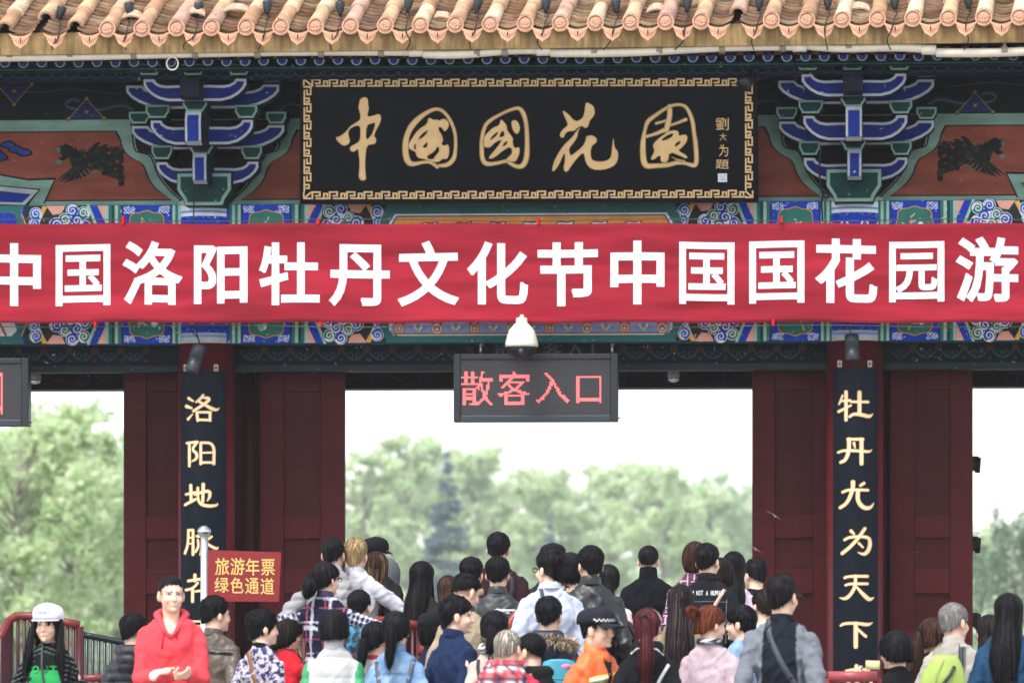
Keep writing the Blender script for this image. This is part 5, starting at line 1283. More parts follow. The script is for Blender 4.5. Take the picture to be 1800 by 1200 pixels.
class Person: pass
PEOPLE = []; INFO = []
def person(label, px, py, s, face=0, look=None, pitch=0, roll=0, sex='m', wide=1., hair=('short', 'black'), top=('cloth', '#333333'), fn=None, fold=.007, quilt=0, pants='#23252c', arms=None, hands=False,
           collar=None, hood=None, detail=False, extras=None, kid=False, vox=None, lean=0, long=0., headgear=None, head_scale=1., seed=None, vneck=0.):
    """px,py: photo pixel of the top of the head; s: pixels per metre there; face/look: 0 = back to the camera, 90 = to the right, 180 = to the camera"""
    P_ = Person(); P_.label = label; seed = seed if seed is not None else len(PEOPLE)+1; P_.seed = seed
    Z_ = F/s; tp = PZ(px, py, Z_); gz = ground_z(tp.x, tp.y); H = tp.z-gz-.012
    INFO.append((label[:38], round(H, 2), round(tp.y, 1)))
    hs = head_scale*({'m': 1., 'f': .95}[sex]) if not kid else .93*head_scale
    kb = H/1.74; kw = .88*(kb*1.12 if kid else ({'m': 1., 'f': .88}[sex])*(.5+.5*kb))*(.45+.55*wide)
    look = face if look is None else look
    P_.root = empty('person', (tp.x, tp.y, gz), label, 'person', 'people queuing at the gate', rz=-R(face))
    zs = H-.292*hs; P_.H, P_.zs, P_.kw, P_.hs, P_.kb = H, zs, kw, hs, kb
    hip = H*.52
    lm = Matrix.Translation((0, 0, hip)) @ Matrix.Rotation(R(-lean), 4, 'X') @ Matrix.Translation((0, 0, -hip))
    hc = lm @ Vector((0, .015*kb, H-.118*hs))
    hc.x, hc.y = hc.x, hc.y
    # keep the head where the photo has it: shift the whole body back under it
    off = Vector((-hc.x, -hc.y, 0)); P_.off = off
    BM = Matrix.Translation(off) @ lm; hc = hc+off
    P_.T = T = Matrix.Translation(hc) @ Matrix.Rotation(-R(look-face), 4, 'Z') @ Matrix.Rotation(R(pitch), 4, 'X') @ Matrix.Rotation(R(roll), 4, 'Y')
    P_.BM = BM
    sh = {1: BM @ Vector((.172*kw, -.01, zs-.074)), -1: BM @ Vector((-.172*kw, -.01, zs-.074))}
    l1, l2 = .285*kb, .25*kb; AR = {}
    for sd in (1, -1):
        a = (arms or {}).get(sd); tgt = Vector(a[0]) if a else BM @ Vector((sd*.222*kw, .06, zs-.52*kb)); pole = a[1] if a and len(a) > 1 else (sd*.28, -.9, -.1)
        if a: tgt = Vector((tgt.x*kw, tgt.y*kw, zs+tgt.z*kb))
        el, wr = ik(sh[sd], tgt, l1, l2, pole); AR[sd] = (sh[sd], el, wr, a)
    P_.AR = AR
    # ---- body
    b = MB(); head_prims(b, T, hs, BM @ Vector((0, -.012, zs+.03)))
    def ring(z, hw, hd, y=0., n=20): return [BM @ Vector((hw*kw*math.copysign(abs(math.cos(q))**.85, math.cos(q)), hd*kw*math.copysign(abs(math.sin(q))**.9, math.sin(q))+y, z)) for q in [2*math.pi*k/n for k in range(n)]]
    b.loft([ring(hip-.06, .14, .09), ring(hip+.05, .15, .10), ring(hip+.2*kb, .13, .09), ring(zs-.12, .155, .105), ring(zs-.06, .14, .09), ring(zs+.01, .07, .05), ring(zs+.05, .045, .045, -.005)], SKIN)
    for sd in (1, -1):
        s0, el, wr, a = AR[sd]; b.capsule(s0, el, .043*kw, .036*kw, SKIN); b.capsule(el, wr, .036*kw, .025*kw, SKIN)
        d = (wr-el).normalized(); palm = a[2] if a and len(a) > 2 else (-sd, 0, 0); hand_prims(b, wr, a[3] if a and len(a) > 3 else d, palm, sd*(1 if True else 1), hs*.95, a[4] if a and len(a) > 4 else .45)
        b.capsule((off.x+sd*.09*kw, off.y, hip-.02), (off.x+sd*.095*kw, off.y+.005, hip*.52), .078*kw, .052*kw, SKIN); b.capsule((off.x+sd*.095*kw, off.y+.005, hip*.52), (off.x+sd*.1*kw, off.y-.02, .07), .05*kw, .034*kw, SKIN)
        b.capsule((off.x+sd*.1*kw, off.y-.03, .045), (off.x+sd*.11*kw, off.y+.12, .035), .038, .03, SKIN, 8)
    P_.q_body = queue_remesh(b, vox or (.0075 if (detail or hands) else .0095), 2)
    # ---- upper garment
    t = MB(); hem = hip-.03-long*kb; c = (0, 0, 0); pf = 1.+(.10 if quilt else 0)
    wf = 1.06 if long else 1.
    t.loft([ring(hem, .185*pf*wf, .135*pf*wf), ring(hip+.06, .18*pf, .13*pf), ring(hip+.2*kb, .172*pf, .122*pf), ring(zs-.14, .187*pf, .138*pf), ring(zs-.09, .182*pf, .124*pf), ring(zs-.052, .178*pf, .114*pf), ring(zs-.012, .158, .102), ring(zs+.02, .120, .088, -.005), ring(zs+.045, .08, .072, -.01), ring(zs+.07, .064, .064, -.012)], c)
    for sd in (1, -1):
        s0, el, wr, a = AR[sd]; q = (el-s0).normalized()
        t.ell(s0+Vector((0, 0, -.008)), (.058*kw*pf, .064*kw*pf, .056*kw*pf), c); t.capsule(s0, el, .059*kw*pf, .054*kw*pf, c); t.capsule(el, wr-(wr-el).normalized()*.01, .055*kw*pf, .042*kw*pf, c)
    if hood is True or (hood and hood != 'up'):
        t.tube([BM @ Vector((.085*kw*math.sin(a)*1.0, -.045-.062*math.cos(a)*1.0, zs+.055-.018*math.cos(a))) for a in [-1.9+3.8*k/12 for k in range(13)]], [.02]+[.036+.016*math.sin(math.pi*k/10) for k in range(11)]+[.02], c, 10)
        t.ell(BM @ Vector((0, -.115, zs-.03)), (.10*kw, .05, .085), c)
    P_.q_top = queue_remesh(t, .0115 if not fn else .0095, 6)
    lg = MB()
    for sd in (1, -1):
        lg.capsule((off.x+sd*.085*kw, off.y, hip), (off.x+sd*.1*kw, off.y+.005, hip*.52), .092*kw, .068*kw, c); lg.capsule((off.x+sd*.1*kw, off.y+.005, hip*.52), (off.x+sd*.1*kw, off.y-.02, .1), .066*kw, .052*kw, c)
    lg.ell((off.x, off.y, hip), (.17*kw, .118*kw, .12), c)
    P_.q_leg = queue_remesh(lg, .02, 3)
    P_.spec = dict(look=look, face=face, hair=hair, top=top, fn=fn, fold=fold, quilt=quilt, pants=pants, collar=collar, hood=hood, detail=detail, extras=extras, sex=sex, headgear=headgear, arms=arms, kid=kid, vneck=vneck)
    PEOPLE.append(P_); return P_
def part(P_, mb, name, mat):
    o = mb.build(name, mat); o.parent = P_.root; return o
def bvh(me): return BVHTree.FromPolygons([v.co for v in me.vertices], [tuple(p.vertices) for p in me.polygons])
def wrap(P_, pts, wd, col, name='bag_strap', mat='nylon', side=-1, thick=.004, w2=None):
    """a strap laid over the upper garment; pts = (x in body widths, z above the shoulder line); side -1 = on the back, +1 = front"""
    n = 14; L = []; P2 = []
    for i in range(n+1):
        f = i/n*(len(pts)-1); k = min(int(f), len(pts)-2); u = f-k; P2.append((pts[k][0]*(1-u)+pts[k+1][0]*u, pts[k][1]*(1-u)+pts[k+1][1]*u))
    hit = []
    for x, z in P2:
        o = Vector((x*P_.kw+P_.off.x, side*1.+P_.off.y, P_.zs+z*P_.kb)); h = P_.tree.ray_cast(o, Vector((0, -side, 0)), 2.)
        hit.append(h[0]+Vector((0, side*thick, 0)) if h[0] else None)
    hit = [h for h in hit if h]
    if len(hit) < 3: return None
    mb = MB(); vs = []
    for i, h in enumerate(hit):
        d = (hit[min(i+1, len(hit)-1)]-hit[max(i-1, 0)]); a = Vector((-d.z, 0, d.x)).normalized()*wd/2
        for q in (a, -a):
            hh = P_.tree.ray_cast(Vector((h.x+q.x, side*1., h.z+q.z)), Vector((0, -side, 0)), 2.)
            vs.append(hh[0]+Vector((0, side*thick, 0)) if hh[0] and abs(hh[0].y-h.y) < .05 else h+q)
    n = len(hit); back = [Vector(v)-Vector((0, side*thick*.9, 0)) for v in vs]
    fs = []
    for i in range(n-1):
        fs += [(2*i, 2*i+1, 2*i+3, 2*i+2), (2*n+2*i, 2*n+2*i+2, 2*n+2*i+3, 2*n+2*i+1), (2*i, 2*i+2, 2*n+2*i+2, 2*n+2*i), (2*i+1, 2*n+2*i+1, 2*n+2*i+3, 2*i+3)]
    mb.add(vs+back, fs, S(col), True); return part(P_, mb, name, mat)
def face_parts(P_, brow=S('1a1614'), lips=S('a8605a'), smile=-.0025):
    T, hs = P_.T, P_.hs
    body_tree = bvh(P_.body.data)
    def onface(x, z, dy=.0015):
        o = T @ (Vector((x, .3, z))*hs); d = T.to_3x3() @ Vector((0, -1, 0)); h = body_tree.ray_cast(o, d, .5)
        return h[0]-d*dy*hs if h[0] else T @ (Vector((x, .085, z))*hs)
    def patch(outline, col, name, dy=.0015):
        mb = MB(); mb.add([onface(x, z, dy) for x, z in outline], [tuple(range(len(outline)))], col); return part(P_, mb, name, 'skin')
    for s in (1, -1):
        def al(w_, h, cx=.031, cz=.001): return [(s*cx+w_*math.cos(a), cz+h*math.sin(a)*(1.1 if math.sin(a) > 0 else .75)+s*.0*math.cos(a)) for a in [2*math.pi*k/12 for k in range(12)]]
        e = patch(al(.0165, .0068), S('2a1e1b'), 'eye', .001); 
        mb = MB()
        for ol, cc, dy in ((al(.012, .0036), S('d8d0c8'), .002), (al(.0056, .0046, .031, .0012), S('120d0c'), .003)): mb.add([onface(x, z, dy) for x, z in ol], [tuple(range(len(ol)))], cc)
        o = part(P_, mb, 'iris', 'skin'); o.parent = e
        mb = MB(); up = [(.011, .017), (.022, .0235), (.034, .0245), (.049, .0175)]; lo = [(.049, .0155), (.034, .0165), (.022, .0155), (.011, .0105)]
        mb.add([onface(s*x, z+.002, .0018) for x, z in up+lo], [tuple(range(8))], brow); part(P_, mb, 'eyebrow', 'skin')
    mb = MB(); up = [(-.022, -.063+smile), (-.010, -.0585), (0, -.0605), (.010, -.0585), (.022, -.063+smile)]; lo = [(.012, -.071), (0, -.0735), (-.012, -.071)]
    mb.add([onface(x, z, .0016) for x, z in up+lo], [tuple(range(8))], lips)
    mb.add([onface(x, z, .0024) for x, z in ((-.02, -.063+smile), (0, -.0645), (.02, -.063+smile), (0, -.0665))], [(0, 1, 2, 3)], S('5a2a2a')); part(P_, mb, 'mouth', 'skin')
def finish(P_):
    sp = P_.spec; T, hs, kw, zs, H, kb = P_.T, P_.hs, P_.kw, P_.zs, P_.H, P_.kb
    def link(name, me, mat):
        me.name = name; me.materials.clear(); me.materials.append(M[mat]); o = bpy.data.objects.new(name, me); COL.objects.link(o); o.parent = P_.root; return o
    # body, with a little more colour in lips, cheeks and ears
    me = take(P_.q_body); co = vco(me); c = np.tile(np.array(SKIN, dtype=np.float32), (len(co), 1)); rs = np.random.default_rng(P_.seed)
    c *= rs.uniform(.9, 1.06)
    Ti = np.array(T.inverted()); h = (co @ Ti[:3, :3].T+Ti[:3, 3])/hs
    blush = np.exp(-(((np.abs(h[:, 0])-.04)/.02)**2+((h[:, 1]-.07)/.03)**2+((h[:, 2]+.035)/.02)**2))+.8*np.exp(-(((np.abs(h[:, 0])-.08)/.01)**2+((h[:, 2]+.01)/.03)**2))
    c *= 1-blush[:, None]*np.array([.04, .16, .16])
    st, hcn, *hk = sp['hair']; hk = hk[0] if hk else {}; hcol = HAIRC[hcn] if hcn in HAIRC else S(hcn)
    if st in ('buzz', 'short') and hk.get('fade', True):              # clipped hair shading into the skin at sides and nape (real stubble colour)
        m = np.clip((h[:, 2]+.05)/.06, 0, 1)*np.clip((.045-h[:, 1]-np.clip(h[:, 2]*.2, -.02, .02))/.02, 0, 1)*(np.abs(h[:, 0]) < .0755)*(h[:, 2] > -.075)*(h[:, 2] < .13)
        m = np.maximum(m, np.clip((h[:, 2]-.055)/.02, 0, 1)*(h[:, 1] < .075)*(h[:, 2] < .14)); m *= hk.get('fade', .75)
        c = c*(1-m[:, None])+np.array(hcol)*1.2*m[:, None]
    for sd_, a_ in (sp['arms'] or {}).items():
        if len(a_) > 5:                       # gloved hand
            s0, el, wr, _ = P_.AR[sd_]; dd = np.array(Vector(a_[3]).normalized()); q = co-np.array(wr); c[(np.linalg.norm(q, axis=1) < .24) & (q @ dd > -.03)] = S(a_[5])
    vcol(me, c); P_.body = link('body', me, 'skin')
    # garment with folds
    me = take(P_.q_top)
    if sp['vneck']:
        bm = bmesh.new(); bm.from_mesh(me); z1 = zs-sp['vneck']; y0 = P_.off.y
        bmesh.ops.delete(bm, geom=[v for v in bm.verts if v.co.y > y0-.0 and v.co.z > z1 and abs(v.co.x-P_.off.x) < .02+.55*(v.co.z-z1)], context='VERTS'); bm.to_mesh(me); bm.free(); me.update()
    co = vco(me); P_.tree = bvh(me); nr = np.empty(len(me.vertices)*3, dtype=np.float32); me.vertices.foreach_get('normal', nr); nr = nr.reshape(-1, 3)
    sd = P_.seed*3.7; amp = sp['fold']; dsp = np.empty(len(co), dtype=np.float32)
    for i, p in enumerate(co):
        a = noise.noise(Vector((p[0]*9+sd, p[1]*9, p[2]*6+p[0]*5)))+.6*noise.noise(Vector((p[0]*20+sd+p[2]*10, p[1]*20, p[2]*13)))+.35*abs(noise.noise(Vector((p[0]*14-p[2]*16+sd, p[1]*14, p[2]*22))))
        w1 = noise.noise(Vector((p[0]*5+sd, p[1]*5+p[2]*3, p[2]*8-p[0]*6))); a += 1.5*(.35-min(.5, abs(w1)*1.6)) if abs(w1) < .22 else 0
        dsp[i] = amp*1.9*a
    if sp['quilt']:
        arm = np.abs(co[:, 0]) > .19*kw; zz = (co[:, 2]+.02*np.abs(co[:, 0]))/sp['quilt']; dsp += .013*(np.abs(np.sin(math.pi*zz))**.6-.7)*(co[:, 2] < zs+.05)
    dsp = dsp*np.clip((zs+.10-co[:, 2])/.05, .15, 1)
    co = co+nr*dsp[:, None]; me.vertices.foreach_set('co', co.ravel()); me.update()
    base = S(sp['top'][1]); c = np.tile(np.array(base, dtype=np.float32), (len(co), 1))
    if sp['fn']:
        for i, p in enumerate(co):
            q = sp['fn'](p[0]/kw, p[1]-P_.off.y, (p[2]-zs)/kb, base)
            if q is not None: c[i] = q
    vcol(me, c); P_.top = link('coat' if sp['top'][0] in ('leather', 'nylon') else 'top', me, sp['top'][0]); P_.tree = bvh(me)
    me = take(P_.q_leg); vcol(me, np.tile(np.array(S(sp['pants']), dtype=np.float32), (len(me.vertices), 1))); link('trousers', me, 'cloth')
    for s in (1, -1):
        mb = MB(); x = P_.off.x+s*.1*kw; y = P_.off.y; mb.loft([[(x+s*.01+r*.043*math.cos(q), y+.035+r*.125*math.sin(q)*(1.15 if math.sin(q) > 0 else .8), z) for q in [2*math.pi*k/16 for k in range(16)]] for r, z in ((.95, .0), (1, .015), (1., .05), (.75, .085), (.6, .1))], S('2a2829')); part(P_, mb, 'shoe', 'leather')
    # hair
    if st not in ('none', 'buzz'):
        hb = None; hl = hk.get('hl')
        if st == 'short': hb = hair_cap(P_.seed, hk.get('th', .014)*.75, hk.get('front', .066), hk.get('side', .016), hk.get('back', -.052), T, hs, 'short', hcol, hl, 0, hk.get('spike', .006))
        elif st == 'mop': hb = hair_cap(P_.seed, hk.get('th', .022)*.8, hk.get('front', .045), hk.get('side', -.02), hk.get('back', -.075), T, hs, 'short', hcol, hl, 0, .0075)
        elif st == 'bob': hb = hair_cap(P_.seed, .016, hk.get('front', .03), hk.get('side', -.085), hk.get('back', -.105), T, hs, 'bob', hcol, hl, 0, .001)
        elif st == 'long':
            hb = hair_cap(P_.seed, .014, .05, -.06, -.06, T, hs, 'long', hcol, hl, hk.get('len', .35), .001, wave=hk.get('wave', 0.))
            if hk.get('locks'):
                for s in (1, -1): tail(hb, s+5, [T @ (Vector((s*(.090+.030*f), .0+.09*f+.02*math.sin(f*3), .01-.34*f))*hs) for f in [k/12 for k in range(13)]], [.016]+[.022]*6+[.026, .026, .024, .020, .014, .004], hcol, hl)
        elif st in ('pony', 'bun', 'lowpony'):
            hb = hair_cap(P_.seed, .011, .062, -.012, -.075, T, hs, 'tied', hcol, hl, 0, .0005)
            up = hk.get('up', .045); tie = Vector((hk.get('tx', 0.), -.125, up))*hs
            if st == 'bun':
                k_ = hk.get('r', .042); c_ = T @ (tie+Vector((0, -.018, .012))); hb.ell(c_, (k_*hs*1.15, k_*hs*.95, k_*hs*1.05), hcol, None, 18, 12)
                for j in range(5): tail(hb, j, [c_+Vector((math.cos(a+j*1.3)*k_*(.75-.1*j), -.026+.022*math.sin(2*a+j), math.sin(a+j*1.3)*k_*(.7-.08*j)))*hs for a in [k*.5 for k in range(10)]], [.006]+[.013]*8+[.004], hcol, hl, 10)
            else:
                L = hk.get('len', .32); lx = hk.get('lx', 0.); r0 = hk.get('r', .028); pts = []; w0 = T @ tie; dn = Vector((lx, -.03, -1))
                for k in range(13):
                    f = k/12; pts.append(w0+Vector((lx*L*f+.008*math.sin(5*f), -.028*math.sin(min(1, f*3)*math.pi/2)-.012+.05*max(0, f-.3)*-.3, -L*f+.016*math.sin(min(1, f*4)*math.pi))))
                # keep the tail outside the back of the garment
                for p in pts:
                    hh = P_.tree.ray_cast(Vector((p.x, p.y-1, p.z)), Vector((0, 1, 0)), 2.)
                    if hh[0] and hh[0].y < p.y+.025: p.y = hh[0].y-.025
                tail(hb, P_.seed, pts, [r0*.55, r0*.85, r0*1.05, r0*1.15, r0*1.2, r0*1.2, r0*1.15, r0*1.1, r0, r0*.9, r0*.75, r0*.5, r0*.15], hcol, hl)
                hb.tube([w0+Vector((r0*.62*math.cos(a), .004-.012, r0*.62*math.sin(a))) for a in [2*math.pi*k/12 for k in range(13)]], .006, S('1a1a1e'), 6)
        part(P_, hb, 'hair', 'hair')
    elif st == 'buzz': hb = hair_cap(P_.seed, .003, .064, .02, -.05, T, hs, 'short', hcol, tuple(q*1.2 for q in hcol), 0, .0008); part(P_, hb, 'hair', 'hair')
    # collar
    if sp['collar']:
        cc, hgt, *r_ = sp['collar']; w_ = r_[0] if r_ else .002; mb = MB(); n = 28; rings = []
        for q, z in ((1., .0), (1.0, hgt*.5), (1.02, hgt), (1.07, hgt*.93), (1.13, hgt*.25), (1.16, 0.)):
            rings.append([P_.BM @ Vector((.069*kw*q*math.cos(a), -.012+.07*kw*q*math.sin(a), zs+.052*kb+z+(-.014*math.sin(a) if z else 0)-(.02*max(0, math.sin(a)-.6)*2))) for a in [2*math.pi*k/n for k in range(n)]])
        mb.loft(rings, S(cc), False); part(P_, mb, 'collar', sp['top'][0])
    if sp['detail']: face_parts(P_, **(sp['detail'] if isinstance(sp['detail'], dict) else {}))
    if sp['headgear']: sp['headgear'](P_)
    if sp['extras']: sp['extras'](P_)
def cap(col, brimcol=None, brim=.07, flat=False, logo=None, band=None, tilt=0.):
    def f(P_):
        T, hs = P_.T, P_.hs; mb = MB(); n = 36; rings = []
        for z, q in ((.022, 1.075), (.05, 1.09), (.075, 1.06), (.098, .93), (.113, .70), (.122, .4), (.125, .12)):
            rings.append([T @ (Vector((HR[0]*q*1.2*math.sin(a), HC.y+HR[1]*q*1.15*math.cos(a), z+.016+.006*math.cos(a)))*hs) for a in [2*math.pi*k/n for k in range(n)]])
        mb.loft(rings, S(col)); mb.ell(T @ (Vector((0, HC.y, .138))*hs), (.008, .008, .005), S(col))
        o = part(P_, mb, 'cap', 'cloth')
        mb = MB(); v = []; m = 16
        for k in range(m+1):
            a = -1.15+2.3*k/m; r0 = Vector((HR[0]*1.28*math.sin(a), HC.y+HR[1]*1.23*math.cos(a), .038)); L = brim*math.cos(a*.95)**.6 if abs(a) < 1.6 else 0
            r1 = r0+Vector((.25*L*math.sin(a), L, -.22*L-(0 if flat else .012*(a*a))))
            v += [T @ (r0*hs), T @ (r1*hs), T @ ((r1-Vector((0, 0, .005)))*hs), T @ ((r0-Vector((0, 0, .005)))*hs)]
        fs = []
        for k in range(m):
            for q in range(4): fs.append((4*k+q, 4*k+(q+1) % 4, 4*k+4+(q+1) % 4, 4*k+4+q))
        mb.add(v, fs, S(brimcol or col), True); b_ = part(P_, mb, 'brim', 'cloth'); b_.parent = o
        if band:
            mb = MB()
            for k in range(22):
                a = -1.3+2.6*k/22
                for j in range(2):
                    if (k+j) % 2: continue
                    vv = [T @ (Vector((HR[0]*1.325*math.sin(a+d), HC.y+HR[1]*1.27*math.cos(a+d), .05+.009*(j+e)))*hs) for d, e in ((0, 0), (.118, 0), (.118, 1), (0, 1))]; mb.add(vv, [(0, 1, 2, 3)], S('d5d5d5'))
            q = part(P_, mb, 'chequer_band', 'cloth'); q.parent = o
        if logo:
            mb = MB()
            def lp(x, z): a = x/HR[0]; return T @ (Vector((HR[0]*1.33*math.sin(a), HC.y+HR[1]*1.275*math.cos(a)-(z-.07)*.3, z+.016))*hs)
            for x0, x1, z0, z1, cc in ((-.02, .02, .058, .084, '8f95aa'),): mb.add([lp(x0, z0), lp(x1, z0), lp(x1, z1), lp(x0, z1)], [(0, 1, 2, 3)], S(cc)); 
            q = part(P_, mb, 'badge', 'cloth'); q.parent = o
    return f
def glasses(P_, col='15151a'):
    T, hs = P_.T, P_.hs; mb = MB()
    for s in (1, -1):
        mb.tube([T @ (Vector((s*.032+.021*math.cos(a), .104, .0+.015*math.sin(a)))*hs) for a in [2*math.pi*k/14 for k in range(15)]], .0025, S(col), 6)
        mb.tube([T @ (Vector(p)*hs) for p in ((s*.053, .104, .006), (s*.073, .085, .008), (s*.084, .0, .004))], .0025, S(col), 6)
    mb.tube([T @ (Vector(p)*hs) for p in ((-.011, .105, .004), (.011, .105, .004))], .0022, S(col), 6); part(P_, mb, 'glasses', 'plastic')
def run_people():
    bpy.context.view_layer.update()
    for p in PEOPLE: finish(p)
# ---- patterns
def plaid(base, lines):                       # lines: (axis, period, phase, half width, colour, weight)
    cs = [(a, p, ph, w_, np.array(S(c)), k) for a, p, ph, w_, c, k in lines]
    def f(x, y, z, b):
        c = np.array(S(base), dtype=np.float64)
        for a, p, ph, w_, cc, k in cs:
            q = (z if a == 'z' else x if a == 'x' else (x+z)) + .012*noise.noise(Vector((x*6, y*6, z*6)))
            if abs((q+ph) % p - p/2) < w_: c = c*(1-k)+cc*k
        return c
    return f
def florals(base, cols, sc=22, th=.18):
    cs = [np.array(S(c)) for c in cols]
    def f(x, y, z, b):
        c = np.array(S(base))
        for k, cc in enumerate(cs):
            if noise.noise(Vector((x*sc+k*9, y*sc, z*sc+k*3)))+.5*noise.noise(Vector((x*sc*2.3+k, y*sc*2, z*sc*2.3))) > th+.06*k: c = cc
        return c
    return f
def speck(base, other, sc=60, th=.1):
    o_ = np.array(S(other)); b_ = np.array(S(base))
    return lambda x, y, z, b: o_ if noise.noise(Vector((x*sc, y*sc, z*sc))) > th else b_
def hstripes(base, other, p, w_, tilt=0.): 
    o_ = np.array(S(other)); b_ = np.array(S(base))
    return lambda x, y, z, b: o_ if (z+tilt*abs(x)) % p < w_ else b_
def denim(base, light):
    b_ = np.array(S(base)); l_ = np.array(S(light))
    def f(x, y, z, b):
        k = min(1, max(0, .5+.9*noise.noise(Vector((x*9, y*9, z*12)))))
        c = b_*(1-k)+l_*k
        if abs(z+.105) < .004 and abs(x) < .16: c = c*.6
        return c
    return f
def held(name, mb, mat, label, cat, parent=None):
    c = np.mean(np.array(mb.v), axis=0); o = mb.build(name, mat, None, tuple(c)); tag(o, label, cat); return o
def wpt(P_, v):                               # person-local point -> world
    return Matrix.Translation(P_.root.location) @ Matrix.Rotation(P_.root.rotation_euler[2], 4, 'Z') @ Vector(v)
def back_text(P_, txt, x0, x1, z0, z1, col, side=-1):
    mb = MB(); n = len(txt); cw = (x1-x0)/n
    def mp(u, v, l):
        hh = P_.tree.ray_cast(Vector((u+P_.off.x, side*1., v)), Vector((0, -side, 0)), 2.); y = hh[0].y if hh[0] else 0
        return Vector((u+P_.off.x, y+side*(.003+l*.0005), v))
    for k, ch in enumerate(txt):
        if ch == ' ': continue
        u0 = x0+k*cw; sx = 1 if side < 0 else -1
        put_glyph(mb, ch, (sx*u0 if sx > 0 else u0, -z1, (u0+cw*.84), -z0), lambda u, v, l: mp(sx*u, -v, l), S(col), .02, 1)
    return part(P_, mb, 'lettering', 'cloth')

# ================================================================== the people, front to back
def x_hoodie(P_):
    for s in (1, -1):
        mb = MB(); pts = [(s*.035, .04), (s*.04, -.06), (s*.045+.01, -.13-.03*s)]
        vs = []
        for x, z in pts:
            h = P_.tree.ray_cast(Vector((P_.off.x+x, 1, P_.zs+z)), Vector((0, -1, 0)), 2.); vs.append((h[0] if h[0] else Vector((P_.off.x+x, .15, P_.zs+z)))+Vector((0, .008, 0)))
        mb.tube(vs, .0035, S('c01828'), 6); part(P_, mb, 'drawstring', 'cloth')
    mb = MB(); z = P_.zs
    for s in (1, -1):                         # open hood edge round the neck
        mb.tube([P_.BM @ Vector(p) for p in ((0, .112, z-.10), (s*.035, .105, z-.05), (s*.068, .055, z+.012), (s*.088, -.01, z+.05), (s*.068, -.08, z+.062), (0, -.108, z+.06))], [.006, .013, .02, .025, .028, .03], S('d84a54'), 10)
    part(P_, mb, 'hood', 'cloth')
person('man with cropped hair in a bright red hoodie, facing us with his hands together', 301, 1008, 283, face=172, look=158, hair=('short', 'black', dict(th=.006, front=.07, side=.03, back=-.02, spike=.003, fade=.7)), top=('cloth', '#d8474f'), detail=True, hands=True, fold=.008, vneck=.065, pants='#2a2f3c',
       arms={1: ((-.02, .235, -.33), (.8, -.35, -.6), (-.5, -.3, .8), (-.9, .5, .1), .9), -1: ((.0, .25, -.295), (-.8, -.35, -.6), (.2, -.3, -.9), (.9, .45, -.1), .8)}, extras=x_hoodie)
def x_capwoman(P_):
    mb = MB(); n = 14; zs, kb = P_.zs, P_.kb; v = []
    for i in range(n+1):                      # green printed shirt between the open cardigan
        z = -.015-.52*i/n; hw = .05+.055*min(1, i/5)
        for j in range(9):
            x = -hw+2*hw*j/8; h = P_.tree.ray_cast(Vector((x+P_.off.x, 1, zs+z*kb)), Vector((0, -1, 0)), 2.)
            v.append((h[0] if h[0] else Vector((x+P_.off.x, .1, zs+z*kb)))+Vector((0, .005, 0)))
    nf = []; 
    for i in range(n):
        for j in range(8):
            z = -.015-.52*(i+.5)/n; k = -.12 > z > -.24 or (z <= -.24 and noise.noise(Vector((j*.9, z*30, 1))) > -.1 and z > -.3)
            nf.append(((i*9+j, (i+1)*9+j, (i+1)*9+j+1, i*9+j+1), S('2f9a55') if k else S('141716')))
    for f, c in nf: mb.f.append(f); mb.c.append(c); mb.sm.append(True)
    mb.v = [tuple(q) for q in v]; part(P_, mb, 'shirt', 'cloth')
    mb = MB()
    def mp(u, vv, l):
        h = P_.tree.ray_cast(Vector((-u+P_.off.x, 1, -vv)), Vector((0, -1, 0)), 2.); return (h[0] if h[0] else Vector((-u+P_.off.x, .12, -vv)))+Vector((0, .008+l*.0006, 0))
    for k, ch in enumerate('OUT'): put_glyph(mb, ch, (-.075+k*.055, -(zs-.085), -.03+k*.055, -(zs-.13)), mp, S('2f9a55') if k != 1 else S('1f6a3c'), .02, 1)
    part(P_, mb, 'lettering', 'cloth')
    wrap(P_, [(.03, .05), (.015, -.12), (-.03, -.35)], .012, '#3a3a3e', side=1, thick=.012)
pw = person('woman in a white cap with long black hair and a striped black cardigan', 84, 1063, 283, face=183, look=186, sex='f', hair=('long', 'black', dict(len=.22, locks=True)), top=('knit', '#17181b'), fn=hstripes('#15161a', '#5f6c6e', .034, .007, .35), detail=dict(lips=S('c0616a')), headgear=cap('#e8e6f0', '#dddbe8', .032, True, True), extras=x_capwoman, fold=.008,
       arms={1: ((.2, .16, -.40), (.6, -.6, -.3)), -1: ((-.33, .1, -.5),)})
person('person in a black quilted puffer jacket with a hood by the left railing', 236, 1077, 252, face=14, look=38, hair=('short', 'black', dict(th=.018)), top=('nylon', '#22242a'), quilt=.062, hood=True, fold=.004, wide=1.12)
def x_brown(P_):
    wrap(P_, [(-.215, -.09), (0, -.075), (.215, -.09)], .035, '#26221f', 'shoulder_band', 'leather')
person('man in a brown leather jacket with a dark shoulder band, turned to the right', 379, 1047, 262, face=22, look=52, hair=('short', 'black', dict(th=.02, spike=.009)), top=('leather', '#574a40'), collar=('#4b3f37', .035), extras=x_brown, wide=1.05)
def x_floral(P_): wrap(P_, [(-.10, .075), (-.05, -.06), (.03, -.25), (.12, -.44)], .028, '#8a5836', 'bag_strap', 'leather')
person('woman in a white floral blouse with a brown bag strap across her back', 462, 1070, 276, face=22, look=62, sex='f', hair=('mop', 'black', dict(front=.03, side=-.03)), top=('cloth', '#d9d6dc'), fn=florals('#bdbac2', ['#b9a3b4', '#3c4374', '#23263a', '#34406f'], 26, .17), collar=('#17171b', .022), extras=x_floral)
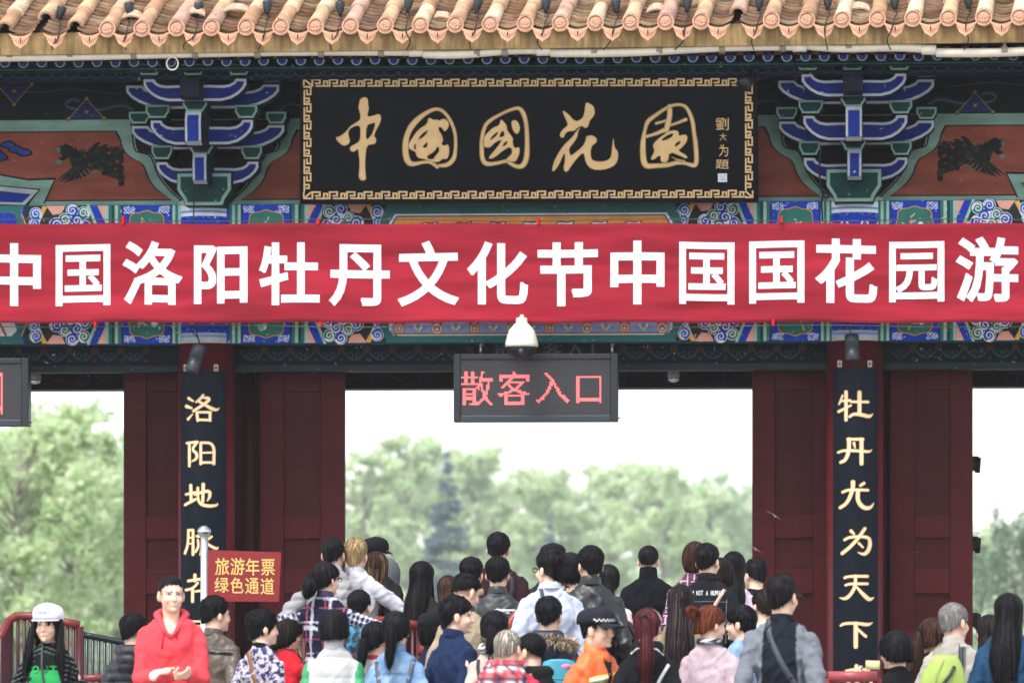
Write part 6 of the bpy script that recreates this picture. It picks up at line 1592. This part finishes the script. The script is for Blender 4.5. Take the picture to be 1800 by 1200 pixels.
person('person in a red jacket half hidden beside the floral blouse, hand raised to the face', 506, 1082, 262, face=40, look=70, sex='f', hair=('bob', 'dark'), top=('cloth', '#c3222e'), hands=True, arms={1: ((.05, .26, .02), (.9, -.2, -.8), (-.2, -.9, 0), (.0, -.1, 1), .25)})
def x_vest(P_):
    pass
def vestfn(x, y, z, b):
    return np.array(S('2f8a5a'))*(1+.25*noise.noise(Vector((x*60, y*60, z*60)))) if abs(x) > .2-.02*(z < -.1) else None
person('person with bobbed black hair in a white padded vest over green sleeves, back to us', 588, 1070, 285, face=2, look=12, sex='f', wide=1.12, hair=('bob', 'black', dict(side=-.055, back=-.07)), top=('nylon', '#b4b4b3'), fn=vestfn, quilt=.125, collar=('#b4b4b3', .055), fold=.004)
person('woman with a low ponytail in a pale grey jacket, half hidden by the denim jacket', 662, 1090, 272, face=15, look=35, sex='f', hair=('lowpony', 'black', dict(up=-.01, len=.2)), top=('cloth', '#b9b9bc'), collar=('#a22a33', .015))
def x_denim(P_):
    for s in (1, -1): wrap(P_, [(s*.155, .04), (s*.15, -.06), (s*.10, -.24), (s*.05, -.40)], .026, '#4a5058')
    mb = MB(); 
    wrap(P_, [(-.17, -.12), (0, -.105), (.17, -.12)], .007, '#5f86ae', 'seam', 'cloth', thick=.002)
person('woman with a black ponytail in a light blue denim jacket with two bag straps', 697, 1072, 288, face=3, look=8, sex='f', hair=('pony', 'black', dict(up=.03, len=.27, r=.026)), top=('cloth', '#7fa5cb'), fn=denim('#557ba4', '#8aa6c4'), collar=('#6c90b4', .035), extras=x_denim, fold=.008, wide=1.05)
person('older man in a navy jacket seen in profile, looking right', 803, 1046, 280, face=48, look=78, hair=('mop', 'black', dict(th=.018, front=.05, side=-.0, back=-.08)), top=('cloth', '#1b2a4a'), collar=('#1a2848', .04), detail=True, fold=.009, wide=1.04)
person('person in a dark knitted hat and dark blue jacket behind the navy jacket', 764, 1076, 264, face=20, look=40, sex='f', hair=('bob', 'black'), top=('cloth', '#1d2540'), headgear=cap('#15161b', None, .03))
def x_cream(P_):
    wrap(P_, [(-.14, .05), (-.15, -.08), (-.13, -.24)], .02, '#2b2b30')
    mb = MB(); mb.tube([P_.BM @ Vector((.082*math.cos(a), -.015+.082*math.sin(a), P_.zs+.045+.01*math.sin(3*a))) for a in [2*math.pi*k/18 for k in range(19)]], .026, S('6d6d72'), 10)
    o = part(P_, mb, 'scarf', 'knit'); me = o.data; co = vco(me)
    vcol(me, np.array([S('d9d5d6') if noise.noise(Vector(p)*55) > .02 else S('1b1b20') for p in co], dtype=np.float32))
person('woman with a black ponytail, a patterned scarf and a cream jacket', 870, 1070, 283, face=-8, look=5, sex='f', hair=('lowpony', 'black', dict(up=.0, len=.16, r=.034)), top=('cloth', '#c0b2a6'), extras=x_cream)
def x_redboy(P_):
    mb = MB(); z = P_.zs; kw = P_.kw
    mb.ell(P_.BM @ Vector((0, -.10, z-.015)), (.155*kw, .075, .115), (1, 1, 1), None, 32, 20); mb.tube([P_.BM @ Vector((.10*kw*math.sin(a), -.02-.075*math.cos(a), z+.07)) for a in [-2.2+4.4*k/12 for k in range(13)]], .03, (1, 1, 1), 10)
    o = part(P_, mb, 'hood', 'cloth'); co = vco(o.data); f = plaid('#dcd6d6', [('x', .07, 0, .017, '#b32a36', .8), ('z', .07, .02, .017, '#b32a36', .8), ('x', .07, .03, .006, '#23264a', .9), ('z', .07, .05, .006, '#23264a', .9), ('x', .035, .01, .003, '#7a2a3a', .7)])
    vcol(o.data, np.array([f(p[0]/kw, p[1], p[2]-z, None) for p in co], dtype=np.float32))
person('boy with cropped grey hair in a red jacket with a plaid hood', 893, 1103, 300, face=10, look=20, kid=True, hair=('short', 'buzz', dict(th=.004, front=.066, side=.0, back=-.05, spike=.001, fade=.8)), top=('nylon', '#b51e3c'), extras=x_redboy, wide=1.3, fold=.006)
def x_boy2(P_):
    back_text(P_, 'Tom', -.02, .09, P_.zs-.155, P_.zs-.125, '#7f8c86'); wrap(P_, [(-.06, .05), (-.085, -.05), (-.08, -.2)], .012, '#cfcfd2', 'drawstring', 'cloth')
person('boy with flat black hair in a black printed hoodie, face turned left', 932, 1110, 297, face=-25, look=-62, kid=True, hair=('short', 'black', dict(th=.010, front=.06, side=.03, back=-.03, spike=.002, fade=.8)), top=('cloth', '#181b1c'), hood=True, detail=dict(lips=S('b97068')), extras=x_boy2, wide=1.25)
def x_fur(P_):
    mb = MB(); rn = random.Random(4); z = P_.zs; kw = P_.kw; cols = [S('d8c2a6'), S('c4ac8e'), S('a68c6e'), S('ecdecb'), S('7d6852')]
    for k in range(2600):
        a = rn.uniform(-2.55, 2.55); r = .17*kw; c = P_.BM @ Vector((r*math.sin(a)*1.15, -.06-.085*math.cos(a), z-.005+.03*math.cos(a*1.0)))
        d = Vector((rn.gauss(0, 1), rn.gauss(0, 1), rn.gauss(0, 1))).normalized(); p = c+d*.02; e = c+d*rn.uniform(.045, .075)+Vector((0, 0, -.01)); s = d.cross(Vector((rn.random(), rn.random(), rn.random()))).normalized()*.0035
        mb.add([p-s, p+s, e], [(0, 1, 2)], rn.choice(cols))
    part(P_, mb, 'fur_trim', 'hair')
    mb = MB(); mb.ell(P_.BM @ Vector((0, -.06, z+.035)), (.10, .075, .05), S('26305a'), None, 20, 12); part(P_, mb, 'hood_lining', 'cloth')
pf = person('boy in a dark coat with a fur trimmed hood carrying a turquoise backpack', 965, 1047, 276, face=5, look=10, hair=('short', 'black', dict(th=.016, spike=.009)), top=('nylon', '#1d2233'), hood=True, extras=x_fur, wide=1.06)
def x_orange(P_):
    zs = P_.zs
    wrap(P_, [(.02, -.13), (.16, -.155)], .045, '#d9cf6a', 'reflective_band', 'nylon', side=1); wrap(P_, [(.02, -.13), (.16, -.155)], .018, '#e4e4dc', 'reflective_stripe', 'nylon', side=1, thick=.007)
    wrap(P_, [(-.2, -.13), (-.05, -.12)], .045, '#d9cf6a', 'reflective_band', 'nylon', side=1); wrap(P_, [(-.2, -.12), (0., -.12), (.2, -.12)], .045, '#d9cf6a', 'reflective_band', 'nylon')
    mb = MB(); v = []; 
    for i in range(8):
        z = .03-.2*i/7; hw = .012+.03*(1-i/7)
        for x in (-hw, hw):
            h = P_.tree.ray_cast(Vector((x+P_.off.x+.0, 1, zs+z)), Vector((0, -1, 0)), 2.); v.append((h[0] if h[0] else Vector((x, .1, zs+z)))+Vector((0, .005, 0)))
    mb.add(v, [(2*i, 2*i+1, 2*i+3, 2*i+2) for i in range(7)], S('25262c'), True); part(P_, mb, 'shirt', 'cloth')
person('worker in an orange reflective jacket and a black cap with a chequered band', 1050, 1069, 288, face=128, look=112, hair=('short', 'black', dict(th=.008)), top=('nylon', '#ee6a35'), collar=('#f07a48', .045), detail=True, headgear=cap('#23232c', None, .075, False, None, True), extras=x_orange, fold=.009, wide=1.05)
def x_pony(P_):
    wrap(P_, [(.17, -.06), (.10, -.16), (.03, -.30)], .02, '#d5d3cd', 'bag_strap'); wrap(P_, [(-.13, .01), (-.08, .045), (-.03, .05)], .010, '#d8d8da', 'piping', 'cloth'); wrap(P_, [(.13, .0), (.08, .04), (.03, .05)], .010, '#d8d8da', 'piping', 'cloth')
    mb = MB(); mb.tube([P_.T @ (Vector((.088*math.sin(a), .02, .03+.094*math.cos(a)))*P_.hs) for a in [-1.5+3*k/16 for k in range(17)]], .004, S('d8c0b4'), 6); part(P_, mb, 'hairband', 'plastic')
person('woman with a long dark red ponytail in a black hoodie', 1138, 1067, 290, face=-3, look=5, sex='f', hair=('pony', 'red', dict(up=.055, len=.50, r=.034, lx=.03, hl=S('7c3b42'))), top=('cloth', '#15161a'), hood=True, extras=x_pony, wide=1.08)
def x_bun(P_):
    mb = MB(); mb.tube([P_.BM @ Vector((.072*math.cos(a), -.014+.074*math.sin(a), P_.zs+.066)) for a in [2*math.pi*k/20 for k in range(21)]], .017, (1, 1, 1), 8)
    o = part(P_, mb, 'collar', 'cloth'); co = vco(o.data); vcol(o.data, np.array([S('23263a') if (p[0]*38) % 1 < .5 or (p[1]*38) % 1 < .4 else S('c9c8d2') for p in co], dtype=np.float32))
person('woman with an auburn bun in a pale pink sweater', 1250, 1062, 288, face=12, look=55, pitch=-8, sex='f', hair=('bun', 'auburn', dict(up=.05, r=.036, hl=S('8a4c34'))), top=('knit', '#bda8b0'), extras=x_bun, wide=1.16, fold=.008)
person('boy with short black hair half hidden behind the auburn bun', 1220, 1077, 268, face=0, look=15, kid=False, hair=('short', 'black', dict(th=.018, spike=.009)), top=('cloth', '#4a4d55'), collar=('#c8c8cc', .02))
person('person with short black hair in a pale blue denim shirt, face turned left', 1302, 1064, 268, face=-40, look=-72, sex='f', hair=('mop', 'black'), top=('cloth', '#8fb0d2'), fn=denim('#6f90b2', '#94acc6'), detail=True)
person('person in a speckled grey jacket mostly hidden behind the big man in raglan', 1343, 1034, 258, face=-15, look=-30, hair=('short', 'dark', dict(th=.014)), top=('knit', '#9ea3aa'), fn=speck('#8f949c', '#cfd2d6', 70, .05))
def raglan(x, y, z, b):
    return np.array(S('6f727a'))*(1+.12*noise.noise(Vector((x*80, y*80, z*80)))) if abs(x) > .105-.16*(z+.02)*(1 if z < .02 else .2)*.35 else None
def x_raglan(P_): wrap(P_, [(-.085, .055), (-.06, -.06), (.03, -.22), (.14, -.38)], .034, '#3c4046'); glasses(P_)
person('big man in a black and grey raglan sweatshirt with a strap across his back', 1376, 1007, 298, face=8, look=28, hair=('short', 'black', dict(th=.014, spike=.004, back=-.07)), top=('cloth', '#191d26'), fn=raglan, collar=('#15171d', .02), extras=x_raglan, wide=1.06, fold=.011, head_scale=1.06)
def x_corn(P_): glasses(P_)
pc = person('woman with bobbed black hair in a black coat eating corn, turned left', 1573, 1108, 288, face=-30, look=-52, pitch=-6, sex='f', hair=('bob', 'black', dict(side=-.07, back=-.08)), top=('cloth', '#121317'), collar=('#101114', .02), extras=x_corn, hands=True, arms={-1: ((-.10, .27, -.035), (-.9, -.2, -.8), (.6, .2, .4), (-.35, .5, .45), .9)})
person('woman with a brown ponytail beside the balding man, dark coat', 1640, 1084, 280, face=0, look=25, sex='f', hair=('pony', 'brown', dict(up=.03, len=.42, r=.034, lx=-.15, tx=-.05)), top=('cloth', '#1b1c22'))
def x_bald(P_):
    wrap(P_, [(.07, .05), (.075, -.1), (.03, -.32)], .032, '#33353c')
    wrap(P_, [(.095, .05), (.10, -.1), (.06, -.32)], .012, '#565a62', thick=.008)
pb_ = person('balding grey haired man in a beige jacket with a lime green bag on his back', 1678, 1057, 284, face=12, look=42, hair=('short', 'grey', dict(th=.010, side=.0, front=.05, hl=S('9a9894'), spike=.004)), top=('cloth', '#a09a90'), collar=('#a8a298', .035), extras=x_bald, wide=1.06, fold=.009)
def x_blue(P_): wrap(P_, [(-.02, -.12), (.05, -.26), (.1, -.4)], .016, '#3a3f3c', 'bag_strap')
person('woman with long black hair in a deep blue denim jacket at the right edge', 1773, 1041, 297, face=10, look=14, sex='f', hair=('long', 'black', dict(len=.33, wave=.004)), top=('cloth', '#21508a'), fn=denim('#16304c', '#254868'), extras=x_blue, wide=1.16)
person('woman with dark brown wavy hair glimpsed left of the blue denim jacket', 1738, 1079, 268, face=0, look=-15, sex='f', hair=('long', 'dark', dict(len=.12, wave=.012)), top=('cloth', '#6b4a44'))
# ---- further up the ramp
plc = plaid('#191c30', [('x', .165, .02, .013, '#b9b9c4', .75), ('z', .21, .06, .014, '#c2c2cc', .8), ('z', .21, .02, .007, '#c2c2cc', .7), ('x', .165, .07, .005, '#a64a66', .8), ('z', .21, .13, .004, '#a64a66', .8)])
def plcoat(x, y, z, b):
    if abs(x) > .215 and z < -.06:            # bold checks on the sleeves
        a = (z*1.2+x*.3) % .05 < .018; c = (abs(x)*1.1-z*.45) % .05 < .018
        return np.array(S('d2d2da')) if a and c else np.array(S('84869a')) if a or c else np.array(S('191c30'))
    return plc(x, y, z, b)
def x_plaid(P_):
    glasses(P_)
    wrap(P_, [(-.075, -.35), (.075, -.35)], .035, '#1c1f33', 'back_belt', 'cloth', thick=.008)
    mb = MB(); h = P_.tree.ray_cast(Vector((P_.off.x+.03, -1, P_.zs-.35*P_.kb)), Vector((0, 1, 0)), 2.)
    if h[0]: mb.ell(h[0]-Vector((0, .012, 0)), (.014, .005, .014), S('77787f'), None, 12, 8); part(P_, mb, 'button', 'plastic')
person('woman in a navy plaid coat with glasses, both hands on the railings', 573, 986, 262, face=4, look=40, sex='f', hair=('lowpony', 'black', dict(up=.0, len=.13, r=.045, tx=-.03)), top=('cloth', '#191c30'), fn=plcoat, collar=('#3a3550', .03), long=.32, extras=x_plaid, hands=True, arms={-1: ((-.50, .12, -.33), (-.8, -.6, .2), (0, 0, -1), (-.5, .8, -.1), .5), 1: ((.52, .12, -.34), (.8, -.6, .2), (0, 0, -1), (.5, .8, -.1), .5)})
person('man with short black hair in a pale grey puffer jacket behind the plaid coat', 586, 943, 247, face=0, look=8, hair=('short', 'black', dict(th=.014, spike=.004)), top=('nylon', '#8b888b'), quilt=.07, arms={-1: ((-.31, .12, -.46), (-.8, -.6, .2))}, collar=('#a29fa2', .035))
person('blond man in a white shirt leaning on the railing', 626, 945, 246, face=12, look=10, hair=('short', 'blond', dict(th=.020, spike=.011, hl=S('c4ad84'), back=-.07)), top=('cloth', '#b6b6be'), collar=('#b9b9c2', .035), fold=.012, arms={1: ((.33, .25, -.40), (.9, -.3, .1))})
person('person in a black cap behind the blond man', 660, 946, 238, face=5, look=20, hair=('short', 'black', dict(th=.012)), top=('cloth', '#1b1b1f'), headgear=cap('#111216', None, .06))
person('woman with long brown highlighted hair beside the grey hood', 662, 968, 243, face=12, look=15, sex='f', hair=('long', 'brown', dict(len=.30, hl=S('9a7a56'))), top=('cloth', '#2a2a30'))
def x_tan(P_): wrap(P_, [(-.07, .05), (-.09, -.1), (-.08, -.3)], .03, '#9a8676')
person('person with a grey hood up and a tan strap on the shoulder', 682, 981, 232, face=5, look=10, hair=('none', 'black'), top=('cloth', '#36373c'), extras=lambda P_: (x_tan(P_), hood_up(P_, '#57585d')))
def hood_up(P_, col):
    mb = MB(); T, hs = P_.T, P_.hs; n = 28; rings = []
    for z, q, y in ((.135, .15, -.015), (.125, .5, -.015), (.09, .92, -.015), (.04, 1.14, -.015), (-.02, 1.15, -.02), (-.07, 1.08, -.025), (-.12, 1.12, -.03)):
        rings.append([T @ (Vector((.085*q*math.sin(a), min(.07, .108*q*math.cos(a))+y, z+.006*noise.noise(Vector((a*3, z*20, 1)))))*hs) for a in [2*math.pi*k/n for k in range(n)]])
    mb.loft(rings, S(col)); part(P_, mb, 'hood', 'cloth')
person('child in a blue and black patterned jacket squeezed in beside the plaid coat', 632, 1036, 258, face=10, look=15, kid=True, hair=('short', 'black', dict(th=.018)), top=('nylon', '#1c4a66'), fn=speck('#17324a', '#2f86a8', 24, .05))
def x_lh(P_): pass
person('woman with very long straight black hair and a dark olive coat', 742, 985, 246, face=14, look=22, sex='f', hair=('long', 'black', dict(len=.56)), top=('cloth', '#24251f'), long=.2, wide=1.1)
person('woman with dark brown hair glimpsed low behind the queue, left of centre', 788, 1010, 226, face=0, look=-10, sex='f', hair=('long', 'brown', dict(len=.15)), top=('cloth', '#3a2a26'))
def x_beige(P_): wrap(P_, [(.12, .03), (.14, -.1), (.12, -.3)], .06, '#22242a')
person('man in a camel hooded jacket with a black backpack strap', 829, 978, 247, face=6, look=10, hair=('short', 'black', dict(th=.018)), top=('cloth', '#a58a6c'), hood=True, extras=x_beige)
person('man with shaved temples in a cream jacket looking down to the right', 820, 1007, 266, face=20, look=48, pitch=-18, hair=('short', 'black', dict(th=.014, side=.035, back=-.02, fade=.7)), top=('cloth', '#9c8d78'), collar=('#3f4149', .04), hands=True, arms={1: ((.40, -.33, .045), (.5, -.3, -.8), (0, 0, -1), (1, -.1, .16), .12, '#d8d8da')})
person('tall man in a dark maroon coat with a black strap, in front of the spruce', 876, 935, 238, face=0, look=3, hair=('short', 'black', dict(th=.018, spike=.008)), top=('cloth', '#2c171c'), collar=('#26141a', .045), wide=1.14, extras=lambda P_: wrap(P_, [(.11, .03), (.125, -.1), (.1, -.3)], .034, '#1b1c22'))
person('man in a black jacket with a white printed sleeve, below the tall maroon coat', 875, 977, 252, face=0, look=6, hair=('short', 'black', dict(th=.018)), top=('leather', '#23292b'), fn=lambda x, y, z, b: np.array(S('c9ccd0')) if x > .12 and -.22 < z < -.14 and ((x*40) % 1 < .5) != ((z*40) % 1 < .5) else None, collar=('#23292b', .035))
def x_white(P_): glasses(P_); wrap(P_, [(-.075, .05), (-.055, -.05), (-.02, -.14)], .026, '#3d3f46')
person('man with thick black hair and glasses in a pale blue shirt, face turned left', 966, 966, 270, face=-14, look=-48, hair=('mop', 'black', dict(th=.026, side=.0, back=-.075, front=.05)), top=('cloth', '#b2b8ca'), detail=True, collar=('#b9bfd0', .03), extras=x_white, fold=.011, wide=1.1)
person('person in a flat dark cap glimpsed behind the pale blue shirt', 972, 957, 232, face=0, look=0, hair=('short', 'black', dict(th=.014)), top=('cloth', '#24242a'), headgear=cap('#121218', None, .03))
person('woman with a dark visor and a floral jacket with lime trim, behind the leather jacket', 1003, 973, 238, face=0, look=-10, sex='f', hair=('bob', 'black'), top=('cloth', '#2a2230'), fn=florals('#23202a', ['#b03a4a', '#d8d0d6', '#5a8a9a', '#b9c84a'], 34, .16), headgear=cap('#14151a', None, .07))
person('man with swept black hair in a black leather jacket', 1038, 960, 264, face=-6, look=-22, hair=('mop', 'black', dict(th=.024, side=.012, back=-.055, front=.05)), top=('leather', '#17181c'), collar=('#15161a', .045), fold=.010, wide=1.05)
def x_pinkc(P_): 
    mb = MB(); h = P_.tree.ray_cast(Vector((P_.off.x+.02, -1, P_.zs-.22)), Vector((0, 1, 0)), 2.)
    if h[0]: mb.box(h[0].x-.014, h[0].x+.014, h[0].y-.006, h[0].y, h[0].z-.018, h[0].z+.018, S('1b1b1e')); part(P_, mb, 'patch', 'cloth')
person('woman with a black ponytail in a pale pink coat right of the leather jacket', 1069, 990, 252, face=4, look=-5, sex='f', hair=('lowpony', 'black', dict(up=-.02, len=.28, r=.036)), top=('cloth', '#dcb9b6'), long=.2, extras=x_pinkc)
person('man in a black turtleneck standing alone at the top of the ramp', 1140, 957, 224, face=0, look=0, hair=('short', 'black', dict(th=.010, spike=.002, back=-.03, side=.03, fade=.6)), top=('knit', '#121419'), collar=('#121419', .07), wide=1.14)
person('woman with curled brown bobbed hair in a purple plaid shirt', 1222, 951, 247, face=4, look=-6, sex='f', hair=('bob', 'brown', dict(side=-.10, back=-.12, hl=S('6a3a30'))), top=('cloth', '#3a2438'), fn=plaid('#2a1b2c', [('x', .06, 0, .012, '#6d3a58', .6), ('z', .06, 0, .012, '#6d3a58', .6), ('x', .06, .03, .003, '#d5bccb', .8), ('z', .06, .03, .003, '#d5bccb', .8)]), wide=1.1)
def x_nah(P_):
    back_text(P_, "I'M NOT A HUMAN", -.135, .115, P_.zs-.055, P_.zs-.022, '#d8d8da')
    wrap(P_, [(.155, .02), (.08, -.10), (-.01, -.24)], .024, '#c09a86', 'bag_strap', 'leather')
    for x in (-.15, .15): wrap(P_, [(x, -.08), (x*.95, -.38)], .004, '#77797f', 'seam', 'cloth')
    wrap(P_, [(-.16, -.10), (0, -.095), (.16, -.10)], .004, '#77797f', 'seam', 'cloth')
person('man in a black denim jacket with white writing across the shoulders', 1244, 954, 256, face=2, look=22, hair=('short', 'black', dict(th=.016)), top=('cloth', '#17181d'), collar=('#17181d', .035), extras=x_nah, wide=1.08)
person('woman with long straight dark hair in a khaki jacket', 1197, 1026, 274, face=6, look=4, sex='f', hair=('long', 'dark', dict(len=.40, hl=S('57484a'))), top=('cloth', '#8a7d62'), collar=('#8a7d62', .03))
person('woman with long black hair in a lilac top beside the right door', 1290, 968, 240, face=2, look=8, sex='f', hair=('long', 'black', dict(len=.28, wave=.008)), top=('cloth', '#b9a9b6'))
person('person with dark hair in a black jacket with green piping', 1268, 980, 246, face=10, look=20, sex='f', hair=('bob', 'dark'), top=('cloth', '#20222a'), extras=lambda P_: (wrap(P_, [(-.02, .05), (.10, .015), (.19, -.12)], .014, '#3fae72', 'piping', 'cloth'), None))
person('person in dark clothes partly hidden by the right door edge', 1327, 980, 232, face=-10, look=-40, hair=('short', 'black'), top=('cloth', '#15151a'))
run_people()

# ---- things carried
# bottle of the woman in the white cap
q = PZ(40, 1178, F/280.); mb = MB()
def lathe(c, prof, col, n=18, ax=None): mb.loft([[Vector(c)+Vector((r*math.cos(2*math.pi*k/n), r*math.sin(2*math.pi*k/n), z)) for k in range(n)] for r, z in prof], col)
bt = empty('drink_bottle', q+Vector((0, 0, -.17)), 'drink bottle with a red cap held by the woman in the white cap', 'bottle')
lathe(q, [(.012, 0), (.013, -.012), (.03, -.045), (.033, -.06), (.033, -.165), (.03, -.17)], S('b9c4cc')); mb.build('bottle_body', 'plastic', bt)
mb = MB(); lathe(q, [(.0145, .003), (.0155, .006), (.0155, .024), (.014, .027)], S('c8283a')); mb.build('bottle_cap', 'plastic', bt)
mb = MB(); lathe(q, [(.0337, -.075), (.0338, -.08), (.0338, -.14), (.0337, -.145)], S('e9e6ea')); mb.build('bottle_label', 'plastic', bt)
# corn
q = PZ(1534, 1168, F/293.); mb = MB(); n = 18; ax = Vector((1, .1, -.04)).normalized()
cb = []
for i in range(11):
    t = -1+2*i/10; r = .024*(1-.35*max(0, abs(t)-.55)/.45) ; c = q+ax*.042*t
    a = Vector((0, 1, 0)); b = ax.cross(a); cb.append([c+(a*math.cos(w_)+b*math.sin(w_))*r for w_ in [2*math.pi*k/n for k in range(n)]])
mb.loft(cb, S('d9c48a'))
for i in range(9):
    for k in range(14):
        t = -.9+1.8*i/8; w_ = 2*math.pi*(k+.5*(i % 2))/14; a = Vector((0, 1, 0)); b = ax.cross(a); mb.ell(q+ax*.042*t+(a*math.cos(w_)+b*math.sin(w_))*.0225, (.005, .005, .0048), S('e8d9a2'), None, 6, 4)
held('corn_cob', mb, 'plastic', 'pale corn cob held by the woman in the black coat', 'corn')
# lime bag
q = PZ(1652, 1185, F/302.); mb = MB(); mb2 = []
for j in range(13):
    t = j/12; z = .115-.30*t; w_ = .135*math.sin(math.pi*min(1, .12+t*.62))**.8; mb2.append([q+Vector((w_*math.cos(a)*(1+.05*noise.noise(Vector((math.cos(a)*3, t*5, 2))))+.035*(1-t), .06*math.sin(a)*math.sin(math.pi*min(1, .15+t*.7))-.06, z+.012*noise.noise(Vector((a, t*4, 7))))) for a in [2*math.pi*k/30 for k in range(30)]])
lb = empty('lime_bag', q+Vector((0, 0, -.2)), 'lime green soft bag slung on the back of the balding man', 'bag'); mb.loft(mb2, S('93a850')); mb.build('bag_body', 'nylon', lb)
mb = MB(); mb.tube([q+Vector(p) for p in ((.085, -.115, .05), (.06, -.13, -.0), (.02, -.13, -.05), (-.04, -.125, -.09))], .011, S('2a2d30'), 8); mb.build('strap', 'nylon', lb)
mb = MB(); mb.tube([q+Vector(p) for p in ((.04, -.075, .115), (.01, -.115, .06), (-.02, -.13, 0), (-.03, -.13, -.1))], .0025, S('7f9430'), 6); mb.build('seam', 'nylon', lb)
# turquoise backpack
q = PZ(984, 1186, F/284.); bp_ = empty('turquoise_backpack', q+Vector((0, 0, -.2)), 'turquoise backpack with a pink patch on the boy in the fur trimmed coat', 'backpack')
mb = MB(); mb.loft([[q+Vector((w_*math.copysign(abs(math.cos(a))**.6, math.cos(a)), .07*math.copysign(abs(math.sin(a))**.6, math.sin(a))-.05, z)) for a in [2*math.pi*k/28 for k in range(28)]] for w_, z in ((.05, .10), (.095, .085), (.115, .03), (.12, -.08), (.115, -.18), (.08, -.2))], S('3d93aa')); o = mb.build('bag_body', 'nylon', bp_)
mb = MB(); mb.ell(q+Vector((.045, -.105, .055)), (.04, .02, .022), S('d07aa8'), None, 14, 9); mb.build('patch', 'nylon', bp_)
mb = MB(); mb.tube([q+Vector((.1*math.cos(a), -.118, -.06+.04*math.sin(a))) for a in [math.pi*k/10 for k in range(11)]], .006, S('2f7f98'), 6); mb.build('zip', 'nylon', bp_)
# ticket
q = PZ(1312, 1055, F/240.); mb = MB(); mb.prism([q+Vector(p) for p in ((-.04, 0, -.045), (.028, 0, -.04), (.036, 0, .045), (-.03, 0, .042))], (0, .002, 0), S('d9d6d6')); mb.prism([q+Vector(p) for p in ((-.032, -.002, .03), (.034, -.002, .033), (.035, -.002, .044), (-.03, -.002, .041))], (0, .001, 0), S('c23a44'))
mb.prism([q+Vector(p) for p in ((-.02, -.002, -.03), (.015, -.002, -.028), (.016, -.002, -.008), (-.018, -.002, -.01))], (0, .001, 0), S('b06a50'))
held('paper_ticket', mb, 'plain', 'small white and red paper ticket held up beside the right door', 'ticket')
if INFO: print('PEOPLE', [i for i in INFO if not 1.5 < i[1] < 1.86])
# ================================================================== RAILINGS
REDR = S('5e1c20')
def railing(label, top, s_list, col, barcol, barmat='railpaint', rail_r=.028, step=.10, low=True, panel=None):
    """top: photo pixels of the hand rail with the scale (pixels per metre) at each point"""
    pts = [PZ(u, v, F/s) for (u, v), s in zip(top, s_list)]
    base = pts[0]; gz = ground_z(base.x, base.y); r = empty('queue_railing', (base.x, base.y, gz), label, 'railing', 'railings of the queue lanes')
    mb = MB(); pp = [tuple(p) for p in pts]; pp = smooth_open(pp, 1) if len(pp) > 2 else pp
    mb.tube(pp, rail_r, col, 14); mb.build('top_rail', 'railpaint' if barmat == 'railpaint' else 'metal', r)
    L = sum((pts[i+1]-pts[i]).length for i in range(len(pts)-1)); n = max(2, min(90, int(L/step))); first = None
    mb = MB(); lo = [Vector((p[0], p[1], ground_z(p[0], p[1])+.12)) for p in pp]; mb.tube(lo, rail_r*.7, col, 10); mb.build('bottom_rail', 'railpaint', r)
    mb = MB(); mb.cyl((0, 0, 0), (0, 0, 1), .012, .012, barcol, 8); bar = mb.mesh('baluster'); bar.materials.append(M[barmat])
    for k in range(n+1):
        d = L*k/n
        for i in range(len(pts)-1):
            l = (pts[i+1]-pts[i]).length
            if d <= l+1e-6: p = pts[i].lerp(pts[i+1], d/l); break
            d -= l
        g = ground_z(p.x, p.y); post = k in (0, n)
        o = bpy.data.objects.new('post' if post else 'baluster', bar); COL.objects.link(o); o.parent = r; o.location = Vector((p.x, p.y, g))-r.location; f = 2.2 if post else 1.
        o.scale = (f, f, max(.05, p.z-g-.01))
    return r
railing('red railing behind the woman in the white cap, curving down at the left', [(-40, 1170), (0, 1122), (18, 1082), (60, 1082), (140, 1098)], [268, 268, 266, 266, 266], S('6a1c1e'), S('40131a'), step=.04)
railing('dark and steel railing sloping down behind the black puffer jacket', [(142, 1114), (210, 1127), (290, 1144)], [236, 236, 236], S('2a2d32'), S('3a3e44'), 'metal', .024, .045)
railing('red lower rail between the white cap and the black puffer jacket', [(120, 1192), (205, 1190)], [238, 238], S('742428'), S('4a181c'), step=.1)
railing('red railing left of the plaid coat', [(440, 1150), (497, 1100), (508, 1086), (540, 1087), (575, 1090)], [256, 256, 256, 256, 256], S('6a1c1e'), S('4a1518'), step=.05)
railing('red railing sloping up right of the plaid coat', [(612, 1170), (626, 1146), (652, 1093), (668, 1088), (738, 1099)], [259, 259, 258, 257, 255], S('8a2a20'), S('5a1d20'), step=.06)
railing('red railing half hidden behind the older man in navy', [(740, 1150), (760, 1096), (775, 1092)], [258, 257, 257], S('8a2a20'), S('5a1d20'), step=.06)
railing('short red railing beside the man in the pale blue shirt', [(884, 1120), (903, 1083), (912, 1076)], [257, 256, 256], S('8a2a20'), S('5a1d20'), step=.06)
railing('dark red slatted railing between the orange worker and the red ponytail', [(1060, 1084), (1078, 1085), (1113, 1103), (1118, 1140)], [262, 262, 262, 262], S('2a1214'), S('5e2426'), step=.03, rail_r=.03)
railing('pinkish red rail in front of the right couplet board', [(1456, 1189), (1542, 1188)], [292, 292], S('a2474e'), S('7a2a2e'), rail_r=.034, step=.15)
